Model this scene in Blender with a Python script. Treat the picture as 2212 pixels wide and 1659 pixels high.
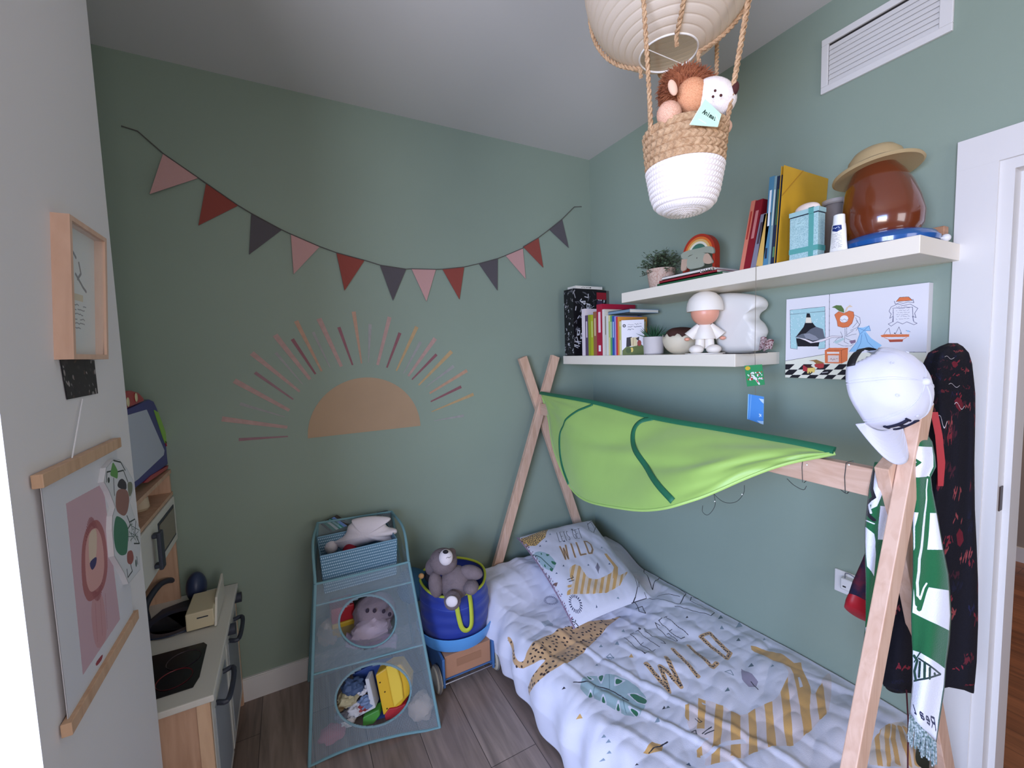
import bpy, math, random
import numpy as np
from mathutils import Vector, Matrix, Euler, noise
random.seed(7); np.random.seed(7)
sc = bpy.context.scene
for o in list(bpy.data.objects): bpy.data.objects.remove(o)
COL = sc.collection
pi = math.pi

# ---------------------------------------------------------------- camera
FPX, W, H = 912.6, 2212.0, 1659.0
YAW, PIT, ROL = math.radians(27.99), math.radians(4.298), math.radians(1.792)
EYE = Vector((0, 0, 1.521))
_w = Vector((math.sin(YAW)*math.cos(PIT), math.cos(YAW)*math.cos(PIT), -math.sin(PIT)))
_r = Vector((math.cos(YAW), -math.sin(YAW), 0)); _d = _w.cross(_r)
RGT = _r*math.cos(ROL) + _d*math.sin(ROL)
DWN = -_r*math.sin(ROL) + _d*math.cos(ROL)
FWD = _w
cd = bpy.data.cameras.new('camera'); cam = bpy.data.objects.new('camera', cd); COL.objects.link(cam)
cd.sensor_width = 36; cd.lens = FPX/W*36; cd.clip_start = 0.02
m = Matrix.Identity(4)
for i in range(3):
    m[i][0] = RGT[i]; m[i][1] = -DWN[i]; m[i][2] = -FWD[i]; m[i][3] = EYE[i]
cam.matrix_world = m
sc.camera = cam
def ray(px, py): return RGT*((px-W/2)/FPX) + DWN*((py-H/2)/FPX) + FWD
def on(px, py, ax, val):          # the point of the plane {axis = val} measured at a photo position
    r = ray(px, py); return EYE + r*((val-EYE[ax])/r[ax])
def at(px, py, w): return EYE + ray(px, py)*w      # the same, at a distance w in front of the eye
def onp(px, py, p0, n):
    r = ray(px, py); n = Vector(n); return EYE + r*((Vector(p0)-EYE).dot(n)/r.dot(n))

# ---------------------------------------------------------------- light and exposure
sc.view_settings.view_transform = 'Standard'; sc.view_settings.look = 'None'
sc.view_settings.exposure = -0.06; sc.view_settings.gamma = 1.0
sc.view_settings.use_curve_mapping = False
wd = bpy.data.worlds.new('world'); sc.world = wd; wd.use_nodes = True
wd.node_tree.nodes['Background'].inputs[0].default_value = (0.55, 0.68, 1.0, 1)
wd.node_tree.nodes['Background'].inputs[1].default_value = 1.0
def area(name, loc, aim, sx, sy, power, col, spread=180):
    l = bpy.data.lights.new(name, 'AREA'); l.shape = 'RECTANGLE'; l.size = sx; l.size_y = sy
    l.energy = power; l.color = col; l.spread = math.radians(spread)
    o = bpy.data.objects.new(name, l); COL.objects.link(o); o.location = loc
    o.rotation_euler = (Vector(aim)-Vector(loc)).to_track_quat('-Z', 'Y').to_euler()
    return o
# daylight through the window on the left: cool skylight falling, warm light thrown up from the ground outside
area('window_skylight', (-1.64, -0.55, 1.62), (1.2, 1.7, 0.5), 1.6, 0.9, 60, (0.26, 0.48, 1.0), 125)
area('window_ground_bounce', (-1.64, -0.55, 1.30), (1.1, 1.8, 2.3), 1.6, 0.9, 50, (1.0, 0.88, 0.74), 155)
# unseen rear fill light, added to brighten the darker left of the room
area('rear_fill_light', (0.75, -1.95, 1.45), (0.4, 1.5, 1.1), 1.1, 1.1, 20, (1.0, 0.94, 0.92), 170)
area('hall_light', (3.4, 0.3, 2.5), (3.2, 0.3, 0), 0.6, 0.6, 22, (1.0, 0.78, 0.6))

# ---------------------------------------------------------------- materials
def lerp(a, b, t): return a+(b-a)*t
def lin(c): return tuple(((x/255)/12.92 if x/255 <= .04045 else ((x/255+.055)/1.055)**2.4) for x in c)
MATS = {}
def mat(name, rgb, rough=.6, metal=0, var=0, vscale=8, bump=0, bscale=60, spec=.4, sheen=0, trans=0, coat=0, rgb2=None, alpha=1):
    if name in MATS: return MATS[name]
    ma = bpy.data.materials.new(name); ma.use_nodes = True; MATS[name] = ma
    nt = ma.node_tree; b = nt.nodes['Principled BSDF']; c = (*lin(rgb), 1)
    b.inputs['Base Color'].default_value = c; b.inputs['Roughness'].default_value = rough
    b.inputs['Metallic'].default_value = metal; b.inputs['Specular IOR Level'].default_value = spec
    b.inputs['Sheen Weight'].default_value = sheen; b.inputs['Coat Weight'].default_value = coat
    b.inputs['Transmission Weight'].default_value = trans; b.inputs['Alpha'].default_value = alpha
    tc = nt.nodes.new('ShaderNodeTexCoord')
    if var or rgb2:
        n = nt.nodes.new('ShaderNodeTexNoise'); n.inputs['Scale'].default_value = vscale; n.inputs['Detail'].default_value = 5
        nt.links.new(tc.outputs['Object'], n.inputs['Vector'])
        mx = nt.nodes.new('ShaderNodeMix'); mx.data_type = 'RGBA'
        c2 = (*lin(rgb2), 1) if rgb2 else (*[x*(1-var) for x in c[:3]], 1)
        mx.inputs['A'].default_value = c; mx.inputs['B'].default_value = c2
        mr = nt.nodes.new('ShaderNodeMapRange'); mr.inputs[1].default_value = .35; mr.inputs[2].default_value = .65
        nt.links.new(n.outputs['Fac'], mr.inputs[0]); nt.links.new(mr.outputs[0], mx.inputs['Factor'])
        nt.links.new(mx.outputs['Result'], b.inputs['Base Color'])
    if bump:
        n = nt.nodes.new('ShaderNodeTexNoise'); n.inputs['Scale'].default_value = bscale; n.inputs['Detail'].default_value = 3
        nt.links.new(tc.outputs['Object'], n.inputs['Vector'])
        bp = nt.nodes.new('ShaderNodeBump'); bp.inputs['Strength'].default_value = bump; bp.inputs['Distance'].default_value = .004
        nt.links.new(n.outputs['Fac'], bp.inputs['Height']); nt.links.new(bp.outputs[0], b.inputs['Normal'])
    return ma
def wood(name, rgb, rgb2, scale=(2, 14, 14), rough=.5, rot=(0, 0, 0)):
    if name in MATS: return MATS[name]
    ma = bpy.data.materials.new(name); ma.use_nodes = True; MATS[name] = ma
    nt = ma.node_tree; b = nt.nodes['Principled BSDF']; b.inputs['Roughness'].default_value = rough
    tc = nt.nodes.new('ShaderNodeTexCoord'); mp = nt.nodes.new('ShaderNodeMapping'); mp.inputs['Scale'].default_value = scale
    mp.inputs['Rotation'].default_value = rot
    n = nt.nodes.new('ShaderNodeTexNoise'); n.inputs['Scale'].default_value = 3; n.inputs['Detail'].default_value = 8; n.inputs['Distortion'].default_value = 1.2
    mx = nt.nodes.new('ShaderNodeMix'); mx.data_type = 'RGBA'; mx.inputs['A'].default_value = (*lin(rgb), 1); mx.inputs['B'].default_value = (*lin(rgb2), 1)
    mr = nt.nodes.new('ShaderNodeMapRange'); mr.inputs[1].default_value = .4; mr.inputs[2].default_value = .7
    nt.links.new(tc.outputs['Object'], mp.inputs[0]); nt.links.new(mp.outputs[0], n.inputs['Vector'])
    nt.links.new(n.outputs['Fac'], mr.inputs[0]); nt.links.new(mr.outputs[0], mx.inputs['Factor']); nt.links.new(mx.outputs['Result'], b.inputs['Base Color'])
    return ma
def planks(name, c1, c2, c3, rough=.35, along_y=True, width=.19, length=1.2):
    ma = bpy.data.materials.new(name); ma.use_nodes = True
    nt = ma.node_tree; b = nt.nodes['Principled BSDF']; b.inputs['Roughness'].default_value = rough
    tc = nt.nodes.new('ShaderNodeTexCoord'); mp = nt.nodes.new('ShaderNodeMapping')
    if along_y: mp.inputs['Rotation'].default_value = (0, 0, pi/2)
    br = nt.nodes.new('ShaderNodeTexBrick'); br.inputs['Scale'].default_value = 1; br.inputs['Brick Width'].default_value = length
    br.inputs['Row Height'].default_value = width; br.inputs['Mortar Size'].default_value = .0012
    br.inputs['Color1'].default_value = (*lin(c1), 1); br.inputs['Color2'].default_value = (*lin(c2), 1); br.inputs['Mortar'].default_value = (*lin(c3), 1)
    nt.links.new(tc.outputs['Object'], mp.inputs[0]); nt.links.new(mp.outputs[0], br.inputs['Vector'])
    m2 = nt.nodes.new('ShaderNodeMapping'); m2.inputs['Scale'].default_value = (1.2, 14, 14)
    nt.links.new(mp.outputs[0], m2.inputs[0])
    n = nt.nodes.new('ShaderNodeTexNoise'); n.inputs['Scale'].default_value = 2.2; n.inputs['Detail'].default_value = 9; n.inputs['Distortion'].default_value = .8
    nt.links.new(m2.outputs[0], n.inputs['Vector'])
    mr = nt.nodes.new('ShaderNodeMapRange'); mr.inputs[1].default_value = .3; mr.inputs[2].default_value = .75; mr.inputs[3].default_value = .62; mr.inputs[4].default_value = 1.25
    nt.links.new(n.outputs['Fac'], mr.inputs[0])
    mx = nt.nodes.new('ShaderNodeMix'); mx.data_type = 'RGBA'; mx.blend_type = 'MULTIPLY'; mx.inputs['Factor'].default_value = 1
    nt.links.new(br.outputs['Color'], mx.inputs['A']); nt.links.new(mr.outputs[0], mx.inputs['B']); nt.links.new(mx.outputs['Result'], b.inputs['Base Color'])
    return ma

# ---------------------------------------------------------------- a small painter for prints (patterns computed here, no files)
def soften(pts, n=2):
    for _ in range(n): pts = [tuple(lerp(a[i], b[i], t) for i in (0, 1)) for a, b in zip(pts, pts[1:]+pts[:1]) for t in (.22, .78)]
    return pts
class Art:
    def __init__(s, w, h, box, bg):     # box: (u0, v0, u1, v1) in drawing units
        s.w, s.h, s.box = w, h, box
        s.a = np.zeros((h, w, 3), np.float32); s.a[:] = [c/255 for c in bg]
        u0, v0, u1, v1 = box
        s.clip = None; s.round = False
        s.U, s.V = np.meshgrid(u0+(np.arange(w)+.5)/w*(u1-u0), v0+(np.arange(h)+.5)/h*(v1-v0))
    def _win(s, pts, pad=0):
        u0, v0, u1, v1 = s.box; us = [p[0] for p in pts]; vs = [p[1] for p in pts]
        fx = s.w/(u1-u0); fy = s.h/(v1-v0)
        xs = sorted(((min(us)-pad-u0)*fx, (max(us)+pad-u0)*fx)); ys = sorted(((min(vs)-pad-v0)*fy, (max(vs)+pad-v0)*fy))
        if fx < 0: xs = sorted(((min(us)-pad-u0)*fx, (max(us)+pad-u0)*fx))
        x0, x1 = max(0, int(xs[0])-1), min(s.w, int(xs[1])+2); y0, y1 = max(0, int(ys[0])-1), min(s.h, int(ys[1])+2)
        return slice(y0, max(y0, y1)), slice(x0, max(x0, x1))
    def mask(s, pts):
        w = s._win(pts); U, V = s.U[w], s.V[w]; ins = np.zeros(U.shape, bool); n = len(pts)
        for i in range(n):
            (x1, y1), (x2, y2) = pts[i][:2], pts[(i+1) % n][:2]
            if y1 == y2: continue
            c = ((V > min(y1, y2)) & (V <= max(y1, y2)))
            ins ^= c & (U < (V-y1)*(x2-x1)/(y2-y1)+x1)
        return w, ins
    def poly(s, pts, rgb, fn=None):
        if s.round: pts = soften(pts)
        w, ins = s.mask(pts)
        if s.clip is not None: ins = ins & s.clip[w]
        if fn is None: s.a[w][ins] = [c/255 for c in rgb]
        else:
            sel = ins & fn(s.U[w], s.V[w]); s.a[w][sel] = [c/255 for c in rgb]
    def clipto(s, pts):
        s.clip = np.zeros((s.h, s.w), bool); w, ins = s.mask(pts); s.clip[w] = ins
    def line(s, pts, r, rgb, closed=False):
        pts = list(pts)+([pts[0]] if closed else [])
        for (x1, y1), (x2, y2) in zip(pts[:-1], pts[1:]):
            w = s._win([(x1, y1), (x2, y2)], r); U, V = s.U[w], s.V[w]
            dx, dy = x2-x1, y2-y1; L = dx*dx+dy*dy or 1e-12
            t = np.clip(((U-x1)*dx+(V-y1)*dy)/L, 0, 1)
            sel = (U-x1-t*dx)**2+(V-y1-t*dy)**2 <= r*r
            if s.clip is not None: sel &= s.clip[w]
            s.a[w][sel] = [c/255 for c in rgb]
    def dot(s, u, v, ru, rv, rgb, ang=0):
        R = max(ru, rv); w = s._win([(u, v)], R); U, V = s.U[w]-u, s.V[w]-v; c, q = math.cos(ang), math.sin(ang)
        sel = ((U*c+V*q)/ru)**2+((-U*q+V*c)/rv)**2 <= 1
        if s.clip is not None: sel &= s.clip[w]
        s.a[w][sel] = [k/255 for k in rgb]
    def text(s, txt, o, ex, ey, r, rgb, gap=.28):      # o: start, ex: one letter width, ey: letter height (vectors)
        ox, oy = o
        for ch in txt:
            for st in FONT.get(ch, []):
                s.line([(ox+a*ex[0]+b*ey[0], oy+a*ex[1]+b*ey[1]) for a, b in st], r, rgb)
            ox += ex[0]*(1+gap); oy += ex[1]*(1+gap)
    def scrawl(s, o, ex, ey, n, r, rgb):               # a row of unreadable little strokes
        pts = [(o[0]+ex[0]*i/n+ey[0]*random.random(), o[1]+ex[1]*i/n+ey[1]*random.random()) for i in range(n+1)]
        for i in range(n):
            if random.random() > .22: s.line(pts[i:i+2], r, rgb)
    def material(s, name, rough=.7, bump=0, bscale=200, emis=0, sheen=0):
        img = bpy.data.images.new(name+'_print', s.w, s.h); px = np.ones((s.h, s.w, 4), np.float32); px[..., :3] = s.a
        img.pixels.foreach_set(px.ravel()); img.update(); img.pack()
        ma = bpy.data.materials.new(name); ma.use_nodes = True; nt = ma.node_tree; b = nt.nodes['Principled BSDF']
        t = nt.nodes.new('ShaderNodeTexImage'); t.image = img; t.extension = 'EXTEND'
        uv = nt.nodes.new('ShaderNodeUVMap'); nt.links.new(uv.outputs[0], t.inputs[0])
        nt.links.new(t.outputs[0], b.inputs['Base Color']); b.inputs['Roughness'].default_value = rough
        b.inputs['Specular IOR Level'].default_value = .3; b.inputs['Sheen Weight'].default_value = sheen
        if bump:
            tc = nt.nodes.new('ShaderNodeTexCoord'); n = nt.nodes.new('ShaderNodeTexNoise'); n.inputs['Scale'].default_value = bscale
            nt.links.new(tc.outputs['Object'], n.inputs['Vector']); bp = nt.nodes.new('ShaderNodeBump')
            bp.inputs['Strength'].default_value = bump; bp.inputs['Distance'].default_value = .003
            nt.links.new(n.outputs['Fac'], bp.inputs['Height']); nt.links.new(bp.outputs[0], b.inputs['Normal'])
        return ma
    def uv(s, u, v):
        u0, v0, u1, v1 = s.box; return ((u-u0)/(u1-u0), (v-v0)/(v1-v0))
FONT = {'A': [[(0, 0), (.5, 1), (1, 0)], [(.2, .4), (.8, .4)]], 'B': [[(0, 0), (0, 1), (.8, .85), (.8, .6), (0, .5), (.9, .4), (.9, .1), (0, 0)]],
 'C': [[(1, .85), (.6, 1), (.15, .8), (0, .5), (.15, .2), (.6, 0), (1, .15)]], 'D': [[(0, 0), (0, 1), (.5, 1), (.95, .7), (.95, .3), (.5, 0), (0, 0)]],
 'E': [[(1, 1), (0, 1), (0, 0), (1, 0)], [(0, .5), (.8, .5)]], 'G': [[(1, .85), (.6, 1), (.1, .8), (0, .4), (.2, .05), (.7, 0), (1, .2), (1, .45), (.6, .45)]],
 'H': [[(0, 0), (0, 1)], [(1, 0), (1, 1)], [(0, .5), (1, .5)]], 'I': [[(.5, 0), (.5, 1)]], 'L': [[(0, 1), (0, 0), (.9, 0)]],
 'M': [[(0, 0), (0, 1), (.5, .4), (1, 1), (1, 0)]], 'N': [[(0, 0), (0, 1), (1, 0), (1, 1)]], 'O': [[(.5, 1), (.05, .7), (.05, .3), (.5, 0), (.95, .3), (.95, .7), (.5, 1)]],
 'R': [[(0, 0), (0, 1), (.8, .95), (.9, .7), (.7, .5), (0, .5)], [(.5, .5), (1, 0)]], 'S': [[(.9, .9), (.5, 1), (.1, .8), (.3, .55), (.8, .42), (.9, .15), (.5, 0), (.05, .12)]],
 'T': [[(0, 1), (1, 1)], [(.5, 1), (.5, 0)]], 'U': [[(0, 1), (.05, .2), (.5, 0), (.95, .2), (1, 1)]], 'V': [[(0, 1), (.5, 0), (1, 1)]],
 'W': [[(0, 1), (.25, 0), (.5, .8), (.75, 0), (1, 1)]], "'": [[(.3, 1), (.25, .75)]],
 'e': [[(0, .35), (.85, .35), (.7, .65), (.3, .68), (0, .35), (.2, .02), (.8, .05)]], 'a': [[(.1, .6), (.6, .68), (.8, .5), (.8, 0)], [(.8, .35), (.2, .35), (.05, .12), (.4, 0), (.8, .12)]],
 'l': [[(.4, 1), (.4, 0), (.7, 0)]], 'n': [[(0, 0), (0, .65)], [(0, .5), (.4, .68), (.8, .5), (.8, 0)]], 'i': [[(.4, 0), (.4, .6)], [(.4, .85), (.4, .9)]], 'm': [[(0, 0), (0, .65)], [(0, .5), (.25, .65), (.45, .5), (.45, 0)], [(.45, .5), (.7, .65), (.95, .5), (.95, 0)]],
 'o': [[(.45, .65), (.05, .35), (.45, 0), (.85, .35), (.45, .65)]], 't': [[(.4, 1), (.4, .1), (.7, 0)], [(.1, .65), (.75, .65)]], 'r': [[(.1, 0), (.1, .65)], [(.1, .45), (.6, .65)]]}
def srgb(t): return tuple(t)
# ---------------------------------------------------------------- mesh building
class MB:
    def __init__(s): s.v = []; s.f = []; s.uv = {}
    def add(s, vs, fs, M=None, uvs=None):
        b = len(s.v); s.v += [(M @ Vector(p)) if M else Vector(p) for p in vs]
        s.f += [tuple(b+i for i in f) for f in fs]
        if uvs:
            for i, u in enumerate(uvs): s.uv[b+i] = u
        return s
    def box(s, lo, hi, M=None):
        (x0, y0, z0), (x1, y1, z1) = lo, hi
        return s.add([(x0,y0,z0),(x1,y0,z0),(x1,y1,z0),(x0,y1,z0),(x0,y0,z1),(x1,y0,z1),(x1,y1,z1),(x0,y1,z1)],
                     [(0,3,2,1),(4,5,6,7),(0,1,5,4),(1,2,6,5),(2,3,7,6),(3,0,4,7)], M)
    def hexa(s, p):     # eight corners, bottom ring then top ring
        return s.add(p, [(0,3,2,1),(4,5,6,7),(0,1,5,4),(1,2,6,5),(2,3,7,6),(3,0,4,7)])
    def bar(s, a, b, w, t, up=(0,0,1)):
        a, b = Vector(a), Vector(b); d = (b-a).normalized(); x = d.cross(Vector(up)).normalized()*w/2; y = d.cross(x).normalized()*t/2
        return s.hexa([a-x-y, a+x-y, a+x+y, a-x+y, b-x-y, b+x-y, b+x+y, b-x+y])
    def loft(s, rings, caps=True, closed=True, uvf=None):
        n = len(rings[0]); b = len(s.v)
        for i, r in enumerate(rings):
            for j, p in enumerate(r):
                if uvf: s.uv[len(s.v)] = uvf(i/(len(rings)-1), j/(n-1 if not closed else n), Vector(p))
                s.v.append(Vector(p))
        for i in range(len(rings)-1):
            for j in range(n if closed else n-1):
                k = (j+1) % n; s.f.append((b+i*n+j, b+i*n+k, b+(i+1)*n+k, b+(i+1)*n+j))
        if caps and closed:
            s.f.append(tuple(b+j for j in range(n-1, -1, -1))); s.f.append(tuple(b+(len(rings)-1)*n+j for j in range(n)))
        return s
    def lathe(s, prof, c=(0,0,0), n=32, M=None, caps=True, sx=1, sy=1):
        M = M or Matrix.Identity(4); c = Vector(c)
        return s.loft([[M @ Vector((c.x+r*sx*math.cos(2*pi*j/n), c.y+r*sy*math.sin(2*pi*j/n), c.z+z)) for j in range(n)] for r, z in prof], caps)
    def cyl(s, a, b, r, r2=None, n=20):
        return s.tube([a, b], r, n, r2=r2)
    def tube(s, path, r, n=8, r2=None, closed=False, flat=1, radii=None):
        P = [Vector(p) for p in path]; rings = []; N = len(P)
        T = []
        for i in range(N):
            a, b = (P[(i-1) % N], P[(i+1) % N]) if closed else (P[max(0, i-1)], P[min(N-1, i+1)])
            T.append((b-a).normalized())
        u = T[0].orthogonal().normalized()
        for i in range(N):
            u = (u-T[i]*u.dot(T[i])); u = u.normalized() if u.length > 1e-6 else T[i].orthogonal().normalized()
            v = T[i].cross(u)
            rr = radii[i] if radii else (r if r2 is None else r+(r2-r)*i/(N-1))
            rings.append([P[i]+u*rr*math.cos(2*pi*j/n)+v*rr*flat*math.sin(2*pi*j/n) for j in range(n)])
        if closed: rings.append(rings[0]); return s.loft(rings, False)
        return s.loft(rings, True)
    def ell(s, c, r, M=None, nu=24, nv=16, wob=0, ws=8):
        r = (r, r, r) if not hasattr(r, '__len__') else r; rings = []
        for i in range(1, nv):
            t = pi*i/nv; ring = []
            for j in range(nu):
                a = 2*pi*j/nu; p = Vector((math.sin(t)*math.cos(a), math.sin(t)*math.sin(a), -math.cos(t)))
                if wob: p = p*(1+wob*noise.noise(p*ws+Vector(c)*31))
                p = Vector((p.x*r[0], p.y*r[1], p.z*r[2]))
                if M: p = M.to_3x3() @ p
                ring.append(p+Vector(c))
            rings.append(ring)
        b = len(s.v); s.loft(rings, False)
        e = Vector((0, 0, r[2])); e = M.to_3x3() @ e if M else e
        s.v += [Vector(c)-e, Vector(c)+e]; k = len(s.v)
        for j in range(nu):
            q = (j+1) % nu; s.f.append((k-2, b+q, b+j)); o = b+(nv-2)*nu; s.f.append((k-1, o+j, o+q))
        return s
    def prism(s, pts, t, M=None):      # outline in local xy, thickness along z
        n = len(pts); return s.add([(p[0], p[1], 0) for p in pts]+[(p[0], p[1], t) for p in pts],
            [tuple(range(n-1, -1, -1)), tuple(range(n, 2*n))]+[(i, (i+1) % n, n+(i+1) % n, n+i) for i in range(n)], M)
    def slab(s, pts, off):             # 3D outline extruded by a vector
        n = len(pts); off = Vector(off); P = [Vector(p) for p in pts]
        return s.add(P+[p+off for p in P], [tuple(range(n-1, -1, -1)), tuple(range(n, 2*n))]+[(i, (i+1) % n, n+(i+1) % n, n+i) for i in range(n)])
    def grid(s, fn, nu, nv, uvf=None, closeu=False):
        b = len(s.v)
        for i in range(nu+1):
            for j in range(nv+1):
                p = Vector(fn(i/nu, j/nv))
                if uvf: s.uv[len(s.v)] = uvf(i/nu, j/nv, p)
                s.v.append(p)
        for i in range(nu):
            for j in range(nv): a = b+i*(nv+1)+j; s.f.append((a, a+nv+1, a+nv+2, a+1))
        return s
    def quad(s, p, uvs=None): return s.add(p, [(0, 1, 2, 3)], None, uvs)

def fur(mb, n, L, r=.0007, seed=1, droop=.0, skip=None):      # short pile standing on a plush surface, part of the same mesh
    rn = random.Random(seed); F = [f for f in mb.f if len(f) in (3, 4)]; ar = []
    for f in F: a, b, c = mb.v[f[0]], mb.v[f[1]], mb.v[f[2]]; ar.append((b-a).cross(c-a).length)
    for f in rn.choices(F, ar, k=n):
        P = [mb.v[i] for i in f]; u_, v_ = rn.random(), rn.random(); p = P[0].lerp(P[1], u_).lerp((P[3] if len(P) == 4 else P[2]).lerp(P[2], u_), v_)
        nr = (P[1]-P[0]).cross(P[2]-P[0])
        if nr.length < 1e-12: continue
        nr.normalize(); d = (nr+Vector((rn.gauss(0, .35), rn.gauss(0, .35), rn.gauss(0, .35)-droop))).normalized(); t = d.orthogonal().normalized()*r; l = L*rn.uniform(.6, 1.2)
        b0 = len(mb.v); mb.v += [p-t-nr*.0005, p+t-nr*.0005, p+d*l]; mb.f.append((b0, b0+1, b0+2))
    return mb
def wloc(o):
    v = Vector((0, 0, 0))
    while o: v += o.location; o = o.parent
    return v
def obj(name, mb, ma, parent=None, smooth=35, bevel=0, solid=0, sub=0, loc=None, seg=2, fix=False, **tags):
    me = bpy.data.meshes.new(name); o = bpy.data.objects.new(name, me); COL.objects.link(o)
    if parent: base = wloc(parent); o.parent = parent
    elif loc is not None: base = Vector(loc)
    else:
        lo = [min(v[i] for v in mb.v) for i in range(3)]; hi = [max(v[i] for v in mb.v) for i in range(3)]
        base = Vector(((lo[0]+hi[0])/2, (lo[1]+hi[1])/2, lo[2]))
    if not parent: o.location = base
    me.from_pydata([tuple(v-base) for v in mb.v], [], mb.f)
    if mb.uv:
        ul = me.uv_layers.new(name='UVMap')
        for lp in me.loops: ul.data[lp.index].uv = mb.uv.get(lp.vertex_index, (0, 0))
    me.materials.append(ma)
    if fix:
        import bmesh
        bm = bmesh.new(); bm.from_mesh(me); bmesh.ops.recalc_face_normals(bm, faces=bm.faces); bm.to_mesh(me); bm.free()
    me.update()
    if smooth:
        me.polygons.foreach_set('use_smooth', [True]*len(me.polygons)); me.set_sharp_from_angle(angle=math.radians(smooth))
    if solid:
        md = o.modifiers.new('Solidify', 'SOLIDIFY'); md.thickness = abs(solid); md.offset = 0 if solid > 0 else -1
    if bevel:
        md = o.modifiers.new('Bevel', 'BEVEL'); md.width = bevel; md.segments = seg; md.limit_method = 'ANGLE'; md.angle_limit = math.radians(40)
    if sub:
        md = o.modifiers.new('Subdivision', 'SUBSURF'); md.levels = sub; md.render_levels = sub
    for k, v in tags.items(): o[{'cat': 'category'}.get(k, k)] = v
    return o
def thing(name, label, cat, loc, group=None):
    o = bpy.data.objects.new(name, None); COL.objects.link(o); o.location = loc; o.empty_display_size = .05
    o['label'] = label; o['category'] = cat
    if group: o['group'] = group
    return o
def struct(name, mb, ma, **k): return obj(name, mb, ma, kind='structure', **k)
def frame(p, x, z):     # a matrix with local x and z directions
    x = Vector(x).normalized(); z = Vector(z).normalized(); y = z.cross(x).normalized(); x = y.cross(z)
    M = Matrix.Identity(4)
    for i in range(3): M[i][0], M[i][1], M[i][2], M[i][3] = x[i], y[i], z[i], p[i]
    return M
def lerp(a, b, t): return a+(b-a)*t
def smooth(t): t = max(0, min(1, t)); return t*t*(3-2*t)
def interp(tab, x):
    if x <= tab[0][0]: return tab[0][1:]
    for a, b in zip(tab[:-1], tab[1:]):
        if x <= b[0]: t = (x-a[0])/(b[0]-a[0]); return tuple(lerp(p, q, t) for p, q in zip(a[1:], b[1:]))
    return tab[-1][1:]
def spline(pts, n):     # Catmull-Rom through the points
    P = [Vector(p) for p in pts]; P = [P[0]*2-P[1]]+P+[P[-1]*2-P[-2]]; out = []
    for i in range(1, len(P)-2):
        for k in range(n):
            t = k/n; a, b, c, d = P[i-1:i+3]
            out.append(.5*((2*b)+(c-a)*t+(2*a-5*b+4*c-d)*t*t+(3*b-a-3*c+d)*t**3))
    return out+[P[-2]]

# ---------------------------------------------------------------- the room
X0, Y0, Z0, XL = 1.744, 2.163, 2.70, -0.36
GREEN = mat('sage_green_paint', (142, 156, 141), rough=.5, var=.05, vscale=1.5, bump=.05, bscale=250, spec=.25)
WHITE = mat('white_wall_paint', (224, 219, 218), rough=.7, bump=.05, bscale=200, spec=.2)
CEIL = mat('ceiling_paint', (214, 210, 208), rough=.8, spec=.15)
TRIM = mat('white_lacquer', (218, 214, 210), rough=.3, spec=.45)
FLOOR = planks('grey_brown_laminate', (152, 133, 121), (128, 109, 98), (60, 50, 44))
HFLOOR = planks('warm_hall_wood', (150, 96, 62), (122, 74, 46), (60, 34, 20), along_y=True, width=.12)
HWALL = mat('hall_paint', (150, 135, 122), rough=.8)
struct('floor', MB().box((-1.8, -2.0, -.08), (X0+.06, Y0+.1, 0)), FLOOR, smooth=0)
struct('ceiling', MB().box((-1.8, -2.0, Z0), (X0+.1, Y0+.1, Z0+.08)), CEIL, smooth=0)
struct('wall_back', MB().box((-1.8, Y0, 0), (X0+.12, Y0+.1, Z0)), GREEN, smooth=0)
DY0, DY1, DZ = -.42, .415, 1.995      # door opening in the right wall
struct('wall_right', MB().box((X0, DY1, 0), (X0+.12, Y0, Z0)).box((X0, DY0, DZ), (X0+.12, DY1, Z0)).box((X0, -2.0, 0), (X0+.12, DY0, Z0)), GREEN, smooth=0)
struct('wall_left', MB().box((-1.7, .862, 0), (XL, 1.388, Z0)), WHITE, smooth=0)
struct('wall_recess', MB().box((-.78, 1.388, 0), (-.68, Y0, Z0)), GREEN, smooth=0)
wy0, wy1, wz0, wz1 = -1.4, .3, .85, 2.1
struct('wall_window', MB().box((-1.72, -2, 0), (-1.6, wy0, Z0)).box((-1.72, wy1, 0), (-1.6, .9, Z0)).box((-1.72, wy0, 0), (-1.6, wy1, wz0)).box((-1.72, wy0, wz1), (-1.6, wy1, Z0)), WHITE, smooth=0)
struct('wall_rear', MB().box((-1.8, -2.1, 0), (.15, -2.0, Z0)).box((1.35, -2.1, 0), (X0+.12, -2.0, Z0)).box((.15, -2.1, 0), (1.35, -2.0, .85)).box((.15, -2.1, 2.1), (1.35, -2.0, Z0)), WHITE, smooth=0)
struct('added_rear_window', MB().box((.15, -2.08, .85), (1.35, -2.04, .9)).box((.15, -2.08, 2.05), (1.35, -2.04, 2.1)).box((.15, -2.08, .9), (.2, -2.04, 2.05)).box((1.3, -2.08, .9), (1.35, -2.04, 2.05)), TRIM, smooth=0)  # window frame added behind the camera to go with the fill light
wf = MB()
for a, b in (((-1.68, wy0, wz0), (-1.64, wy1, wz0+.05)), ((-1.68, wy0, wz1-.05), (-1.64, wy1, wz1)), ((-1.68, wy0, wz0), (-1.64, wy0+.05, wz1)), ((-1.68, wy1-.05, wz0), (-1.64, wy1, wz1)), ((-1.68, (wy0+wy1)/2-.03, wz0), (-1.64, (wy0+wy1)/2+.03, wz1))): wf.box(a, b)
struct('window_1', wf, TRIM, smooth=0)
sk = MB().box((-.68, Y0-.014, 0), (X0, Y0, .102)).box((-.68, Y0-.010, .102), (X0, Y0, .106))
struct('baseboard_back', sk, TRIM, smooth=0)
struct('baseboard_right', MB().box((X0-.014, DY1+.08, 0), (X0, Y0-.014, .102)), TRIM, smooth=0)
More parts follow.
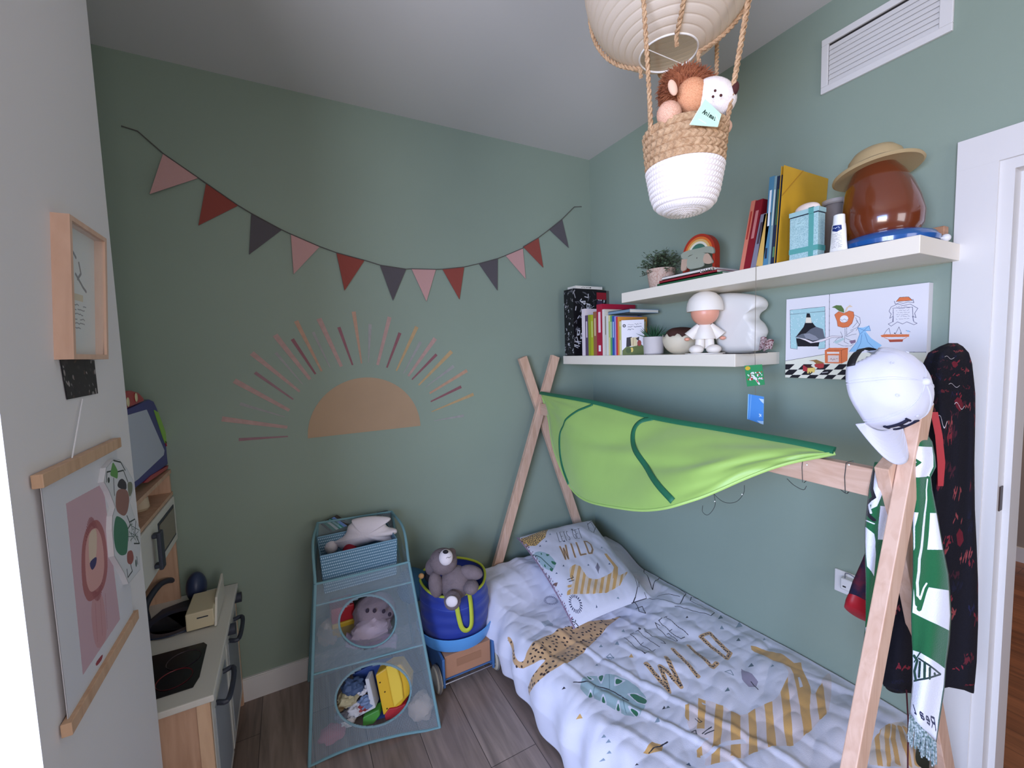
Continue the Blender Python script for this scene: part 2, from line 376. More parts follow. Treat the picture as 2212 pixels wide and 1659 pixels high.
# door casing and jamb
t = MB().box((X0-.016, DY1, 0), (X0, DY1+.082, DZ)).box((X0-.016, DY0-.082, 0), (X0, DY0, DZ)).box((X0-.0165, DY0-.082, DZ), (X0, DY1+.082, DZ+.082))
struct('trim_1', t, TRIM, smooth=0)
t = MB().box((X0-.006, DY1-.028, 0), (X0+.13, DY1, DZ-.028)).box((X0+.045, DY1-.042, 0), (X0+.129, DY1-.028, DZ-.042)).box((X0-.006, DY0, 0), (X0+.13, DY0+.028, DZ-.028)).box((X0-.006, DY0, DZ-.028), (X0+.13, DY1, DZ)).box((X0+.045, DY0+.028, DZ-.042), (X0+.129, DY1-.028, DZ-.028))
struct('trim_2', t, TRIM, smooth=0)
p = on(2130, 1095, 1, DY1-.03)
struct('trim_3', MB().box((X0+.008, DY1-.0305, p.z-.035), (X0+.032, DY1-.028, p.z+.035)), mat('dark_strike_plate', (70, 55, 50), rough=.4, metal=.8), smooth=0)
# the hall beyond the door
struct('floor_hall', MB().box((X0+.06, -1.5, -.08), (4.9, 1.9, 0)), HFLOOR, smooth=0)
struct('wall_hall', MB().box((4.3, -1.5, 0), (4.4, 1.9, Z0)).box((X0+.12, 1.8, 0), (4.3, 1.9, Z0)).box((X0+.12, -1.6, 0), (4.3, -1.5, Z0)).box((3.4, 1.02, 0), (3.5, 1.8, Z0)), HWALL, smooth=0)
struct('ceiling_hall', MB().box((X0+.1, -1.6, Z0), (4.4, 1.9, Z0+.08)), CEIL, smooth=0)
struct('baseboard_hall', MB().box((4.285, -1.5, 0), (4.3, 1.8, .1)).box((3.385, 1.005, 0), (3.515, 1.02, .1)).box((3.385, 1.02, 0), (3.4, 1.8, .1)), TRIM, smooth=0)
# ---------------------------------------------------------------- sun decal on the back wall
def Z(ox, oy, k): return lambda x, y: (ox+x/k, oy+y/k)
C_MAUVE, C_PINK, C_GREY, C_RED, C_TAN, C_OCH = (150, 112, 118), (182, 148, 140), (158, 154, 152), (142, 88, 96), (188, 148, 124), (188, 156, 114)
dm = lambda n, c: mat('decal_'+n, c, rough=.6, var=.12, vscale=40)
DM = [dm('mauve', C_MAUVE), dm('pink', C_PINK), dm('grey', C_GREY), dm('red', C_RED), dm('tan', C_TAN), dm('ochre', C_OCH)]
sun = thing('sun_wall_decal', 'half sun wall sticker with many coloured rays on the green wall', 'wall sticker', (.333, Y0, 1.152))
obj('sun_disc', MB().slab([(.333+.266*math.cos(pi*i/48), Y0-.0012, 1.152+.268*math.sin(pi*i/48)) for i in range(49)], (0, .0012, 0)), mat('decal_sun', (176, 146, 116), rough=.6, var=.06, vscale=5), sun, smooth=0)
z = Z(440, 640, 3.568)
for (a, b, c, d_, wo, wi, k) in [(270,1105,650,1080,24,10,0),(140,945,645,1010,40,24,1),(280,828,625,930,24,8,2),(235,650,660,880,40,24,1),(395,588,690,795,24,12,0),
 (370,438,740,735,38,18,1),(555,435,765,680,22,6,2),(550,298,820,640,40,24,1),(683,330,862,600,26,14,3),(712,190,910,578,32,14,4),(843,275,975,550,22,6,2),
 (888,172,1062,542,38,24,1),(1042,238,1148,530,24,12,3),(1156,118,1217,518,30,10,4),(1283,215,1270,512,26,4,2),(1433,160,1340,530,30,20,1),(1513,282,1412,550,24,12,3),
 (1643,235,1485,575,28,12,5),(1672,352,1540,595,24,6,2),(1785,325,1577,615,32,16,1),(1795,448,1605,642,22,10,3),(1912,425,1657,685,30,12,5),(1928,538,1710,700,24,4,2),
 (2030,572,1742,748,26,14,4),(1985,697,1750,812,22,10,3),(2080,755,1757,890,24,6,5),(2005,920,1775,960,20,4,2)]:
    A, B = on(*z(a, b), 1, Y0-.001), on(*z(c, d_), 1, Y0-.001)
    n = Vector((-(B-A).z, 0, (B-A).x)).normalized(); s = (A-EYE).dot(FWD)/FPX/3.568
    obj('sun_ray', MB().slab([A+n*wo*s/2, A-n*wo*s/2, B-n*wi*s/2, B+n*wi*s/2], (0, .001, 0)), DM[k], sun, smooth=0)
# ---------------------------------------------------------------- bunting
bun = thing('bunting', 'felt bunting of pink, rust and charcoal flags strung across the green wall', 'bunting', (.5, Y0, 1.8))
z4, z5 = Z(240, 240, 3.606), Z(720, 380, 3.814)
FM = [mat('felt_pink', (194, 150, 146), rough=.9, bump=.3, sheen=.2), mat('felt_rust', (142, 68, 58), rough=.9, bump=.3, sheen=.2), mat('felt_charcoal', (86, 80, 84), rough=.9, bump=.3, sheen=.2)]
cord = [on(262, 272, 1, Y0-.006), on(262+35, 272+11, 1, Y0-.006)]
for i, (zz, t) in enumerate([(z4,(405,330,680,520,300,645)),(z4,(740,562,990,735,680,890)),(z4,(1093,797,1330,925,1075,1117)),(z4,(1400,958,1625,1055,1422,1270)),
  (z5,(25,632,258,695,93,945)),(z5,(385,735,600,768,492,1027)),(z5,(645,765,845,770,768,1033)),(z5,(900,768,1078,750,1040,1017)),(z5,(1200,722,1355,680,1353,943)),
  (z5,(1420,655,1562,595,1585,847)),(z5,(1565,583,1690,508,1730,755)),(z5,(1780,440,1885,355,1940,592))]):
    off = .03 if i == 0 else .008
    P = [on(*zz(t[k], t[k+1]), 1, Y0-(off if k == 4 else .008)) for k in (0, 2, 4)]
    obj('flag', MB().slab(P, (0, .003, 0)), FM[i % 3], bun, smooth=0)
    cord += [P[0]+Vector((0, -.001, 0)), P[1]+Vector((0, -.001, 0))]
cord += [on(*z5(1985, 255), 1, Y0-.006), on(*z5(2045, 253), 1, Y0-.003)]
obj('cord', MB().tube(cord, .0022, 6), mat('grey_cord', (92, 88, 84), rough=.9), bun)
# ---------------------------------------------------------------- air vent high on the right wall
a, b = on(1772.5, 205.6, 0, X0-.008), on(2057.7, 64.6, 0, X0-.008); y1, y0, z0 = a.y, b.y, a.z; z1 = z0+.182
vent = thing('air_vent', 'white louvred air vent set high in the green wall', 'air vent', (X0, (y0+y1)/2, z0))
k = .022
obj('frame', MB().box((X0-.01, y0, z0), (X0, y1, z0+k)).box((X0-.01, y0, z1-k), (X0, y1, z1)).box((X0-.01, y0, z0+k), (X0, y0+k+.008, z1-k)).box((X0-.01, y1-k, z0+k), (X0, y1, z1-k)), TRIM, vent, smooth=0, bevel=.002)
obj('shade_plate', MB().box((X0-.0015, y0+k, z0+k), (X0, y1-k, z1-k)), mat('vent_gap_shade', (40, 36, 34)), vent, smooth=0)  # dark plate coloured as the shade in the gap behind the slats
n = 8; st = (z1-z0-2*k-.008)/n
for i in range(n):
    zz = z0+k+i*st
    obj('slat', MB().hexa([(X0-.0085, y0+k+.006, zz), (X0-.0085, y1-k-.002, zz), (X0-.0065, y1-k-.002, zz-.0005), (X0-.0065, y0+k+.006, zz-.0005),
                           (X0-.004, y0+k+.006, zz+st), (X0-.004, y1-k-.002, zz+st), (X0-.002, y1-k-.002, zz+st), (X0-.002, y0+k+.006, zz+st)]), TRIM, vent, smooth=0)
# ---------------------------------------------------------------- left wall: shadow frame, photo strip, lion poster, cut-out
BIRCH = wood('pale_birch', (206, 168, 136), (188, 148, 116), scale=(10, 10, 1.5))
PEACH = wood('peach_wood', (218, 180, 156), (206, 166, 142), scale=(10, 10, 1.5))
xf, xb = -.334, XL
tn, tf, bn, bf, zt, zb = 1.083, 1.266, 1.037, 1.204, 1.80, 1.533
fr = thing('framed_print', 'deep pale wood box frame with a lettered print on the white wall', 'picture frame', (XL, 1.15, zb))
def FQ(u, v, x): return Vector((x, lerp(lerp(bn, bf, u), lerp(tn, tf, u), v), lerp(zb, zt, v)))
m_ = MB(); e, g = .055, .035
for (u0, u1, v0, v1) in ((0, e, 0, 1), (1-e, 1, 0, 1), (e, 1-e, 0, g), (e, 1-e, 1-g, 1)):
    m_.hexa([FQ(u0, v0, xb), FQ(u1, v0, xb), FQ(u1, v1, xb), FQ(u0, v1, xb), FQ(u0, v0, xf), FQ(u1, v0, xf), FQ(u1, v1, xf), FQ(u0, v1, xf)])
obj('frame_moulding', m_, PEACH, fr, smooth=0)
A_ = Art(400, 600, (0, 0, 1, 1.5), (214, 216, 212))
for pts in ([(.15, 1.25), (.2, 1.05)], [(.15, 1.02), (.2, .92), (.3, 1.0)], [(.35, 1.2), (.42, 1.15)], [(.5, 1.1), (.55, .98), (.45, .9)], [(.4, .95), (.6, .82), (.7, .78)]): A_.line(pts, .018, (96, 92, 96))
A_.poly([(.12, .72), (.6, .72), (.6, .64), (.12, .64)], (206, 186, 150))
for i in range(6): A_.scrawl((.14, .58-i*.055), (.55-.05*(i % 3), 0), (0, .02), 12, .006, (110, 108, 112))
obj('print', MB().quad([FQ(.05, .03, xb+.008), FQ(.95, .03, xb+.008), FQ(.95, .97, xb+.008), FQ(.05, .97, xb+.008)], [(0, 0), (1, 0), (1, 1), (0, 1)]), A_.material('lettered_print', .5), fr, smooth=0)
g_ = mat('picture_glass', (255, 255, 255), rough=.03, spec=.6); 
b_ = g_.node_tree.nodes['Principled BSDF']; b_.inputs['Alpha'].default_value = .12
obj('glass', MB().hexa([FQ(u, v, x) for x in (xf-.006, xf-.004) for u, v in ((e, g), (1-e, g), (1-e, 1-g), (e, 1-g))]), g_, fr, smooth=0)
A_ = Art(300, 160, (0, 0, 1, .5), (40, 36, 42))
for i in range(60): A_.dot(random.random(), random.random()*.5, .01+.03*random.random(), .01+.03*random.random(), random.choice([(90, 66, 62), (120, 116, 118), (64, 56, 62), (150, 140, 140), (30, 28, 34)]), random.random()*3)
obj('photo_strip', MB().slab([on(130, 772, 0, XL+.002), on(146, 863, 0, XL+.002), on(212, 850, 0, XL+.002), on(204, 778, 0, XL+.002)], (-.0015, 0, 0)).quad([on(130, 772, 0, XL+.0025), on(146, 863, 0, XL+.0025), on(212, 850, 0, XL+.0025), on(204, 778, 0, XL+.0025)], [(0, 1), (0, 0), (1, 0), (1, 1)]), A_.material('dark_photos', .4), smooth=0,
    label='dark glossy photo strip stuck on the white wall just below the box frame', cat='photo')
po = thing('hanging_poster', 'pink lion poster hanging from a pale wooden magnetic rail on the white wall', 'poster', (XL, 1.09, .93))
py0, py1, pz0, pz1 = .925, 1.258, .93, 1.345; xp = XL+.008
A_ = Art(500, 640, (py0, pz0, py1, pz1), (212, 210, 214)); z = Z(0, 850, 2.05)
def pq(X, Y): p = on(*z(X, Y), 0, xp); return (p.y, p.z)
A_.poly([pq(*p) for p in ((290, 488), (455, 398), (530, 1000), (365, 1248))], (198, 164, 172)); A_.round = True
A_.poly([pq(*p) for p in ((395, 920), (450, 860), (478, 1085), (420, 1150))], (196, 148, 150))
mane = [pq(*p) for p in ((375, 610), (400, 570), (432, 556), (458, 600), (472, 680), (476, 780), (460, 860), (430, 900), (390, 928), (366, 880), (358, 780), (360, 680))]
A_.poly(mane, (168, 104, 104)); c_ = np.mean(np.array(mane), 0)
for i in range(60):
    t = i/60*2*pi; A_.line([(c_[0]+.026*math.cos(t), c_[1]+.066*math.sin(t)), (c_[0]+.036*math.cos(t+.1), c_[1]+.082*math.sin(t+.1))], .0012, (150, 84, 88))
A_.poly([((p[0]-c_[0])*.72+c_[0], (p[1]-c_[1])*.8+c_[1]) for p in mane], (210, 158, 152))
A_.poly([pq(*p) for p in ((388, 620), (428, 590), (426, 730), (395, 780))], (214, 190, 168))
A_.poly([pq(*p) for p in ((392, 748), (428, 718), (424, 760), (405, 788))], (66, 60, 104))
for dx in (0, 22, 44): A_.line([pq(420+dx, 930-dx), pq(430+dx, 1100-dx*1.3)], .0008, (176, 120, 124))
A_.poly([pq(*p) for p in ((420, 1195), (455, 1150), (450, 1180), (425, 1210))], (150, 60, 70))
obj('sheet', MB().hexa([(xp-.001, py0, pz0), (xp-.001, py1, pz0), (xp-.001, py1, pz1), (xp-.001, py0, pz1)]+[(xp, py0, pz0), (xp, py1, pz0), (xp, py1, pz1), (xp, py0, pz1)]), mat('poster_paper_back', (212, 210, 214)), po, smooth=0)
obj('lion_print', MB().quad([(xp+.0006, py0, pz0), (xp+.0006, py1, pz0), (xp+.0006, py1, pz1), (xp+.0006, py0, pz1)], [(0, 0), (1, 0), (1, 1), (0, 1)]), A_.material('lion_poster_print', .6), po, smooth=0, label='pink lion print')
for zz in (pz1-.012, pz0-.008):
    obj('rail', MB().box((xp-.006, py0-.012, zz), (xp+.008, py1+.008, zz+.022)), BIRCH, po, smooth=0, bevel=.001)
obj('hanging_cord', MB().tube([on(178, 862, 0, XL+.003), (xp, 1.04, pz1+.01)], .0012, 6), mat('white_cord', (225, 222, 225)), po)
zc = Z(210, 960, 5.183); xc = XL+.018
out = [(180,165),(240,165),(330,270),(400,400),(410,500),(360,640),(420,830),(480,950),(485,1120),(470,1250),(480,1400),(400,1500),(350,1560),(300,1440),(190,1250),(165,950),(170,800),(200,700),(130,520),(75,420),(100,260)]
def cq(X, Y): p = on(*zc(X, Y), 0, xc); return (p.y, p.z)
O2 = [cq(*p) for p in out]; O2 = [((a[0]+b[0])/2, (a[1]+b[1])/2) if i else a for a, b in zip(O2, O2[1:]+O2[:1]) for i in (0, 1)]
us = [p[0] for p in O2]; vs = [p[1] for p in O2]
A_ = Art(400, 700, (min(us), min(vs), max(us), max(vs)), (206, 206, 208))
DG = (52, 60, 58); A_.round = True
for L in ([(100,420),(105,310),(150,300)],[(180,180),(260,200),(310,290)],[(215,310),(290,290),(340,420)],[(180,380),(190,570)],[(330,800),(370,900),(330,960)],[(360,870),(430,830),(420,1000),(470,1110),(410,1110)],[(330,1400),(340,1490),(390,1420),(370,1340)],[(440,1260),(450,1340)]):
    A_.line([cq(*p) for p in L], .0016, DG)
A_.poly([cq(*p) for p in ((170,190),(200,240),(230,300),(225,390),(190,370),(140,350),(150,290))], (96, 150, 82))
A_.poly([cq(*p) for p in ((215,480),(240,400),(280,380),(325,430),(325,520))], (54, 50, 56))
A_.poly([cq(*p) for p in ((210,500),(330,500),(360,600),(340,750),(300,810),(220,760),(200,680))], (146, 104, 96))
A_.poly([cq(*p) for p in ((335,420),(390,420),(395,520),(360,600),(340,520))], (120, 124, 104))
A_.poly([cq(*p) for p in ((200,800),(250,810),(310,860),(350,950),(340,1120),(330,1230),(260,1250),(200,1180),(175,1000))], (66, 118, 92))
A_.poly([cq(*p) for p in ((330,1200),(390,1180),(410,1280),(380,1350),(330,1330))], (150, 86, 80))
A_.dot(*cq(432, 1330), .005, .009, (70, 90, 84)); A_.dot(*cq(125, 400), .006, .006, (60, 70, 64))
for i in range(14): A_.line([cq(random.uniform(340, 470), random.uniform(850, 1100)), cq(random.uniform(340, 470), random.uniform(850, 1100))], .0009, (90, 104, 98))
A_.line(O2, .0014, (180, 180, 182), True)
m_ = MB().slab([(xc, u, v) for u, v in O2], (-.016, 0, 0)); k = len(O2)
m_.add([(xc+.0005, u, v) for u, v in O2], [tuple(range(k))], None, [A_.uv(u, v) for u, v in O2])
obj('paper_cutout', m_, A_.material('cutout_print', .5), smooth=0, label='paper cut-out of a cartoon child in green, overlapping the lion poster', cat='cut-out')
# ---------------------------------------------------------------- canvas picture on the right wall
xq = X0-.03; z = Z(1690, 600, 6.506)
def kq(X, Y): p = on(*z(X, Y), 0, xq); return (p.y, p.z)
(cy1, cz1), (cy0, _), (_, cz0) = kq(60, 306), kq(2065, 75), kq(50, 1400)
A_ = Art(1000, 720, (cy0, cz0, cy1, cz1), (226, 222, 224)); BK = (28, 26, 32); OR = (222, 120, 72); LB = (150, 196, 226); GL = (70, 70, 80)
def PL(c, *p): A_.poly([kq(*q) for q in p], c)
def LN(c, r, *p): A_.line([kq(*q) for q in p], r*.00022, c)
PL((228, 226, 206), (40, 1170), (600, 1070), (1300, 1050), (2200, 1050), (2200, 1500), (40, 1500))
LN(GL, 3, (40, 1170), (600, 1075)); LN(GL, 3, (1300, 1045), (2100, 1045)); LN(GL, 3, (665, 230), (660, 985))
rows = [1500, 1400, 1365, 1290, 1215]
for r in range(3):
    ya, yb = [1440, 1365, 1290][r], [1365, 1290, 1215][r]
    for c in range(-3, 14):
        sh = 80; xa = 60+c*250+(125 if r % 2 else 0)+r*80
        PL(BK, (xa, ya), (xa+125, ya), (xa+125+sh, yb), (xa+sh, yb))
PL((168, 206, 206), (110, 455), (600, 405), (605, 990), (510, 1000), (500, 960), (220, 960), (210, 1000), (120, 990))
for i in range(90):
    x, y = random.uniform(120, 595), random.uniform(470, 960); A_.dot(*kq(x, y), .0012, .0012, (226, 234, 236))
LN(GL, 2.5, (110, 455), (600, 405), (605, 990), (510, 1000)); LN(GL, 2.5, (110, 455), (115, 990), (210, 1005), (195, 830)); LN(GL, 2.5, (115, 515), (600, 470))
PL((100, 104, 112), (345, 500), (385, 500), (420, 640), (480, 690), (570, 720), (600, 850), (450, 880), (190, 830), (300, 690), (330, 600))
PL(BK, (345, 500), (385, 500), (400, 560), (335, 560)); PL(BK, (325, 630), (425, 630), (470, 690), (400, 720), (330, 780), (270, 790), (195, 830), (300, 690))
PL((232, 222, 200), (335, 558), (400, 558), (415, 635), (325, 635)); PL(BK, (195, 850), (530, 870), (510, 965), (215, 965))
PL((140, 142, 150), (300, 790), (380, 780), (470, 820), (520, 870), (430, 885), (330, 850))
PL((232, 220, 220), (180, 830), (330, 860), (430, 900), (600, 850), (700, 815), (850, 825), (850, 840), (700, 840), (560, 900), (400, 920), (320, 880)); LN(GL, 2, (180, 830), (330, 860), (430, 900), (600, 850), (700, 815), (850, 825)); LN(GL, 2, (850, 840), (700, 840), (560, 900), (400, 920))
PL((90, 116, 62), (695, 415), (760, 385), (830, 390), (865, 440), (870, 490), (800, 470), (740, 425)); PL((226, 200, 170), (870, 490), (900, 420), (950, 380), (990, 410), (930, 415), (890, 490))
PL(OR, (735, 520), (790, 475), (870, 500), (940, 465), (1000, 480), (1010, 540), (980, 640), (930, 690), (850, 700), (780, 680), (770, 610)); LN((150, 70, 40), 2.5, (735, 520), (790, 475), (870, 500), (940, 465), (1000, 480), (1010, 540), (980, 640), (930, 690), (850, 700), (780, 680), (770, 610), (735, 520))
A_.dot(*kq(868, 580), .0125, .0125, (236, 232, 232)); LN(GL, 2, (810, 580), (840, 600), (875, 580), (905, 600), (940, 575)); LN(GL, 2, (840, 620), (880, 630), (910, 615))
for L in ([(880, 700), (885, 820)], [(905, 700), (905, 820)], [(1010, 520), (1090, 560), (1100, 640), (1050, 700), (960, 740)], [(1030, 560), (1060, 620), (990, 700)], [(820, 760), (850, 830), (780, 850), (720, 910)], [(900, 830), (980, 800), (1040, 790)], [(890, 850), (960, 880), (1030, 890)], [(780, 930), (860, 960), (960, 960), (1000, 930)], [(1000, 740), (940, 780), (900, 810)], [(880, 820), (870, 900), (930, 930)], [(1040, 600), (1090, 660), (1040, 740)]): LN((90, 90, 104), 2.4, *L)
PL((140, 110, 130), (940, 890), (1030, 870), (1030, 910), (970, 930)); PL((186, 206, 204), (720, 900), (860, 840), (870, 870), (760, 930))
PL(LB, (1060, 700), (1140, 700), (1220, 672), (1240, 745), (1170, 750), (1250, 850), (1400, 950), (1320, 1020), (1160, 980), (1100, 1040), (940, 1040), (1050, 900), (1090, 790))
LN((80, 120, 170), 2.5, (1090, 790), (1050, 900), (940, 1040)); LN((80, 120, 170), 2.5, (1120, 800), (1100, 920), (1040, 1030)); LN((80, 120, 170), 2.5, (1160, 780), (1200, 900), (1300, 1000)); LN((80, 120, 170), 2.5, (1060, 700), (1150, 740), (1220, 672), (1240, 745), (1150, 740), (1090, 795), (1060, 700))
PL(OR, (598, 1020), (660, 985), (925, 985), (915, 1165), (835, 1205), (600, 1200)); LN((140, 60, 30), 2.5, (598, 1020), (830, 1020), (925, 985)); LN((140, 60, 30), 2.5, (830, 1020), (835, 1205))
PL((236, 226, 216), (628, 1042), (800, 1042), (800, 1068), (628, 1068)); PL((226, 206, 196), (640, 1090), (795, 1090), (795, 1185), (640, 1185)); A_.scrawl(kq(660, 1160), (kq(780, 1160)[0]-kq(660, 1160)[0], 0), (0, .008), 9, .0006, (140, 100, 90))
PL(OR, (1650, 275), (1775, 268), (1830, 318), (1600, 335)); LN(GL, 2.5, (1650, 275), (1775, 268), (1830, 318), (1600, 335), (1650, 275))
for L in ([(1575, 330), (1590, 370), (1650, 350), (1700, 360), (1770, 340), (1850, 350), (1835, 300)], [(1500, 470), (1530, 410), (1620, 370), (1700, 390), (1800, 370), (1905, 430), (1860, 500), (1880, 560), (1830, 540), (1850, 620), (1895, 640), (1850, 660), (1750, 620), (1690, 650), (1620, 620), (1530, 680), (1490, 650), (1550, 620), (1560, 540), (1510, 570), (1530, 510), (1500, 470)], [(1550, 430), (1830, 410), (1840, 600)], [(1560, 440), (1560, 620)]): LN((96, 94, 120), 3, *L)
for i, yy in enumerate((415, 440, 470, 500, 530, 555, 590)): A_.scrawl(kq(1600+10*(i % 2), yy), (kq(1780, yy)[0]-kq(1600, yy)[0], kq(1780, yy-12)[1]-kq(1600, yy)[1]), (0, .0025), 13, .0004, (110, 108, 130))
PL(OR, (1380, 810), (1440, 795), (1785, 795), (1780, 830), (1400, 835)); PL((172, 80, 60), (1490, 870), (1700, 865), (1690, 900), (1510, 905)); LN(OR, 3, (1430, 838), (1500, 870), (1700, 866), (1750, 835))
for L in ([(1430, 795), (1470, 735), (1500, 710), (1520, 790)], [(1590, 790), (1640, 690), (1680, 790)], [(1740, 740), (1800, 760)]): LN((96, 94, 110), 2.5, *L)
A_.dot(*kq(1580, 780), .0018, .0018, (60, 56, 60)); A_.dot(*kq(1665, 780), .0018, .0018, (90, 86, 90)); A_.dot(*kq(1770, 750), .003, .002, LB)
PL((176, 50, 60), (290, 1230), (360, 1225), (440, 1260), (440, 1330), (290, 1310)); PL((60, 30, 30), (300, 1230), (380, 1225), (440, 1262), (360, 1270)); PL((232, 200, 110), (355, 1268), (462, 1262), (455, 1330), (350, 1345)); A_.dot(*kq(380, 1330), .0022, .0022, BK); A_.dot(*kq(415, 1328), .0022, .0022, BK)
PL((176, 62, 60), (450, 1220), (520, 1180), (590, 1210), (580, 1265), (520, 1275), (460, 1250)); PL((150, 110, 60), (370, 1165), (480, 1150), (600, 1200), (480, 1210), (440, 1175)); LN((226, 222, 220), 4, (495, 1330), (530, 1320)); LN((226, 222, 220), 4, (560, 1335), (640, 1325))
cv = thing('canvas_picture', 'white canvas print of kitchen drawings and chequered floor on the right wall', 'canvas picture', (X0, (cy0+cy1)/2, cz0))
obj('canvas_body', MB().box((xq, cy0, cz0), (X0, cy1, cz1)), mat('canvas_cloth', (226, 222, 224), rough=.8), cv, smooth=0)
obj('canvas_print', MB().quad([(xq-.0006, cy1, cz0), (xq-.0006, cy0, cz0), (xq-.0006, cy0, cz1), (xq-.0006, cy1, cz1)], [(1, 0), (0, 0), (0, 1), (1, 1)]), A_.material('canvas_art', .7), cv, smooth=0)
# ---------------------------------------------------------------- wall socket with charger
pt = on(1803, 1227, 0, X0-.008)
so = thing('wall_socket', 'white wall socket above the bed edge', 'socket', (X0, .74, .61))
obj('cover_plate', MB().box((X0-.009, pt.y-.083, pt.z-.083), (X0, pt.y, pt.z)), TRIM, so, smooth=0, bevel=.003)
ch = thing('phone_charger', 'white plug-in charger with a grey cable in the wall socket', 'charger', (X0, .74, .62))
q = on(1832, 1262, 0, X0-.03)
obj('charger_body', MB().box((X0-.04, q.y-.022, q.z-.024), (X0-.009, q.y+.022, q.z+.018)), TRIM, ch, smooth=0, bevel=.006, seg=3)
obj('charger_port', MB().box((X0-.0408, q.y+.002, q.z-.012), (X0-.0398, q.y+.012, q.z-.007)), mat('black_plastic', (28, 28, 30), rough=.4), ch, smooth=0)
obj('cable', MB().tube(spline([(X0-.03, q.y+.01, q.z+.018), (X0-.045, q.y-.0, q.z+.045), (X0-.04, q.y-.03, q.z+.03), (X0-.03, q.y-.06, q.z-.05), (X0-.02, q.y-.10, q.z-.2), (X0-.02, q.y-.13, q.z-.3)], 6), .0018, 6), mat('grey_cable', (120, 122, 130)), ch)
# ---------------------------------------------------------------- measuring prints on curved cloth
class Look:      # cloth sample points seen in the photo -> print coordinates of the nearest ones
    def __init__(s, pts, uvs):
        P = np.array([tuple(p) for p in pts])-np.array(EYE); w = P @ np.array(FWD)
        s.x = W/2+FPX*(P @ np.array(RGT))/w; s.y = H/2+FPX*(P @ np.array(DWN))/w; s.uv = np.array(uvs)
    def __call__(s, X, Y):
        d = (s.x-X)**2+(s.y-Y)**2; k = np.argpartition(d, 3)[:3]; q = 1/(d[k]+.01)
        return tuple((s.uv[k]*q[:, None]).sum(0)/q.sum())
PINE = wood('pale_pine', (214, 178, 154), (198, 158, 132), scale=(16, 16, 2))
PINEY = wood('pale_pine_long', (214, 178, 154), (198, 158, 132), scale=(16, 2, 16))
# ---------------------------------------------------------------- tipi bed frame
bf = thing('tipi_bed_frame', 'pale pine tipi bed frame with crossed end poles and one long ridge beam', 'bed frame', (1.27, 1.28, 0))
def pole(cx, y, sl, zt=1.49): obj('pole', MB().bar((cx-sl*1.2, y, .0), (cx+sl*(zt-1.2), y, zt), .052, .027, up=(0, 1, 0)), PINE, bf, smooth=0, bevel=.002)
FY, NY = 2.10, .400
pole(1.295, FY-.016, .365); pole(1.295, FY+.014, -.345)
pole(1.19, NY, .35, 1.385); pole(1.19, NY+.028, -.45, 1.25)
obj('ridge_beam', MB().bar((1.205, NY+.046, 1.189), (1.293, FY-.032, 1.189), .03, .068), PINEY, bf, smooth=0, bevel=.003)
obj('side_rail', MB().box((.835, NY+.03, .04), (.86, FY-.05, .12)).box((1.70, NY+.03, .04), (1.725, FY-.05, .12)), PINEY, bf, smooth=0)
obj('mattress', MB().box((.85, .53, .10), (1.70, 2.055, .25)), mat('mattress_cloth', (225, 222, 222), rough=.9), label='white mattress hidden under the printed duvet', cat='mattress', bevel=.03, seg=3)
# ---------------------------------------------------------------- duvet
def duv(s_, v, wr=1):
    y = lerp(.33, 2.085, v); k = smooth((y-.465)/.07)
    xl, xr = lerp(1.02, .80, k), lerp(1.54, 1.736, k); R = .07
    zt = .285+.075*smooth((y-1.72)/.22)*smooth((2.10-y)/.05) + .018*math.sin(y*2.2+.5)
    hem = lerp(.13, .045, k)+.01*math.sin(y*9)
    flat = xr-xl-R; arc = R*pi/2; drop = zt-R-hem; L = flat+arc+drop; d = s_*L
    if d < flat: x, z_, q = xr-d, zt, 0
    elif d < flat+arc: a = (d-flat)/R; x, z_, q = xl+R-R*math.sin(a), zt-R+R*math.cos(a), a/(pi/2)
    else: x, z_, q = xl, zt-R-(d-flat-arc), 1
    z_ -= .02*smooth((x-(xr-.10))/.10)
    z_ -= .10*smooth((.42-y)/.09)*(1-.6*q); z_ -= .12*smooth((y-2.05)/.035)*(1-q)
    u = xr-d
    if wr:
        n1 = noise.noise(Vector((x*3.2, y*2.0, 1)))*.012; fold = math.sin(y*38+4*noise.noise(Vector((x*2, y*3, 5))))*.012*smooth((d-flat+.05)/.2)
        n2 = noise.turbulence(Vector((u*3+y*1.5, y*6-u*2.5, 3)), 3, True)
        crease = (n2-.5)*.022+.007*max(0, .22-abs(noise.noise(Vector((u*7+y*2.2, y*1.6-u*.8, 7)))))/.22
        edge = 1-.8*smooth((x-1.66)/.07)
        z_ += (n1+crease*(1-q))*edge; x += q*(fold*.9-.02*(1-abs(2*(z_-.05)/.22-1)) + n1)-.0*q
    return Vector((x, y, z_)), (u, y)
NU, NV = 230, 400
g0 = [duv(i/95, j/165, 0) for i in range(96) for j in range(166)]
dq = Look([g[0] for g in g0], [g[1] for g in g0])
CL = (214, 212, 224)
D = Art(1300, 2048, (.50, .33, 1.74, 2.09), CL); a4, a5, a2 = Z(1020, 1100, 2.9685), Z(1400, 1260, 3.687), Z(1780, 1080, 2.8657)
def dp(zz, *P): return [dq(*zz(*p)) for p in P]
OC, TAN, DK, TL, GR, GB = (206, 160, 96), (196, 156, 112), (40, 36, 46), (156, 180, 186), (36, 106, 74), (130, 146, 160)
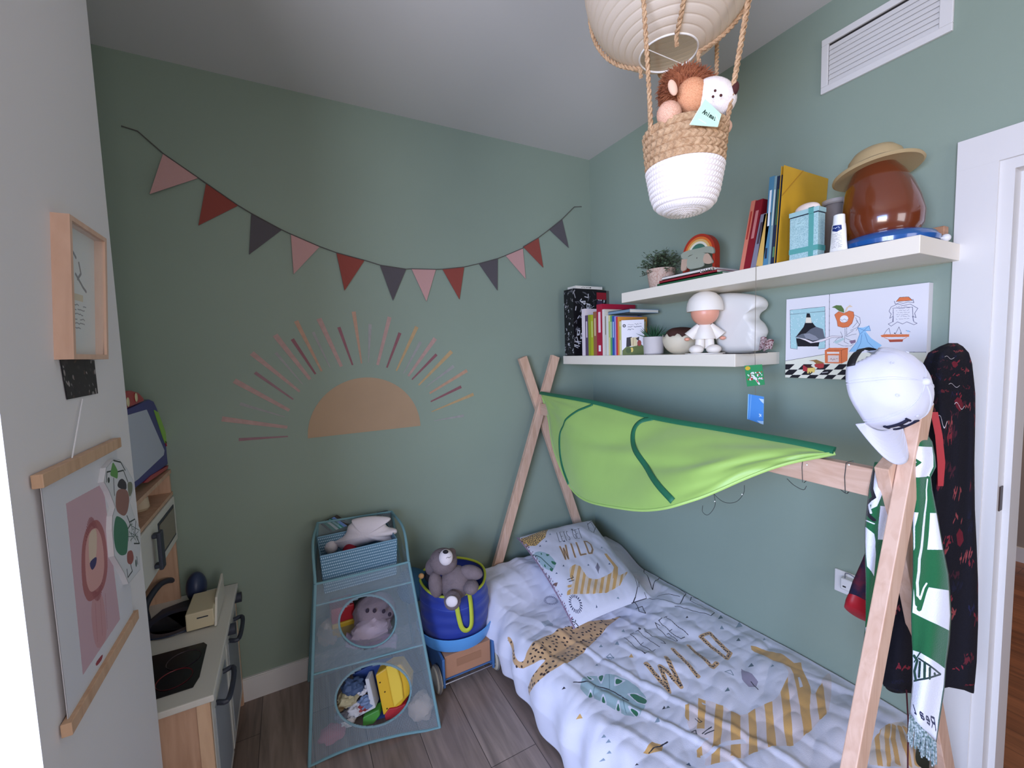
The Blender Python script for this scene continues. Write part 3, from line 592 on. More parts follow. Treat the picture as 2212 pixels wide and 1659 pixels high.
def spots(A, poly, n, r, col=(52, 36, 34)):
    A.clipto(poly); us = [p[0] for p in poly]; vs = [p[1] for p in poly]
    done = []
    for _ in range(n*12):
        u, v = random.uniform(min(us), max(us)), random.uniform(min(vs), max(vs))
        if all((u-a)**2+(v-b)**2 > (3.1*r)**2 for a, b in done):
            done.append((u, v)); A.dot(u, v, r*random.uniform(.7, 1.2), r*random.uniform(1.1, 1.7), col, random.uniform(.2, 1.2))
        if len(done) >= n: break
    A.clip = None
D.round = True
chee = dp(a4, (920,685),(600,770),(480,830),(365,905),(345,975),(315,975),(252,825),(232,825),(318,1025),(400,1000),(480,960),(430,1030),(400,1080),(370,1165),(378,1195),(400,1170),(440,1110),(530,1030),(640,990),(760,880),(880,740))
chee[0] = (chee[0][0]+.05, chee[0][1]-.02); D.poly(chee, TAN); spots(D, chee, 420, .0042)
leaf = dp(a4, (690,1150),(700,1100),(725,1068),(830,1060),(900,1066),(980,1092),(1080,1150),(1125,1220),(1100,1290),(1070,1340),(960,1320),(840,1240),(720,1185))
D.poly(leaf, TL)
for tr in (((1000,1185),(1060,1185),(1125,1225),(1110,1250),(1060,1235)),((918,1090),(978,1104),(915,1132)),((808,1063),(848,1063),(832,1112)),((728,1066),(772,1086),(750,1090)),((742,1198),(757,1155),(776,1205)),((828,1236),(845,1196),(856,1250)),((922,1290),(938,1238),(948,1300)),((1008,1272),(1075,1310),(1055,1342))):
    P = dp(a4, *tr); D.line(P, .0035, CL, True); D.poly(P, GR)
D.line(dp(a4, (650,1108),(740,1110),(880,1155),(1000,1225)), .0022, DK)
for L in (((880,1070),(880,1150)),((790,1120),(780,1180)),((960,1200),(990,1310))): D.line(dp(a4, *L), .001, (90, 120, 126))
D.round = False
o = Vector(dq(*a4(1112, 950))); ex = (Vector(dq(*a4(1375, 805)))-o)/8.1; ey = Vector(dq(*a4(975, 828)))-o
for i, ch_ in enumerate(['L', 'E', 'T', 'S', None, 'G', 'E', 'T']):
    if ch_: D.text(ch_, tuple(o+ex*1.16*i), tuple(ex*.72), tuple(ey), .0016, DK)
D.dot(*dq(*a4(1075, 772)), .004, .006, DK)
lw = [[(1395.6,1438.6),(1445,1494),(1426,1444),(1470.5,1483.8),(1439,1428)],[(1454,1408),(1508.5,1463.4)],[(1487,1394),(1538,1445.8),(1549,1437)],[(1514,1374),(1570,1424),(1577.6,1412),(1533,1368.5),(1514,1374)]]
for L in lw:
    P = [dq(*p) for p in L]; D.line(P, .0085, TAN)
    for (a, b), (c, d) in zip(P[:-1], P[1:]):
        n = int(math.hypot(c-a, d-b)/.0085)
        for i in range(n): D.dot(a+(c-a)*(i+.5)/n+random.uniform(-.005, .005), b+(d-b)*(i+.5)/n, .0028, .0042, DK, random.random()*3)
tig = dp(a5, (295,985),(390,985),(400,915),(470,935),(600,980),(735,1050),(860,1000),(1020,945),(1060,860),(1135,705),(960,612),(820,530),(818,502),(860,505),(1060,570),(1160,650),(1215,640),(1225,690),(1290,840),(1295,900),(1330,920),(1440,710),(1460,760),(1450,1020),(1420,1080),(1250,1215),(1160,1290),(1020,1320),(880,1370),(720,1410),(640,1465),(440,1469),(470,1405),(390,1398),(390,1340),(500,1240),(420,1255),(330,1190),(310,1100),(295,1070))
D.round = True; D.poly(tig, (214, 200, 202)); D.round = False; D.clipto(tig)
for st in (((400,915),(455,930),(450,1180),(395,1180)),((540,960),(600,980),(570,1469),(505,1469)),((665,1000),(735,1020),(728,1430),(660,1430)),((800,990),(860,980),(878,1390),(815,1390)),((925,950),(985,940),(1025,1340),(960,1340)),((1050,820),(1110,760),(1165,1300),(1100,1300)),((1325,870),(1390,800),(1425,1110),(1365,1110)),((295,985),(330,985),(325,1110),(295,1090)),((385,1330),(430,1310),(430,1400),(385,1400))): D.poly(dp(a5, *st), OC)
D.poly(dp(a5, (810,495),(1060,565),(1160,640),(1230,640),(1300,860),(1290,1000),(1310,1210),(1240,1230),(1190,900),(1160,740),(1130,690),(820,535)), OC); D.clip = None
D.poly(dp(a5, (1195,770),(1210,770),(1232,850),(1210,860)), CL); D.poly(dp(a5, (425,945),(465,960),(460,972),(430,965)), CL)
D.line(dp(a5, (770,1268),(600,1320),(430,1395)), .006, CL)
for L in (((375,1090),(410,1120),(430,1112),(395,1085)),((345,1200),(385,1190),(390,1228),(345,1205)),((428,1218),(505,1163)),((455,1225),(522,1188))): D.line(dp(a5, *L), .0014, DK)
D.poly(dp(a5, (742,688),(830,740),(872,790),(860,830),(800,830),(750,770)), (150, 140, 160)); D.line(dp(a5, (818,790),(872,850)), .0016, DK)
D.poly(dp(a4, (1095,1570),(1150,1495),(1225,1510),(1212,1570)), OC); D.line(dp(a4, (1130,1560),(1250,1495)), .002, DK)
for zz, x, y, s_, c in ((a4,1230,1272,14,DK),(a4,1188,1362,18,GB),(a4,697,1325,20,OC),(a4,848,1465,14,GB),(a4,875,1500,14,GB),(a4,880,1565,14,GB),(a4,846,1605,12,GB),(a4,1018,943,16,OC),(a4,930,868,16,GB),(a4,968,788,12,GB),(a4,1378,695,9,DK),(a4,800,992,10,GB),(a4,590,1145,9,DK),(a4,1058,1640,12,DK),(a4,1386,1645,18,(70,86,110)),
   (a5,578,275,20,(80,100,112)),(a5,725,335,30,GB),(a5,585,358,16,GB),(a5,722,457,18,(70,88,96)),(a5,825,670,24,(80,100,110)),(a5,992,678,16,GB),(a5,630,852,20,(90,110,120)),(a5,160,990,16,(80,100,110)),(a5,75,1103,20,GB),(a5,925,455,10,GB),(a5,310,272,9,DK),(a4,825,880,12,GB)):
    D.poly(dp(zz, (x-s_, y+s_*.6), (x+s_, y+s_*.5), (x+s_*.1, y-s_*.9)), c)
for zz, P in ((a4, ((862,945),(910,955),(885,968))), (a4, ((860,945),(885,930),(912,960))), (a5, ((615,715),(680,735),(655,700)))): D.line(dp(zz, *P), .0014, (120, 136, 150), True)
for L in (((1085,315),(1110,380),(1100,420),(1155,520),(1165,490),(1200,445),(1290,460),(1345,500),(1370,548),(1335,610),(1250,600),(1145,575)),((1300,620),(1420,655),(1530,688),(1552,668),(1480,630),(1400,590),(1405,570),(1470,558)),((1125,335),(1140,400),(1160,350),(1100,330)),((1190,560),(1260,550),(1330,570)),((1050,640),(1090,620),(1112,668),(1070,655),(1060,625)),((1060,620),(1040,590),(1100,560),(1145,575))): D.line(dp(a4, *L), .0019, DK)
c_ = Vector(dq(*a4(505, 592))); R1 = (Vector(dq(*a4(550, 592)))-c_).length
for i in range(26):
    t = i/26*2*pi; D.line([(c_.x+R1*.75*math.cos(t), c_.y+R1*.75*math.sin(t)), (c_.x+R1*1.05*math.cos(t), c_.y+R1*1.05*math.sin(t))], .0014, (60, 60, 100))
D.poly(dp(a4, (440,735),(485,712),(520,740),(515,762),(470,758)), (170, 178, 190))
foot = dp(a2, (290,1540),(330,1470),(400,1400),(480,1368),(520,1400),(600,1480),(740,1560),(760,1650),(280,1655))
D.poly(foot, (214, 200, 190)); D.clipto(foot)
for i in range(7): D.line(dp(a2, (450+i*34-90, 1380+i*6), (330+i*52, 1470+i*12), (340+i*62, 1655)), .0055, OC)
D.clip = None
duvet = MB().grid(lambda i, j: duv(i, j)[0], NU, NV, uvf=None)
k = 0
for i in range(NU+1):
    for j in range(NV+1): duvet.uv[k] = D.uv(*duv(i/NU, j/NV, 0)[1]); k += 1
obj('duvet', duvet, D.material('duvet_print', .85, bump=.25, bscale=500, sheen=.25), smooth=180, solid=-.006, label='white duvet printed with cheetah, tiger, leaf and WILD lettering, spread over the bed', cat='duvet')
# ---------------------------------------------------------------- pillow
PA, PB, PC, PD = on(1117, 1162, 2, .445), on(1278, 1124, 2, .47), on(1408, 1290, 2, .37), on(1240, 1358, 2, .375)
pn = (PB-PA).cross(PC-PB).normalized(); pn = pn if pn.z > 0 else -pn
def pil(u, v, side=1):
    q = PA.lerp(PB, u).lerp(PD.lerp(PC, u), v)
    pin = lambda t: (1-abs(2*t-1)**2.6)
    h = (max(0, pin(u)*pin(v)))**.5; ins = .05*(1-abs(2*u-1)**2)*(1 if v > .5 else -1)*abs(2*v-1)**6*-.3
    q = q+(PD-PA)*ins+(PB-PA)*(.04*(1-(2*v-1)**2)*(1 if u < .5 else -1)*abs(2*u-1)**6)
    w_ = noise.noise(Vector((u*5, v*5, 9)))*.008*h+noise.turbulence(Vector((u*6, v*4, 2)), 2, True)*.008*h
    return q+pn*(side*h*(.065 if side > 0 else .03)+w_)
g0 = [(pil(i/60, j/60), (i/60, j/60)) for i in range(61) for j in range(61)]
pq_ = Look([g[0] for g in g0], [g[1] for g in g0])
A_ = Art(900, 1100, (0, 0, 1, 1), CL)
def pp(*P): return [pq_(*a4(*p)) for p in P]
A_.poly(pp((300,200),(345,180),(490,130),(470,180),(410,235),(330,260)), (206, 166, 96)); spots(A_, pp((300,200),(345,180),(490,130),(470,180),(410,235),(330,260)), 160, .006)
lf = pp((392,285),(430,268),(480,280),(530,330),(538,360),(515,402),(460,380),(420,335)); A_.round = True; A_.poly(lf, TL)
for tr in (((470,285),(500,290),(480,305)),((505,330),(540,340),(535,360),(512,350)),((495,375),(520,385),(515,402),(500,395)),((465,350),(475,375),(460,365)),((440,275),(450,290),(440,292))): A_.poly(pp(*tr), GR)
A_.line(pp((385,300),(440,310),(520,385)), .004, (40, 80, 70))
A_.round = False
def ptxt(chars, o, e, up, r, c, sp=1.0):
    o = Vector(pq_(*a4(*o))); e = (Vector(pq_(*a4(*e)))-o)/len(chars); up = Vector(pq_(*a4(*up)))-o
    for i, ch_ in enumerate(chars):
        if ch_ != ' ': A_.text(ch_, tuple(o+e*i), tuple(e*.68), tuple(up), r, c)
ptxt("LETS GET", (560, 210), (715, 185), (540, 150), .0028, DK)
ptxt("WILD", (590, 320), (800, 278), (562, 240), .0105, TAN); ptxt("WILD", (590, 320), (800, 278), (562, 240), .003, (70, 50, 40))
tg = pp((622,375),(660,352),(690,362),(740,440),(800,450),(860,430),(900,400),(910,370),(870,320),(845,285),(862,284),(900,330),(935,375),(935,430),(990,402),(1000,405),(950,490),(900,515),(860,540),(780,545),(740,540),(680,545),(610,552),(605,530),(650,500),(610,505),(605,490),(650,480),(625,430))
A_.round = True; A_.poly(tg, (216, 196, 176)); A_.round = False; A_.clipto(tg)
for i in range(10): x = 630+i*40; A_.poly(pp((x+18, 340), (x+38, 340), (x-2, 560), (x-22, 560)), OC)
A_.poly(pp((845,280),(870,284),(940,380),(925,440),(900,440),(905,370)), OC); A_.clip = None
for L in (((610,450),(650,440)),((620,465),(655,455)),((640,425),(650,435))): A_.line(pp(*L), .003, DK)
A_.poly(pp((803,342),(820,375),(808,408),(790,375)), (140, 134, 150)); A_.line(pp((805,345),(808,410)), .002, DK)
for L in (((740,90),(750,130),(780,150),(800,110),(770,75),(740,100)),((760,85),(790,130)),((1055,400),(1060,500),(1045,560),(1030,600)),((1070,500),(1090,450),(1110,470)),((1030,620),(1060,585),(1115,570),(1105,540)),((640,720),(680,745)),((665,715),(660,745))): A_.line(pp(*L), .003, DK)
cc = Vector(pq_(*a4(665, 605)))
for i in range(20): t = i/20*2*pi; A_.line([(cc.x+.045*math.cos(t), cc.y+.045*math.sin(t)), (cc.x+.062*math.cos(t), cc.y+.062*math.sin(t))], .004, (64, 64, 90))
for x, y in ((500,160),(475,205),(435,235),(590,205),(640,130),(745,358),(585,362),(935,568),(930,612),(798,624),(575,545),(540,410),(830,245),(880,350),(940,290)): A_.poly(pp((x-7, y+5), (x+7, y+4), (x, y-7)), random.choice([(80, 92, 120), GB, (60, 64, 90)]))
A_.poly(pp((515,490),(550,470),(540,495)), (120, 90, 80))
for i in range(150): A_.dot(random.uniform(.0, .028), random.random(), .006, .004, random.choice([(120, 60, 90), (200, 190, 200), (60, 60, 80)]))
pil_o = thing('pillow', 'white pillow with printed tiger and lettering at the head of the bed', 'pillow', tuple((PA+PC)/2))
obj('pillow_front', MB().grid(lambda u, v: pil(u, v), 70, 70, uvf=lambda u, v, p: (u, v)), A_.material('pillow_print', .85, bump=.25, bscale=500, sheen=.2), pil_o, smooth=180)
obj('pillow_back', MB().grid(lambda u, v: pil(u, v, -1), 40, 40), mat('pillow_cloth', CL, rough=.9), pil_o, smooth=180)
obj('piping', MB().tube([pil(0.002, t/40) for t in range(41)], .004, 8), mat('speckled_piping', (190, 170, 190), rough=.9, rgb2=(90, 50, 80), vscale=300), pil_o)
def onr(px, py, off=0): return onp(px, py, (1.293+off, 2.068, 0), (1.622, -.088, 0))   # on the upright plane through the ridge beam
# ---------------------------------------------------------------- leaf canopy over the ridge beam
ridge = spline([onr(1168, 850), onr(1280, 870), onr(1410, 903), onr(1550, 928), onr(1700, 955), onr(1803, 976)], 12)
edge = spline([onr(1172, 858, -.002), onr(1184, 905, -.02), onr(1197, 970, -.07), onr(1225, 1042, -.14), onr(1265, 1081, -.19), onr(1350, 1099, -.24), onr(1430, 1099, -.25), onr(1500, 1080, -.22), onr(1600, 1036, -.14), onr(1700, 1003, -.07), onr(1802, 978, -.002)], 8)
def samp(L, t): f_ = t*(len(L)-1); i = min(int(f_), len(L)-2); return L[i].lerp(L[i+1], f_-i)
def lf_(t, s_, side=1, off=0):
    te = .0+t; a, b = samp(ridge, t), samp(edge, te)
    if side < 0: b = Vector((a.x+(a.x-b.x)*.75, b.y, a.z-(a.z-b.z)*.55))
    m_ = a.lerp(b, .5); L = (b-a).length; out_ = Vector((-.8*side, 0, .55)).normalized()
    c = m_+out_*L*.2; p = a*(1-s_)**2+c*2*s_*(1-s_)+b*s_*s_
    w_ = .006*math.sin(s_*9+t*23+3*noise.noise(Vector((t*4, s_*4, 0))))*math.sin(pi*s_)*min(1, L*4)+.004*math.sin((s_*4-t*9)*3+1)*s_
    p += out_*(w_+off)
    return p
LEAF = mat('leaf_fabric', (158, 192, 96), rough=.45, var=.06, vscale=6, spec=.4, sheen=.2)
b_ = LEAF.node_tree.nodes['Principled BSDF']; b_.inputs['Subsurface Weight'].default_value = 0
DLEAF = mat('leaf_tape', (34, 104, 72), rough=.6)
lc = thing('leaf_canopy', 'bright green fabric leaf canopy draped over the ridge beam of the bed', 'canopy', (1.288, 1.3, .9))
obj('leaf_half', MB().grid(lambda i, j: lf_(i, j), 90, 36), LEAF, lc, smooth=180, solid=.0015)
obj('leaf_half', MB().grid(lambda i, j: lf_(i, j, -1), 60, 24), LEAF, lc, smooth=180, solid=.0015)
obj('hem', MB().tube([lf_(i/90, 1) for i in range(91)], .0045, 8), mat('leaf_hem', (168, 202, 108), rough=.5), lc)
obj('midrib', MB().tube([r+Vector((-.002, 0, .004)) for r in ridge], .011, 10, flat=.45), DLEAF, lc)
def tuv(px, py):   # leaf parameters nearest a measured point
    return LQ(px, py)
g0 = [(lf_(i/90, j/45), (i/90, j/45)) for i in range(91) for j in range(46)]; LQ = Look([g[0] for g in g0], [g[1] for g in g0])
a3 = Z(1020, 740, 2.3532)
for pts, wv in ((((615,315),(540,345),(475,400),(450,460),(448,530),(460,620),(488,722)), .012), (((925,385),(860,400),(828,440),(818,500),(850,580),(920,690),(1020,808)), .02)):
    P = spline([(*LQ(*a3(*p)), 0) for p in pts], 6)
    rows = []
    for i, p in enumerate(P):
        d_ = (P[min(i+1, len(P)-1)]-P[max(0, i-1)]); d3 = lf_(min(1, p.x+1e-3), p.y)-lf_(p.x, p.y)
        q = lf_(p.x, p.y, 1, .003); q2 = lf_(P[min(i+1, len(P)-1)].x, P[min(i+1, len(P)-1)].y, 1, .003); q1 = lf_(P[max(0, i-1)].x, P[max(0, i-1)].y, 1, .003)
        tn_ = (q2-q1).normalized(); nn = Vector((-.8, 0, .5)).normalized(); sd = tn_.cross(nn).normalized()*wv*.5
        rows.append([q-sd, q-sd*.3+nn*.0015, q+sd*.3+nn*.0015, q+sd])
    obj('vein', MB().loft(rows, caps=False, closed=False), DLEAF, lc, smooth=60, solid=.0015)
# ---------------------------------------------------------------- fine wire light string on the beam
wl = thing('wire_light_string', 'thin wire string of tiny bead lights looped round the ridge beam', 'light string', (1.29, .7, 1.15))
w_ = MB()
for px in (1742, 1835):
    c_ = onr(px, 1015); y = c_.y; x = c_.x
    w_.tube([Vector((x+dx, y+dy, z_)) for dx, z_, dy in ((-.017, 1.15, 0), (-.018, 1.19, .002), (-.017, 1.226, 0), (0, 1.227, 0), (.017, 1.226, 0), (.017, 1.152, 0), (0, 1.151, 0), (-.017, 1.15, -.003))], .0009, 5)
for L in ([(1742, 1050), (1735, 1058), (1715, 1048), (1700, 1034)], [(1836, 1060), (1828, 1066), (1812, 1054)], [(1608, 1048), (1606, 1066), (1590, 1084), (1565, 1085), (1545, 1070), (1540, 1058), (1545, 1090), (1530, 1112), (1518, 1106), (1518, 1092)]):
    w_.tube(spline([onr(*p, -.012) for p in L], 6), .0009, 5)
obj('wire', w_, mat('fine_wire', (90, 92, 90), rough=.4, metal=.6), wl)
bd = mat('tiny_bead', (245, 240, 225), rough=.2)
for px, py in ((1743, 1004), (1834, 1004), (1603, 1068), (1544, 1083), (1742, 990)): p = onr(px, py, -.018); obj('bead', MB().ell(p, .0022, nu=8, nv=6), bd, wl)
# ---------------------------------------------------------------- floating shelves
SHM = mat('cream_shelf_foil', (234, 224, 206), rough=.35)
SX = 1.463; U0, U1, UZ0, UZ1 = .483, 1.586, 1.744, 1.791; L0, L1, LZ0, LZ1 = .991, 2.09, 1.441, 1.489
obj('floating_shelf', MB().box((SX, U0, UZ0), (X0, U1, UZ1)), SHM, smooth=0, bevel=.0015, label='upper cream floating shelf, running towards the door', cat='shelf', group='floating shelves')
obj('floating_shelf', MB().box((SX, L0, LZ0), (X0, L1, LZ1)), SHM, smooth=0, bevel=.0015, label='lower cream floating shelf, close to the room corner', cat='shelf', group='floating shelves')
PAGES = mat('book_pages', (228, 222, 206), rough=.9, bump=.3, bscale=400)
def book(y0, y1, x0, x1, z0, z1, rgb, label, group, lean=0, mark=None, ma=None, cat='book', mark2=None):
    ya, yb = sorted((y0, y1)); sh = lambda y, z: y+lean*(z-z0); c = min(.0022, (yb-ya)*.22)
    B = thing('book', label, cat, ((x0+x1)/2, (ya+yb)/2, z0), group)
    def bx(m_, xa, xb_, a, b, za, zb_): m_.hexa([(xa, sh(a, za), za), (xb_, sh(a, za), za), (xb_, sh(b, za), za), (xa, sh(b, za), za), (xa, sh(a, zb_), zb_), (xb_, sh(a, zb_), zb_), (xb_, sh(b, zb_), zb_), (xa, sh(b, zb_), zb_)])
    m_ = MB(); bx(m_, x0, x0+c, ya, yb, z0, z1); bx(m_, x0+c, x1, ya, ya+c, z0, z1); bx(m_, x0+c, x1, yb-c, yb, z0, z1)
    obj('cover', m_, ma or mat('cover_%d_%d_%d' % rgb, rgb, rough=.45), B, smooth=0)
    m_ = MB(); bx(m_, x0+c, x1-.004, ya+c, yb-c, z0+.003, z1-.004); obj('pages', m_, PAGES, B, smooth=0)
    for mk, (f0, f1) in ((mark, (.45, .85)), (mark2, (.08, .2))):
        if mk:
            m_ = MB(); za, zb_ = lerp(z0, z1, f0), lerp(z0, z1, f1); bx(m_, x0-.0005, x0, lerp(ya, yb, .3), lerp(ya, yb, .7), za, zb_)
            obj('spine_title', m_, mat('cover_%d_%d_%d' % mk, mk, rough=.45), B, smooth=0)
    return B
xs = 1.480
def yb_(px): return on(px, 764, 0, xs).y
edges = [1258, 1265, 1271.5, 1277, 1282.5, 1290, 1302, 1307, 1311, 1315, 1319, 1323, 1328, 1331.5, 1335, 1338.5, 1342]
tops = [667, 681, 680, 680, 673, 657, 668, 668, 681, 681, 682, 682, 683, 684, 684, 694]
G1 = "picture books on the lower shelf"
info = [((228, 214, 216), 'wide pale pink picture book beside the black magazine file', None), ((92, 70, 98), 'thin plum book with a pale edge beside the lime books', (220, 200, 210)),
 ((150, 158, 40), 'dull lime green book, the farther of the two lime ones', None), ((170, 178, 36), 'bright lime green book, the nearer of the two lime ones', (200, 206, 120)),
 ((150, 96, 66), 'brown speckled book between the lime and the red books', (210, 190, 150)), ((166, 28, 56), 'tall dark red and magenta hardback, tallest of the picture books', (236, 200, 206)),
 ((222, 212, 202), 'thin cream book right beside the tall red hardback', None), ((206, 196, 178), 'thin beige book second from the tall red hardback', (120, 110, 90)),
 ((216, 214, 208), 'thin off-white book under the grey-blue lying book', None), ((214, 206, 140), 'thin pale yellow book beside the green one', (150, 180, 80)), ((96, 160, 96), 'thin green picture book beside the blue one', (200, 220, 190)),
 ((46, 84, 160), 'blue picture book in the lower shelf row', (190, 200, 230)), ((160, 150, 200), 'thin lavender book beside the blue one', None), ((200, 46, 66), 'thin red book between lavender and orange ones', None),
 ((222, 150, 60), 'thin orange book near the white cover book', None), ((222, 214, 160), 'thin pale book touching the white cover book', (170, 176, 60))]
deps = [.20, .17, .18, .18, .16, .235, .2, .2, .19, .19, .19, .19, .18, .18, .19, .17]
for i in range(16):
    z1 = on((edges[i]+edges[i+1])/2, tops[i], 0, xs).z
    book(yb_(edges[i])-.0004, yb_(edges[i+1])+.0004, xs, xs+deps[i], LZ1, z1, info[i][0], info[i][1], G1, mark=info[i][2], mark2=(236, 220, 226) if i == 5 else None)
zt_ = max(on((edges[i]+edges[i+1])/2, tops[i], 0, xs).z for i in range(8, 15))
B = thing('book', 'grey-blue book lying flat on top of the lower shelf row', 'book', (1.56, yb_(1328), zt_), G1)
ya, yb = yb_(1357), yb_(1312)
obj('cover', MB().box((1.49, ya, zt_+.0005), (1.69, yb, zt_+.003)).box((1.49, ya, zt_+.016), (1.69, yb, zt_+.0185)).box((1.49, ya, zt_+.0005), (1.493, yb, zt_+.0185)), mat('cover_greyblue', (120, 146, 164), rough=.5), B, smooth=0)
obj('pages', MB().box((1.493, ya+.002, zt_+.003), (1.688, yb-.002, zt_+.016)), PAGES, B, smooth=0)
# book standing cover-on
dv = Vector((.8, -.6, 0)).normalized(); n_ = Vector((dv.y, -dv.x, 0)); q0 = Vector((1.478, yb_(1343)-.003, LZ1))
wd_ = (onp(1392, 765, q0, n_)-q0).dot(dv); ht = onp(1365, 691, q0+dv*wd_*.4, n_).z-LZ1
A_ = Art(400, 600, (0, 0, 1, 1.5), (222, 218, 220)); tc_ = (110, 110, 120)
for y, n in ((1.28, 14), (1.17, 9), (1.06, 6)): A_.scrawl((.28, y), (.6 if n > 8 else .3, 0), (0, .06), n, .012 if n < 14 else .007, tc_)
A_.dot(.12, 1.26, .07, .07, (60, 56, 60)); A_.dot(.12, 1.26, .03, .04, (190, 186, 186))
A_.poly([(.02, 0), (.98, 0), (.98, .35), (.8, .5), (.6, .38), (.4, .35), (.25, .4), (.02, .2)], (92, 104, 50)); A_.poly([(.2, .35), (.22, .75), (.45, .78), (.5, .4)], (40, 34, 36))
A_.poly([(.42, .38), (.4, .74), (.7, .76), (.68, .38)], (214, 196, 150)); A_.poly([(.62, .7), (.78, .78), (.76, .58)], (50, 44, 44)); A_.dot(.78, .5, .09, .13, (150, 62, 52)); A_.dot(.45, .22, .06, .1, (214, 186, 96)); A_.line([(.5, .4), (.52, .74)], .01, (150, 110, 80)); A_.dot(.3, .2, .12, .12, (66, 84, 40))
wb = thing('book', 'white picture book turned cover-on with a green picture, beside the succulent', 'book', tuple(q0+dv*wd_/2))
P = [q0, q0+dv*wd_, q0+dv*wd_+Vector((0, 0, ht)), q0+Vector((0, 0, ht))]
obj('book_block', MB().slab([p-n_*.001 for p in P], -n_*.009), mat('cover_white', (222, 218, 220), rough=.5), wb, smooth=0)
obj('front_cover', MB().quad([p-n_*.0004 for p in P], [(0, 0), (1, 0), (1, 1), (0, 1)]), A_.material('white_cover_art', .4), wb, smooth=0)
# black magazine files with comic drawings
def comic(name, w, h, n, red=False):
    A = Art(w, h, (0, 0, 1, h/w), (22, 20, 24)); hh = h/w
    for k in range(n):
        u, v = random.random(), random.random()*hh; c = random.choice([(206, 204, 206), (150, 148, 152), (90, 88, 94), (206, 204, 206)])
        pts = [(u+random.uniform(-.12, .12), v+random.uniform(-.14, .14)) for _ in range(random.choice([2, 3, 3, 4]))]
        A.line(pts, random.uniform(.006, .02), c)
    for k in range(4): u, v = random.uniform(.1, .8), random.uniform(.1, hh-.3); A.poly([(u, v), (u+.12, v+.02), (u+.15, v+.2), (u+.03, v+.22)], (206, 204, 206)); A.dot(u+.07, v+.12, .03, .05, (22, 20, 24))
    if red: A.poly([(0, hh*.86), (1, hh*.86), (1, hh*.97), (0, hh*.97)], (150, 30, 44)); A.poly([(.05, hh*.5), (.6, hh*.5), (.6, hh*.84), (.05, hh*.84)], (70, 48, 74))
    return A.material(name, .35)
def comicbox(x0, x1, y0, y1, z1, m1, m2, label):
    T = thing('magazine_file', label, 'file box', ((x0+x1)/2, (y0+y1)/2, LZ1), 'black comic-print file boxes')
    e = .0006
    obj('file_box', MB().box((x0, y0, LZ1), (x1, y1, z1)), mat('black_card', (24, 22, 26), rough=.4), T, smooth=0, bevel=.001)
    obj('printed_side', MB().quad([(x0-e, y1, LZ1+.002), (x0-e, y0, LZ1+.002), (x0-e, y0, z1-.002), (x0-e, y1, z1-.002)], [(0, 0), (1, 0), (1, 1), (0, 1)]), m1, T, smooth=0)
    obj('printed_side', MB().quad([(x0, y0-e, LZ1+.002), (x1, y0-e, LZ1+.002), (x1, y0-e, z1-.002), (x0, y0-e, z1-.002)], [(0, 0), (1, 0), (1, 1), (0, 1)]), m2, T, smooth=0)
bx0 = 1.475; y0m, y1m = on(1241, 766, 0, bx0).y, on(1219.5, 766, 0, bx0).y; y1m = min(y1m, 2.085); zm = on(1241, 622, 0, bx0).z
x_of = lambda px: on(px, 650, 1, y0m).x
xa_, xb_ = x_of(1289), min(x_of(1334), X0-.012)
comicbox(bx0, xa_-.001, y0m, y1m, zm, comic('comic_print', 120, 700, 60), comic('comic_print_wide', 300, 700, 70), 'black magazine file with white comic drawings at the left end of the lower shelf')
comicbox(xa_+.001, xb_-.012, y0m+.003, y1m, zm-.003, comic('comic_print_back', 120, 700, 30), comic('comic_print_red', 300, 700, 40, True), 'black and purple file with a red band, behind the front black one near the wall')
book(y0m+.004, y1m, xb_-.010, X0-.0015, LZ1, zm-.004, (92, 92, 84), 'grey-green folder standing against the wall behind the black files', None)
wt = thing('white_box', 'flat white box lying on top of the black magazine files', 'box', (1.55, y0m, zm))
obj('box_body', MB().box((bx0+.02, y0m+.002, zm+.0005), (xa_+.045, y1m-.01, zm+.017)), mat('white_card', (224, 218, 206), rough=.5), wt, smooth=0, bevel=.001)
A_ = Art(400, 60, (0, 0, 1, .15), (224, 218, 206)); A_.scrawl((.2, .04), (.3, 0), (0, .05), 9, .008, (50, 46, 44)); A_.dot(.54, .07, .03, .03, (40, 36, 36))
obj('box_lettering', MB().quad([(bx0+.02, y0m+.0014, zm+.001), (xa_+.045, y0m+.0014, zm+.001), (xa_+.045, y0m+.0014, zm+.0165), (bx0+.02, y0m+.0014, zm+.0165)], [(0, 0), (1, 0), (1, 1), (0, 1)]), A_.material('box_lettering_print', .5), wt, smooth=0)
# succulent
c = Vector((1.545, on(1412, 762, 0, 1.545).y, LZ1)); s = (c-EYE).dot(FWD)/FPX
su = thing('potted_succulent', 'small spiky green succulent in a pale grey pot on the lower shelf', 'plant', c)
pr = 22*s
obj('pot', MB().lathe([(pr*.80, .0005), (pr*.93, .006), (pr, 33*s), (pr*1.0, 38*s), (pr*.9, 38*s), (pr*.86, 30*s)], c, 36), mat('pale_grey_pot', (196, 188, 184), rough=.7, bump=.2), su)
obj('soil', MB().lathe([(pr*.9, 33*s), (pr*.9, 34*s)], c, 24), mat('dark_soil', (58, 44, 36), rough=.95, bump=.6), su)
SUC = mat('succulent_green', (58, 104, 70), rough=.5, rgb2=(40, 76, 52), vscale=30)
for i in range(34):
    a = i*2.4; el = .25+1.2*(i/34)**.8; L = (34-6*(i/34))*s
    d = Vector((math.cos(a)*math.cos(el), math.sin(a)*math.cos(el), math.sin(el))); b0 = c+Vector((0, 0, 34*s))+Vector((d.x, d.y, 0))*pr*.2
    obj('leaf', MB().tube([b0, b0+d*L*.35, b0+d*L*.75+Vector((0, 0, .002)), b0+d*L+Vector((0, 0, .005))], .003, 6, radii=[.0035, .0042, .0025, .0004], flat=.55), SUC, su)
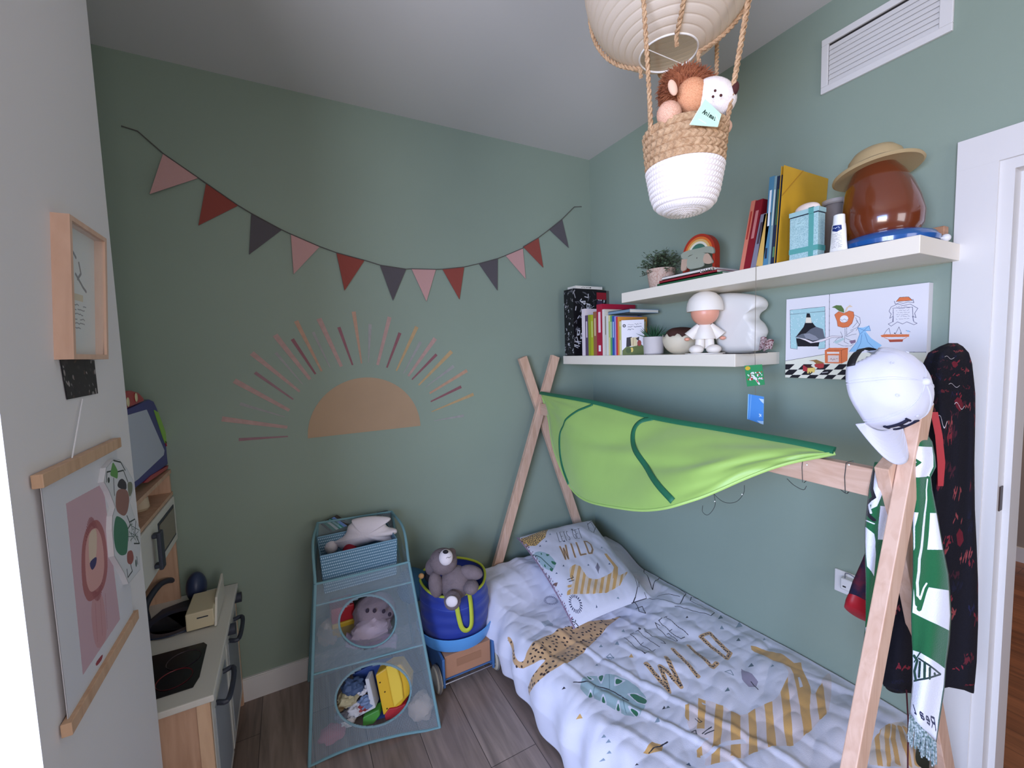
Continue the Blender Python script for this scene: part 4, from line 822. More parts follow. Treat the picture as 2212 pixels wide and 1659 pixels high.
# eggshell bowl with brown filling
c = Vector((1.575, on(1470, 760, 0, 1.575).y, LZ1)); s = (c-EYE).dot(FWD)/FPX; R = 37*s
eg = thing('eggshell_bowl', 'cream cracked eggshell bowl holding a brown rounded toy, on the lower shelf', 'bowl', c)
rings = []
for i in range(10):
    t = i/9; ring = []
    for j in range(48):
        a = 2*pi*j/48; jag = (.006*math.sin(a*9)+.004*math.sin(a*17+1)) if i == 9 else 0
        ph = t*1.75; ring.append(c+Vector((R*math.sin(max(.35, ph))*math.cos(a), R*math.sin(max(.35, ph))*math.sin(a), .0005+(R*.94-R*math.cos(max(.35, ph))) *.95+jag)))
    rings.append(ring)
m_ = MB().loft(rings, False); m_.f.append(tuple(range(47, -1, -1)))
obj('shell', m_, mat('eggshell', (214, 202, 176), rough=.6, var=.05), eg, smooth=60, solid=-.003)
obj('brown_filling', MB().ell(c+Vector((0, 0, R*1.02)), (R*.86, R*.86, R*.55), wob=.12, ws=1.5), mat('brown_plush', (66, 34, 26), rough=.8, bump=.3), eg)
# peg figure: generic white capped doll without features (stand-in for a licensed toy)
c = Vector((1.53, on(1522, 765, 0, 1.53).y, LZ1)); s = (c-EYE).dot(FWD)/FPX
pg = thing('toy_figure', 'white toy figure lamp with a rounded cap and plain peach head on the lower shelf', 'figurine', c)
WM = mat('matte_white_vinyl', (232, 224, 212), rough=.5); SK = mat('peach_vinyl', (224, 156, 130), rough=.35)
fv = Vector((-.75, -.65, 0)).normalized(); sv = Vector((fv.y, -fv.x, 0))
obj('base_disc', MB().lathe([(40*s, .0005), (40*s, .004)], c+Vector((.0, 0, 0)), 32), WM, pg)
for q in (-1, 1):
    obj('shoe', MB().ell(c+sv*q*17*s+fv*10*s+Vector((0, 0, 9*s+.002)), (15*s, 15*s, 10*s)), WM, pg)
    obj('leg', MB().cyl(c+sv*q*10*s+Vector((0, 0, 12*s)), c+sv*q*9*s+Vector((0, 0, 36*s)), 10*s, 9*s), WM, pg)
    obj('arm', MB().tube([c+sv*q*10*s+Vector((0, 0, 60*s)), c+sv*q*25*s+Vector((0, 0, 45*s)), c+sv*q*31*s+Vector((0, 0, 38*s))], .01, 12, radii=[8*s, 10*s, 12*s]), WM, pg)
    obj('hand', MB().ell(c+sv*q*35*s+Vector((0, 0, 33*s)), (6*s, 6*s, 4*s)), SK, pg)
obj('body', MB().lathe([(21*s, 32*s), (22*s, 35*s), (17*s, 52*s), (11*s, 66*s)], c, 28), WM, pg)
hc = c+Vector((0, 0, 88*s))+fv*5*s
obj('head', MB().ell(hc, (28*s, 28*s, 27*s)), SK, pg)
m_ = MB(); hcap = hc+Vector((0, 0, 9*s))-fv*4*s
m_.lathe([(36*s, -6*s), (36.5*s, 2*s), (35*s, 12*s), (31*s, 22*s), (22*s, 31*s), (10*s, 36*s), (4*s, 37*s), (3*s, 41*s), (1*s, 42*s)], hcap, 36)
m_.ell(hcap-fv*14*s-Vector((0, 0, 12*s))+sv*-1*12*s, (14*s, 14*s, 14*s)); m_.ell(hcap-fv*14*s-Vector((0, 0, 12*s))+sv*12*s, (14*s, 14*s, 14*s))
obj('cap', m_, WM, pg)
# big white rounded lamp behind the figure
c = Vector((1.655, 1.03, LZ1))
cl = thing('cloud_lamp', 'large white rounded lamp shape standing behind the white toy figure', 'lamp', c)
P = []; zl = Z(1180, 560, 4.254)
for p in ((1560,345),(1600,312),(1700,302),(1840,310),(1940,330),(1985,370),(1980,420),(1930,460),(1905,500),(1910,540),(1960,590),(1990,660),(1970,720),(1975,760),(1950,800),(1900,840),(1640,850),(1590,780),(1560,600)): P.append(on(*zl(*p), 0, 1.64))
zmn = min(p.z for p in P); P = [Vector((p.x, p.y, LZ1+.001+(p.z-zmn)*(UZ0-.004-LZ1-.001)/(max(q.z for q in P)-zmn))) for p in P]
P = spline(P+[P[0]], 4)[:-1]; cc = sum(P, Vector())/len(P)
rings = [[Vector((1.64+dx, cc.y+(p.y-cc.y)*k, cc.z+(p.z-cc.z)*k)) for p in P] for dx, k in ((-.045, .55), (-.043, .75), (-.032, .9), (-.012, .985), (.008, 1), (.03, .985), (.045, .93), (.05, .85))]
m_ = MB().loft(rings, True); m_.f[-2] = m_.f[-2]
obj('lamp_body', m_, mat('white_lamp_plastic', (222, 218, 210), rough=.4), cl, smooth=80, fix=True)
c = on(1652, 744, 0, 1.62)
obj('spotted_cloth', MB().grid(lambda u, v: c+Vector((.01*math.sin(u*7), .022-.044*u-.008*v, -.022+.05*v*(1-.3*u)+.005*math.sin(u*9))), 12, 12), mat('spotted_cloth_red', (92, 30, 36), rough=.9, rgb2=(200, 180, 176), vscale=180), smooth=80, solid=.006,
    label='small dark red spotted cloth bundle at the right end of the lower shelf', cat='cloth')
obj('black_card', MB().box((1.468, on(1625, 764, 0, 1.47).y+.005, LZ1), (1.57, on(1562, 764, 0, 1.47).y-.0, LZ1+.003)), mat('black_card', (24, 22, 26)), smooth=0, label='thin black card lying on the lower shelf under the white lamp', cat='card')
# ---------------------------------------------------------------- upper shelf
c = Vector((1.60, on(1428, 617, 0, 1.60).y, UZ1)); s = (c-EYE).dot(FWD)/FPX
fp = thing('potted_shrub', 'dark leafy artificial shrub in a speckled terracotta pot on the upper shelf', 'plant', c)
obj('pot', MB().lathe([(22*s, .0005), (23*s, .004), (29*s, 40*s), (30*s, 45*s), (27*s, 45*s), (26*s, 38*s)], c, 36), mat('speckled_pot', (212, 190, 172), rough=.8, rgb2=(184, 148, 130), vscale=140), fp)
m_ = MB(); top = c+Vector((0, 0, 42*s)); st_ = MB()
for i in range(190):
    a, el = random.uniform(0, 2*pi), random.uniform(-.25, 1.5); L = random.uniform(24, 56)*s*(1-.25*abs(el-.6))
    d = Vector((math.cos(a)*math.cos(el), math.sin(a)*math.cos(el)*1.05, math.sin(el))); e_ = top+d*L; 
    if e_.x > X0-.01: e_.x = X0-.01
    st_.tube([top+d*.004, top+d*L*.5+Vector((0, 0, .004)), e_], .0007, 4)
    for k in range(9):
        q = top+d*L*(.35+.65*k/8)+Vector((0, 0, .003)); q.x = min(q.x, X0-.012); r_ = Vector((random.gauss(0, 1), random.gauss(0, 1), random.gauss(0, .7)+.3)).normalized()
        n2 = r_.orthogonal().normalized(); l = random.uniform(.010, .018); w_ = l*.40
        m_.add([q, q+r_*l*.5+n2*w_, q+r_*l, q+r_*l*.5-n2*w_], [(0, 1, 2, 3)])
obj('foliage', m_, mat('shrub_green', (58, 76, 54), rough=.6, rgb2=(96, 112, 84), vscale=40), fp, smooth=0, kind='stuff')
obj('twigs', st_, mat('twig', (60, 50, 38), rough=.8), fp, kind='stuff')
# three books lying flat
G2 = 'books lying flat on the upper shelf'
xk = 1.468
for px0, px1, z0, h, rgb, lb in ((1418, 1560, 0, .009, (40, 92, 58), 'green book lying at the bottom of the flat stack'), (1424, 1548, .010, .011, (140, 34, 44), 'dark red book lying in the middle of the flat stack'), (1430, 1536, .0225, .012, (222, 214, 204), 'white book lying on top of the flat stack under the rainbow toy')):
    ya, yb = on(px1, 590, 0, xk).y, on(px0, 605, 0, xk).y; zz = UZ1+z0+.0004
    B = thing('book', lb, 'book', ((xk+1.70)/2, (ya+yb)/2, zz), G2)
    yb = yb if z0 else yb-.004
    obj('cover', MB().box((xk, ya, zz), (1.715, yb, zz+.0018)).box((xk, ya, zz+h-.0018), (1.715, yb, zz+h)).box((xk, ya, zz), (xk+.002, yb, zz+h)), mat('cover_%d_%d_%d' % rgb, rgb, rough=.45), B, smooth=0)
    obj('pages', MB().box((xk+.002, ya+.003, zz+.0018), (1.712, yb-.003, zz+h-.0018)), PAGES, B, smooth=0)
m_ = MB(); q = on(1530, 585, 0, xk); 
obj('metal_spiral', MB().tube([(xk-.003+.005*math.cos(t*.9), q.y+.035-t*.0016, UZ1+.024+.006*math.sin(t*.9)) for t in range(44)], .001, 5), mat('chrome_wire', (200, 190, 186), rough=.2, metal=1), smooth=60, label='coiled metal spiral charm hanging at the front corner of the flat book stack', cat='charm')
# rainbow toy
ztop = UZ1+.0350; zr = Z(1340, 480, 6.1444); xr = 1.60
def rq(X, Y): return on(*zr(X, Y), 0, xr)
P = [rq(*p) for p in ((862, 620), (868, 440), (900, 320), (960, 230), (1040, 170), (1110, 155), (1180, 190), (1240, 250), (1285, 350), (1290, 560))]
yr0, yr1 = rq(1285, 500).y, rq(860, 500).y; cr = (yr0+yr1)/2; hr = rq(1100, 155).z-ztop; rw = (yr1-yr0)/2
rb = thing('rainbow_toy', 'wooden rainbow toy with cloud and sheep shapes standing on the flat books', 'toy', (xr, cr, ztop))
cols = [(176, 54, 34), (222, 116, 52), (226, 182, 110), (232, 226, 208), (70, 118, 100)]; rr = [1, .86, .74, .62, .50, 0]
for k in range(5):
    a_, b_ = rr[k], rr[k+1]; n = 28
    arc = lambda f_: [Vector((xr, cr+rw*f_*math.cos(pi*i/n), ztop+hr-rw*(1)+rw*f_*math.sin(pi*i/n))) for i in range(n+1)]
    if k < 4: L = arc(a_)+arc(b_+.004)[::-1]
    else: L = arc(a_)
    if k == 0: L = [Vector((xr, cr+rw, ztop+.001))]+arc(1)+[Vector((xr, cr-rw, ztop+.001)), Vector((xr, cr-rw*(b_+.004), ztop+.001))]+arc(b_+.004)[::-1]+[Vector((xr, cr+rw*(b_+.004), ztop+.001))]
    obj('rainbow_band', MB().slab([p-Vector((.015, 0, 0)) for p in L], (.032, 0, 0)), mat('rainbow_paint_%d' % k, cols[k], rough=.5), rb, smooth=50)
GSG = mat('grey_green_paint', (160, 166, 148), rough=.6); PB = mat('pale_beige_wood', (196, 168, 146), rough=.6)
def blob(name, pts, ma, x0, x1):
    P = spline([Vector((x0, 0, 0))+Vector((0, p.y, p.z)) for p in [rq(*q) for q in pts+[pts[0]]]], 4)[:-1]
    P = [Vector((p.x, p.y, max(p.z, ztop+.0008))) for p in P]
    obj(name, MB().slab(P, (x1-x0, 0, 0)), ma, rb, smooth=50)
blob('cloud', [(850, 440), (900, 400), (1000, 370), (1100, 350), (1180, 330), (1260, 330), (1290, 370), (1280, 420), (1200, 410), (1080, 420), (960, 450), (940, 490), (870, 490)], GSG, xr-.024, xr-.0152)
blob('hill', [(858, 500), (945, 490), (935, 560), (905, 640), (850, 640)], PB, xr-.022, xr-.0152)
blob('sheep', [(960, 470), (1060, 425), (1200, 420), (1280, 500), (1280, 550), (1180, 545), (1160, 590), (1060, 620), (960, 620), (945, 540)], GSG, xr-.030, xr-.0242)
blob('hill', [(1165, 500), (1185, 440), (1230, 420), (1275, 480), (1280, 545), (1230, 560), (1180, 545)], PB, xr-.033, xr-.0302)
obj('sheep_eye', MB().ell(rq(1078, 482)+Vector((-.029, 0, 0)), (.002, .0035, .0035)), mat('grey_dot', (110, 104, 94)), rb)
# standing leaning books
G3 = 'books standing on the upper shelf'; x5 = 1.472
z5_ = Z(1580, 340, 6.382)
def sb(l0, r0, l1, top, rgb, label, dep, mark=None, ma=None, mark2=None):
    global FL
    a = on(z5_(l0, 0)[0], z5_(0, 1480)[1], 0, x5); b = on(z5_(r0, 0)[0], z5_(0, 1480)[1], 0, x5); t = on(*z5_(l1, top), 0, x5)
    book(b.y+.0003, a.y-.0003, x5, x5+dep, UZ1, t.z, rgb, label, G3, lean=(FL if l0 >= 430 else (t.y-a.y)/(t.z-UZ1)), mark=mark, ma=ma, mark2=mark2)
fa, fb = on(*z5_(612, 1445), 0, 1.47), on(*z5_(722, 108), 0, 1.47); FL = (fb.y-fa.y)/(fb.z-UZ1)
sb(110, 165, 275, 605, (206, 120, 100), 'salmon pink book at the left end of the standing row on the upper shelf', .19, (170, 60, 50))
sb(165, 260, 335, 600, (128, 22, 36), 'thick dark red book second in the standing row on the upper shelf', .22, (190, 120, 120))
sb(260, 335, 405, 790, (126, 124, 140), 'grey lettered book between the dark red and yellow ones', .16, (70, 60, 70))
sb(335, 430, 450, 785, (210, 172, 96), 'tan yellow book in the middle of the standing row', .16, None)
sb(430, 500, 570, 260, (78, 130, 158), 'tall light blue book with white lettering on its spine', .23, (226, 232, 236), mark2=(40, 50, 70))
sb(500, 535, 630, 250, (128, 156, 160), 'tall thin blue-grey book beside the navy one', .23, (216, 220, 214))
sb(535, 600, 680, 245, (34, 44, 66), 'tall navy and green book touching the yellow folder', .23, (60, 96, 70), mark2=(90, 130, 90))
# yellow folder
fa, fb = on(*z5_(612, 1445), 0, 1.47), on(*z5_(722, 108), 0, 1.47)
tr_ = onp(*z5_(1365, 265), fb, (0, 1, 0))
YM = mat('yellow_folder_card', (214, 164, 44), rough=.5, var=.08, vscale=12)
fo = thing('yellow_folder', 'big yellow elastic folder standing among the books on the upper shelf', 'folder', (1.58, fa.y, UZ1))
wF = min(tr_.x, X0-.004)-1.47; zF = fb.z; yb0 = fa.y-.002; yt0 = fb.y
for k, (oy, nm) in enumerate(((0, 'front_board'), (.008, 'back_board'))):
    obj(nm, MB().hexa([(1.47, yb0-.0016+oy, UZ1), (1.47+wF, yb0-.0016+oy, UZ1), (1.47+wF, yb0+oy, UZ1), (1.47, yb0+oy, UZ1), (1.47, yt0-.0016+oy, zF), (1.47+wF, yt0-.0016+oy, zF), (1.47+wF, yt0+oy, zF), (1.47, yt0+oy, zF)]), YM, fo, smooth=0)
def fpt(px, py): p = onp(px, py, (1.47, yb0-.002, UZ1), Vector((0, zF-UZ1, -(yt0-yb0)))); return p+Vector((0, -.0015, 0))
obj('elastic_band', MB().tube([fpt(*z5_(693, 525)), fpt(*z5_(985, 182))], .0011, 6), mat('yellow_elastic', (180, 130, 40), rough=.7), fo)
# teal gift box
ga, gb = on(*z5_(782, 1415), 0, 1.468), on(*z5_(1188, 1340), 0, 1.468); gt = on(*z5_(830, 770), 0, 1.468)
gxw = onp(*z5_(1255, 1300), gb, (0, 1, 0)).x-1.468; gxw = max(.045, min(gxw, .09))
gf = thing('gift_box', 'pale blue patterned box with a teal ribbon on the upper shelf', 'box', (1.49, (ga.y+gb.y)/2, UZ1))
zl_ = lerp(UZ1, gt.z, .885)
DT = mat('pale_blue_dotted_card', (186, 214, 212), rough=.6, rgb2=(138, 176, 178), vscale=420)
obj('box_body', MB().box((1.470, gb.y+.002, UZ1+.0005), (1.468+gxw-.002, ga.y-.002, zl_)), DT, gf, smooth=0, bevel=.001)
obj('lid', MB().box((1.468, gb.y, zl_+.003), (1.468+gxw, ga.y, gt.z)), mat('pale_blue_card', (160, 196, 196), rough=.6), gf, smooth=0, bevel=.001)
obj('dark_gap', MB().box((1.471, gb.y+.003, zl_-.001), (1.466+gxw, ga.y-.003, zl_+.0035)), mat('navy_card', (28, 34, 54)), gf, smooth=0)
TR = mat('teal_ribbon', (90, 160, 152), rough=.45); yv = lerp(ga.y, gb.y, .76); zv = lerp(UZ1, gt.z, .17)
obj('ribbon', MB().box((1.4688, yv-.007, UZ1+.0005), (1.4702, yv+.007, zl_)).box((1.4665, yv-.007, zl_), (1.4682, yv+.007, gt.z+.001)).box((1.4665, yv-.007, gt.z), (1.468+gxw, yv+.007, gt.z+.0014)).box((1.4684, gb.y+.0015, zv-.008), (1.4700, ga.y-.0015, zv+.008)).box((1.4688, gb.y+.0005, zv-.008), (1.467+gxw, gb.y+.0022, zv+.008)), TR, gf, smooth=0)
A_ = Art(160, 80, (0, 0, 1, .5), (176, 208, 206)); A_.scrawl((.1, .2), (.8, 0), (0, .2), 9, .02, (90, 120, 124))
yk = lerp(ga.y, gb.y, .38); zk = lerp(UZ1, gt.z, .72)
obj('box_label', MB().quad([(1.4694, yk+.014, zk-.006), (1.4694, yk-.014, zk-.006), (1.4694, yk-.014, zk+.008), (1.4694, yk+.014, zk+.008)], [(0, 0), (1, 0), (1, 1), (0, 1)]), A_.material('small_lettering', .6), gf, smooth=0)
obj('white_dish', MB().ell(Vector((1.468+gxw/2, lerp(ga.y, gb.y, .5), gt.z+.004)), (gxw*.42, (ga.y-gb.y)*.42, .02)).lathe([(gxw*.3, .001), (gxw*.42, .004)], (1.468+gxw/2, lerp(ga.y, gb.y, .5), gt.z), 24), mat('cream_ceramic', (232, 212, 198), rough=.4), label='small cream domed dish on top of the pale blue gift box', cat='dish')
# grey jar behind
jx = 1.66; ja, jb = on(1772, 545, 0, jx).y, on(1832, 545, 0, jx).y; jz = on(1800, 432, 0, jx).z; jr = (ja-jb)/2*.82
gj = thing('grey_storage_jar', 'smoky grey lidded jar behind the gift box and the white tube', 'jar', (jx, (ja+jb)/2, UZ1))
obj('jar_body', MB().lathe([(jr*.9, .0005), (jr*.95, .004), (jr*.95, jz-UZ1-.03), (jr*.8, jz-UZ1-.018)], (jx, (ja+jb)/2, UZ1), 32), mat('smoky_plastic', (120, 112, 108), rough=.3), gj)
obj('jar_lid', MB().lathe([(jr*.95, jz-UZ1-.018), (jr*1.08, jz-UZ1-.014), (jr*1.08, jz-UZ1-.004), (jr*.6, jz-UZ1)], (jx, (ja+jb)/2, UZ1), 32), mat('grey_lid', (160, 152, 146), rough=.3), gj)
# cream tube standing on its cap side up
c = on(1811, 542, 0, 1.485); c.z = UZ1; s = (c-EYE).dot(FWD)/FPX
tb = thing('cream_tube', 'white squeeze tube with a navy badge standing on the upper shelf', 'tube', c)
rings = []
for f_, a_, b_ in ((0, 17, 4), (.03, 17, 5), (.25, 15, 8), (.6, 13, 11.5), (.74, 11.5, 11.5)):
    rings.append([c+Vector((b_*s*math.cos(2*pi*j/28), a_*s*math.sin(2*pi*j/28), .0005+f_*78*s)) for j in range(28)])
obj('tube_body', MB().loft(rings), mat('white_tube', (236, 232, 226), rough=.35), tb)
obj('tube_cap', MB().lathe([(11*s, 58*s), (10*s, 77*s), (9*s, 78*s)], c, 28), mat('white_tube_cap', (240, 238, 234), rough=.3), tb)
A_ = Art(200, 340, (0, 0, 1, 1.7), (236, 232, 226)); A_.poly([(.1, 1.6), (.85, 1.65), (.85, 1.3), (.45, 1.18), (.1, 1.3)], (34, 52, 110)); A_.scrawl((.2, 1.4), (.55, .02), (0, .1), 8, .02, (200, 210, 230))
for i in range(10): A_.scrawl((.15, 1.05-i*.1), (.7, 0), (0, .04), 10, .012, (150, 146, 146))
def tf_(u, v):
    rr_ = interp([(0, 17, 4), (.03, 17, 5), (.25, 15, 8), (.6, 13, 11.5), (.74, 11.5, 11.5)], .05+v*.68); a = pi+(.5-u)*-1.9
    return c+Vector(((rr_[1]*s+.0005)*math.cos(a), (rr_[0]*s+.0005)*math.sin(a), .0005+(.05+v*.68)*78*s))
obj('tube_label', MB().grid(tf_, 12, 14, uvf=lambda u, v, p: (1-u, v)), A_.material('tube_print', .35), tb, smooth=80)
# large brown egg-shaped jar with a brimmed lid (plain stand-in for a licensed toy tub)
ec = Vector((1.605, .604, UZ1)); e = thing('egg_shaped_jar', 'large glossy brown egg-shaped jar with tan brimmed lid on blue foot, upper shelf', 'jar', ec)
BR = mat('glossy_brown_plastic', (104, 46, 22), rough=.18, coat=.6, spec=.6)
tilt = Matrix.Rotation(math.radians(-9), 4, 'X')
T_ = Matrix.Translation(ec) @ tilt
obj('jar_body', MB().lathe([(.02, .016), (.065, .022), (.088, .05), (.096, .085), (.093, .13), (.083, .18), (.069, .22), (.052, .25)], (0, 0, 0), 48, T_), BR, e)
obj('brimmed_lid', MB().lathe([(.054, .248), (.104, .240), (.109, .244), (.107, .249), (.070, .268), (.064, .290), (.050, .308), (.03, .318), (.002, .32)], (0, 0, 0), 48, T_ @ Matrix.Rotation(.06, 4, 'Y')), mat('tan_plastic', (182, 158, 116), rough=.45), e)
obj('foot', MB().lathe([(.095, .0005), (.112, .008), (.114, .020), (.104, .034), (.08, .044), (.04, .048)], ec, 48), mat('blue_plastic', (32, 86, 150), rough=.2, coat=.5), e)
rq_ = on(2045, 515, 0, 1.66)
rt = thing('white_rattle', 'tiny white dumbbell-shaped toy at the right end of the upper shelf', 'toy', (1.66, .47, UZ1))
pa_, pb_ = Vector((1.60, .515, UZ1+.010)), Vector((1.655, .492, UZ1+.012))
obj('rod', MB().cyl(pa_, pb_, .003), mat('white_toy', (226, 222, 220), rough=.4), rt); obj('knob', MB().ell(pa_, .009), MATS['white_toy'], rt); obj('knob', MB().ell(pb_, .011), MATS['white_toy'], rt)
obj('wooden_block', MB().box((1.67, .50, UZ1+.0004), (1.70, .53, UZ1+.05)), wood('toy_wood', (176, 128, 92), (150, 104, 70)), smooth=0, bevel=.002, label='small wooden block behind the egg-shaped jar, near the shelf end', cat='block')
# ---------------------------------------------------------------- string with two hanging cards
cs = thing('card_string', 'thin string with a green and a blue picture card hanging over both shelf fronts', 'card mobile', (1.455, .908, 1.25))
xg = 1.457; tp = on(1633, 575, 0, xg)
obj('string', MB().tube([Vector((1.50, tp.y, UZ1+.001)), Vector((xg, tp.y, UZ1+.002)), tp, Vector((xg, tp.y, 1.50)), on(1632, 815, 0, xg), on(1632, 905, 0, xg)], .0008, 5), mat('thin_string', (120, 110, 96), rough=.8), cs)
A_ = Art(200, 260, (0, 0, 1, 1.3), (58, 148, 92)); A_.dot(.18, 1.12, .15, .13, (222, 180, 60))
for i in range(60): t = random.choice([(.1, .9, .75), (.9, .35, .6)]); A_.dot(lerp(.1, .95, random.random()), .6+.22*math.sin(random.random()*6), .035, .04, random.choice([(236, 232, 230), (190, 50, 56), (236, 232, 230)]))
A_.line([(.45, .6), (.6, .3), (.7, .08)], .05, (236, 232, 230)); A_.line([(.6, .3), (.65, .2)], .03, (190, 50, 56))
def card(P, m_, nm, lb):
    P = [on(*p, 0, xg-.001) for p in P]
    M_ = MB().slab(P, (.0008, 0, 0)); M_.add([p-Vector((.0004, 0, 0)) for p in P], [(0, 1, 2, 3)], None, [(0, 1), (1, 1), (1, 0), (0, 0)])
    obj(nm, M_, m_, cs, smooth=0, label=lb)
card([(1608, 790), (1646, 787), (1652, 831), (1614, 835)], A_.material('green_card_print', .5), 'card', 'green card with white and red bow')
A_ = Art(200, 320, (0, 0, 1, 1.6), (84, 146, 214)); A_.poly([(0, 0), (.06, 0), (.06, 1.6), (0, 1.6)], (140, 190, 226)); A_.line([(.2, 1.6), (.15, .1)], .015, (140, 184, 226)); A_.poly([(.7, 1.45), (1, 1.45), (1, 1.2), (.85, 1.3)], (196, 216, 236)); A_.poly([(.6, .1), (1, .2), (1, 0), (.8, 0)], (186, 212, 236)); A_.line([(.75, .55), (.85, .45)], .03, (226, 236, 244)); A_.line([(.85, .55), (.75, .4)], .02, (226, 236, 244))
card([(1616, 851), (1650, 857), (1649, 917), (1614, 905)], A_.material('blue_card_print', .4), 'card', 'blue card with white bird shapes')
# ---------------------------------------------------------------- play kitchen in the recess
KW = mat('kitchen_off_white', (214, 210, 200), rough=.45); KG = mat('kitchen_grey', (150, 154, 158), rough=.5); NAVY = mat('dark_grey_plastic', (52, 56, 68), rough=.5)
KB = wood('kitchen_birch', (204, 164, 136), (186, 146, 118), scale=(10, 10, 1.2)); BLK = mat('black_gloss', (22, 22, 28), rough=.2)
kx0, kx1, ky0, ky1, kz = -.65, -.262, 1.465, 2.148, .53
pk = thing('play_kitchen', 'wooden toy kitchen with white worktop and microwave shelf in the left recess', 'toy kitchen', ((kx0+kx1)/2, 1.8, 0))
obj('cabinet', MB().box((kx0, ky0, 0), (kx1, ky0+.016, kz)).box((kx0, ky1-.016, 0), (kx1, ky1, kz)).box((kx0, ky0+.016, .05), (kx1-.012, ky1-.016, .066)).box((kx0, ky0+.016, .05), (kx0+.01, ky1-.016, kz)).box((kx0, 1.80, .06), (kx1-.012, 1.812, kz)), KB, pk, smooth=0)
for y_ in (ky0-.006, ky1-.012): obj('corner_post', MB().box((kx1-.03, y_, 0), (kx1+.002, y_+.017, kz)), wood('post_birch', (220, 184, 150), (204, 164, 130), scale=(10, 10, 1.2)), pk, smooth=0)
obj('worktop', MB().box((kx0, 1.452, kz), (-.248, 2.156, kz+.02)), KW, pk, smooth=0, bevel=.003)
z3 = Z(230, 820, 1.977); zt = kz+.0205
def kt(x, y, z_=zt): return on(*z3(x, y), 2, z_)
hp = [kt(*p) for p in ((150, 1196), (415, 1125), (430, 1135), (398, 1270), (370, 1315), (215, 1365), (130, 1390))]
hb = obj('hob', MB().slab(hp, (0, 0, .003)), BLK, pk, smooth=0)
for x, y, c in ((290, 1278, (110, 26, 34)), (330, 1195, (60, 44, 50))):
    p = kt(x, y, zt+.0035); obj('hob_ring', MB().tube([p+Vector((.045*math.cos(t*pi/16), .045*math.sin(t*pi/16), 0)) for t in range(32)], .0015, 6, closed=True, flat=.4), mat('hob_ring_%d' % c[0], c, rough=.3), pk)
sp = [kt(*p) for p in ((120, 1130), (200, 1112), (440, 1055), (465, 1030), (490, 905), (330, 950), (240, 985), (150, 1060))]
obj('sink_rim', MB().slab(sp, (0, 0, .004)), NAVY, pk, smooth=0)
pc = kt(290, 1035, zt+.004)
obj('basin', MB().lathe([(.10, 0), (.098, .003), (.075, .002), (.07, -.0)], pc, 36), mat('dark_basin', (40, 50, 70), rough=.3), pk)
a = kt(175, 1030); b = kt(300, 930)
obj('tap', MB().tube(spline([a, a+Vector((0, 0, .06)), (a+b)/2+Vector((0, 0, .10)), b+Vector((0, 0, .07)), b], 6), .011, 12), NAVY, pk)
for ya, yb in ((1.482, 1.80), (1.812, 2.13)):
    d_ = obj('door', MB().box((kx1-.012, ya, .07), (kx1+.002, yb, kz-.03)), KW, pk, smooth=0, bevel=.004)
    obj('door_panel', MB().box((kx1+.002, ya+.04, .11), (kx1+.004, yb-.04, kz-.07)), KG, d_, smooth=0)
    ym = ya+.04
    obj('handle', MB().tube(spline([(kx1+.002, ya+.07, kz-.075), (kx1+.035, ya+.07, kz-.075), (kx1+.035, yb-.10, kz-.075), (kx1+.002, yb-.10, kz-.075)], 5), .008, 10), NAVY, d_)
obj('knob', MB().cyl((kx1, 1.86, kz-.02), (kx1+.03, 1.86, kz-.02), .02), NAVY, pk); obj('knob', MB().cyl((kx1, 2.10, kz-.02), (kx1+.03, 2.10, kz-.02), .02), NAVY, pk)
ux = -.445
obj('upper_side', MB().box((kx0, ky0, kz+.02), (ux, ky0+.014, 1.085)), KB, pk, smooth=0); obj('upper_side', MB().box((kx0, ky1-.014, kz+.02), (ux, ky1, 1.085)), KB, pk, smooth=0)
obj('shelf_board', MB().box((kx0, ky0, 1.075), (ux+.004, ky1, 1.09)).box((kx0, ky0, .985), (ux+.004, ky1, .998)).box((kx0, ky0+.014, .78), (kx0+.008, ky1-.014, 1.08)), KB, pk, smooth=0)
mw = obj('microwave', MB().box((kx0+.008, ky0+.014, .795), (ux-.01, ky1-.014, .985)), KW, pk, smooth=0)
obj('microwave_door', MB().box((ux-.01, ky0+.004, .80), (ux+.008, ky1-.004, .980)), KW, mw, smooth=0, bevel=.004)
obj('window_rim', MB().box((ux+.008, 1.88, .83), (ux+.0105, 2.11, .955)), NAVY, mw, smooth=0, bevel=.002)
obj('window_pane', MB().box((ux+.0105, 1.89, .84), (ux+.012, 2.10, .945)), mat('smoky_pane', (128, 112, 96), rough=.2), mw, smooth=0)
obj('handle', MB().box((ux+.008, 1.795, .93), (ux+.03, 1.825, .945)).box((ux+.008, 1.795, .825), (ux+.03, 1.825, .84)).box((ux+.022, 1.79, .82), (ux+.034, 1.83, .95)), NAVY, mw, smooth=0, bevel=.004)
for i, (y, c, r) in enumerate(((1.72, (92, 60, 50), .026), (1.82, (160, 120, 96), .03), (1.93, (196, 176, 150), .03), (1.77, (60, 44, 40), .022), (1.66, (70, 66, 80), .025))):
    o = Vector((ux-.05-.02*(i % 2), y, .999)); lb = ['dark brown wooden toy egg cup', 'light brown wooden toy jar', 'pale wooden toy jug', 'small black-brown toy pot', 'grey toy cup'][i]
    obj('toy_jar', MB().lathe([(r*.8, 0), (r, .01), (r*.9, .045), (r*.5, .055), (r*.6, .065)], o, 20), mat('toyjar_%d' % i, c, rough=.6), label=lb+' on the play kitchen shelf', cat='toy')
bx = kt(345, 1070, zt+.005); bw = kt(445, 1062, zt+.005)
cr_ = thing('toy_crate', 'beige toy till box standing by the sink of the play kitchen', 'toy box', tuple((bx+bw)/2))
X_a, X_b = bx.x+.0, bw.x+.01; Yf = (bx.y+bw.y)/2; hz_ = .085
BE = mat('beige_plastic', (206, 192, 160), rough=.5)
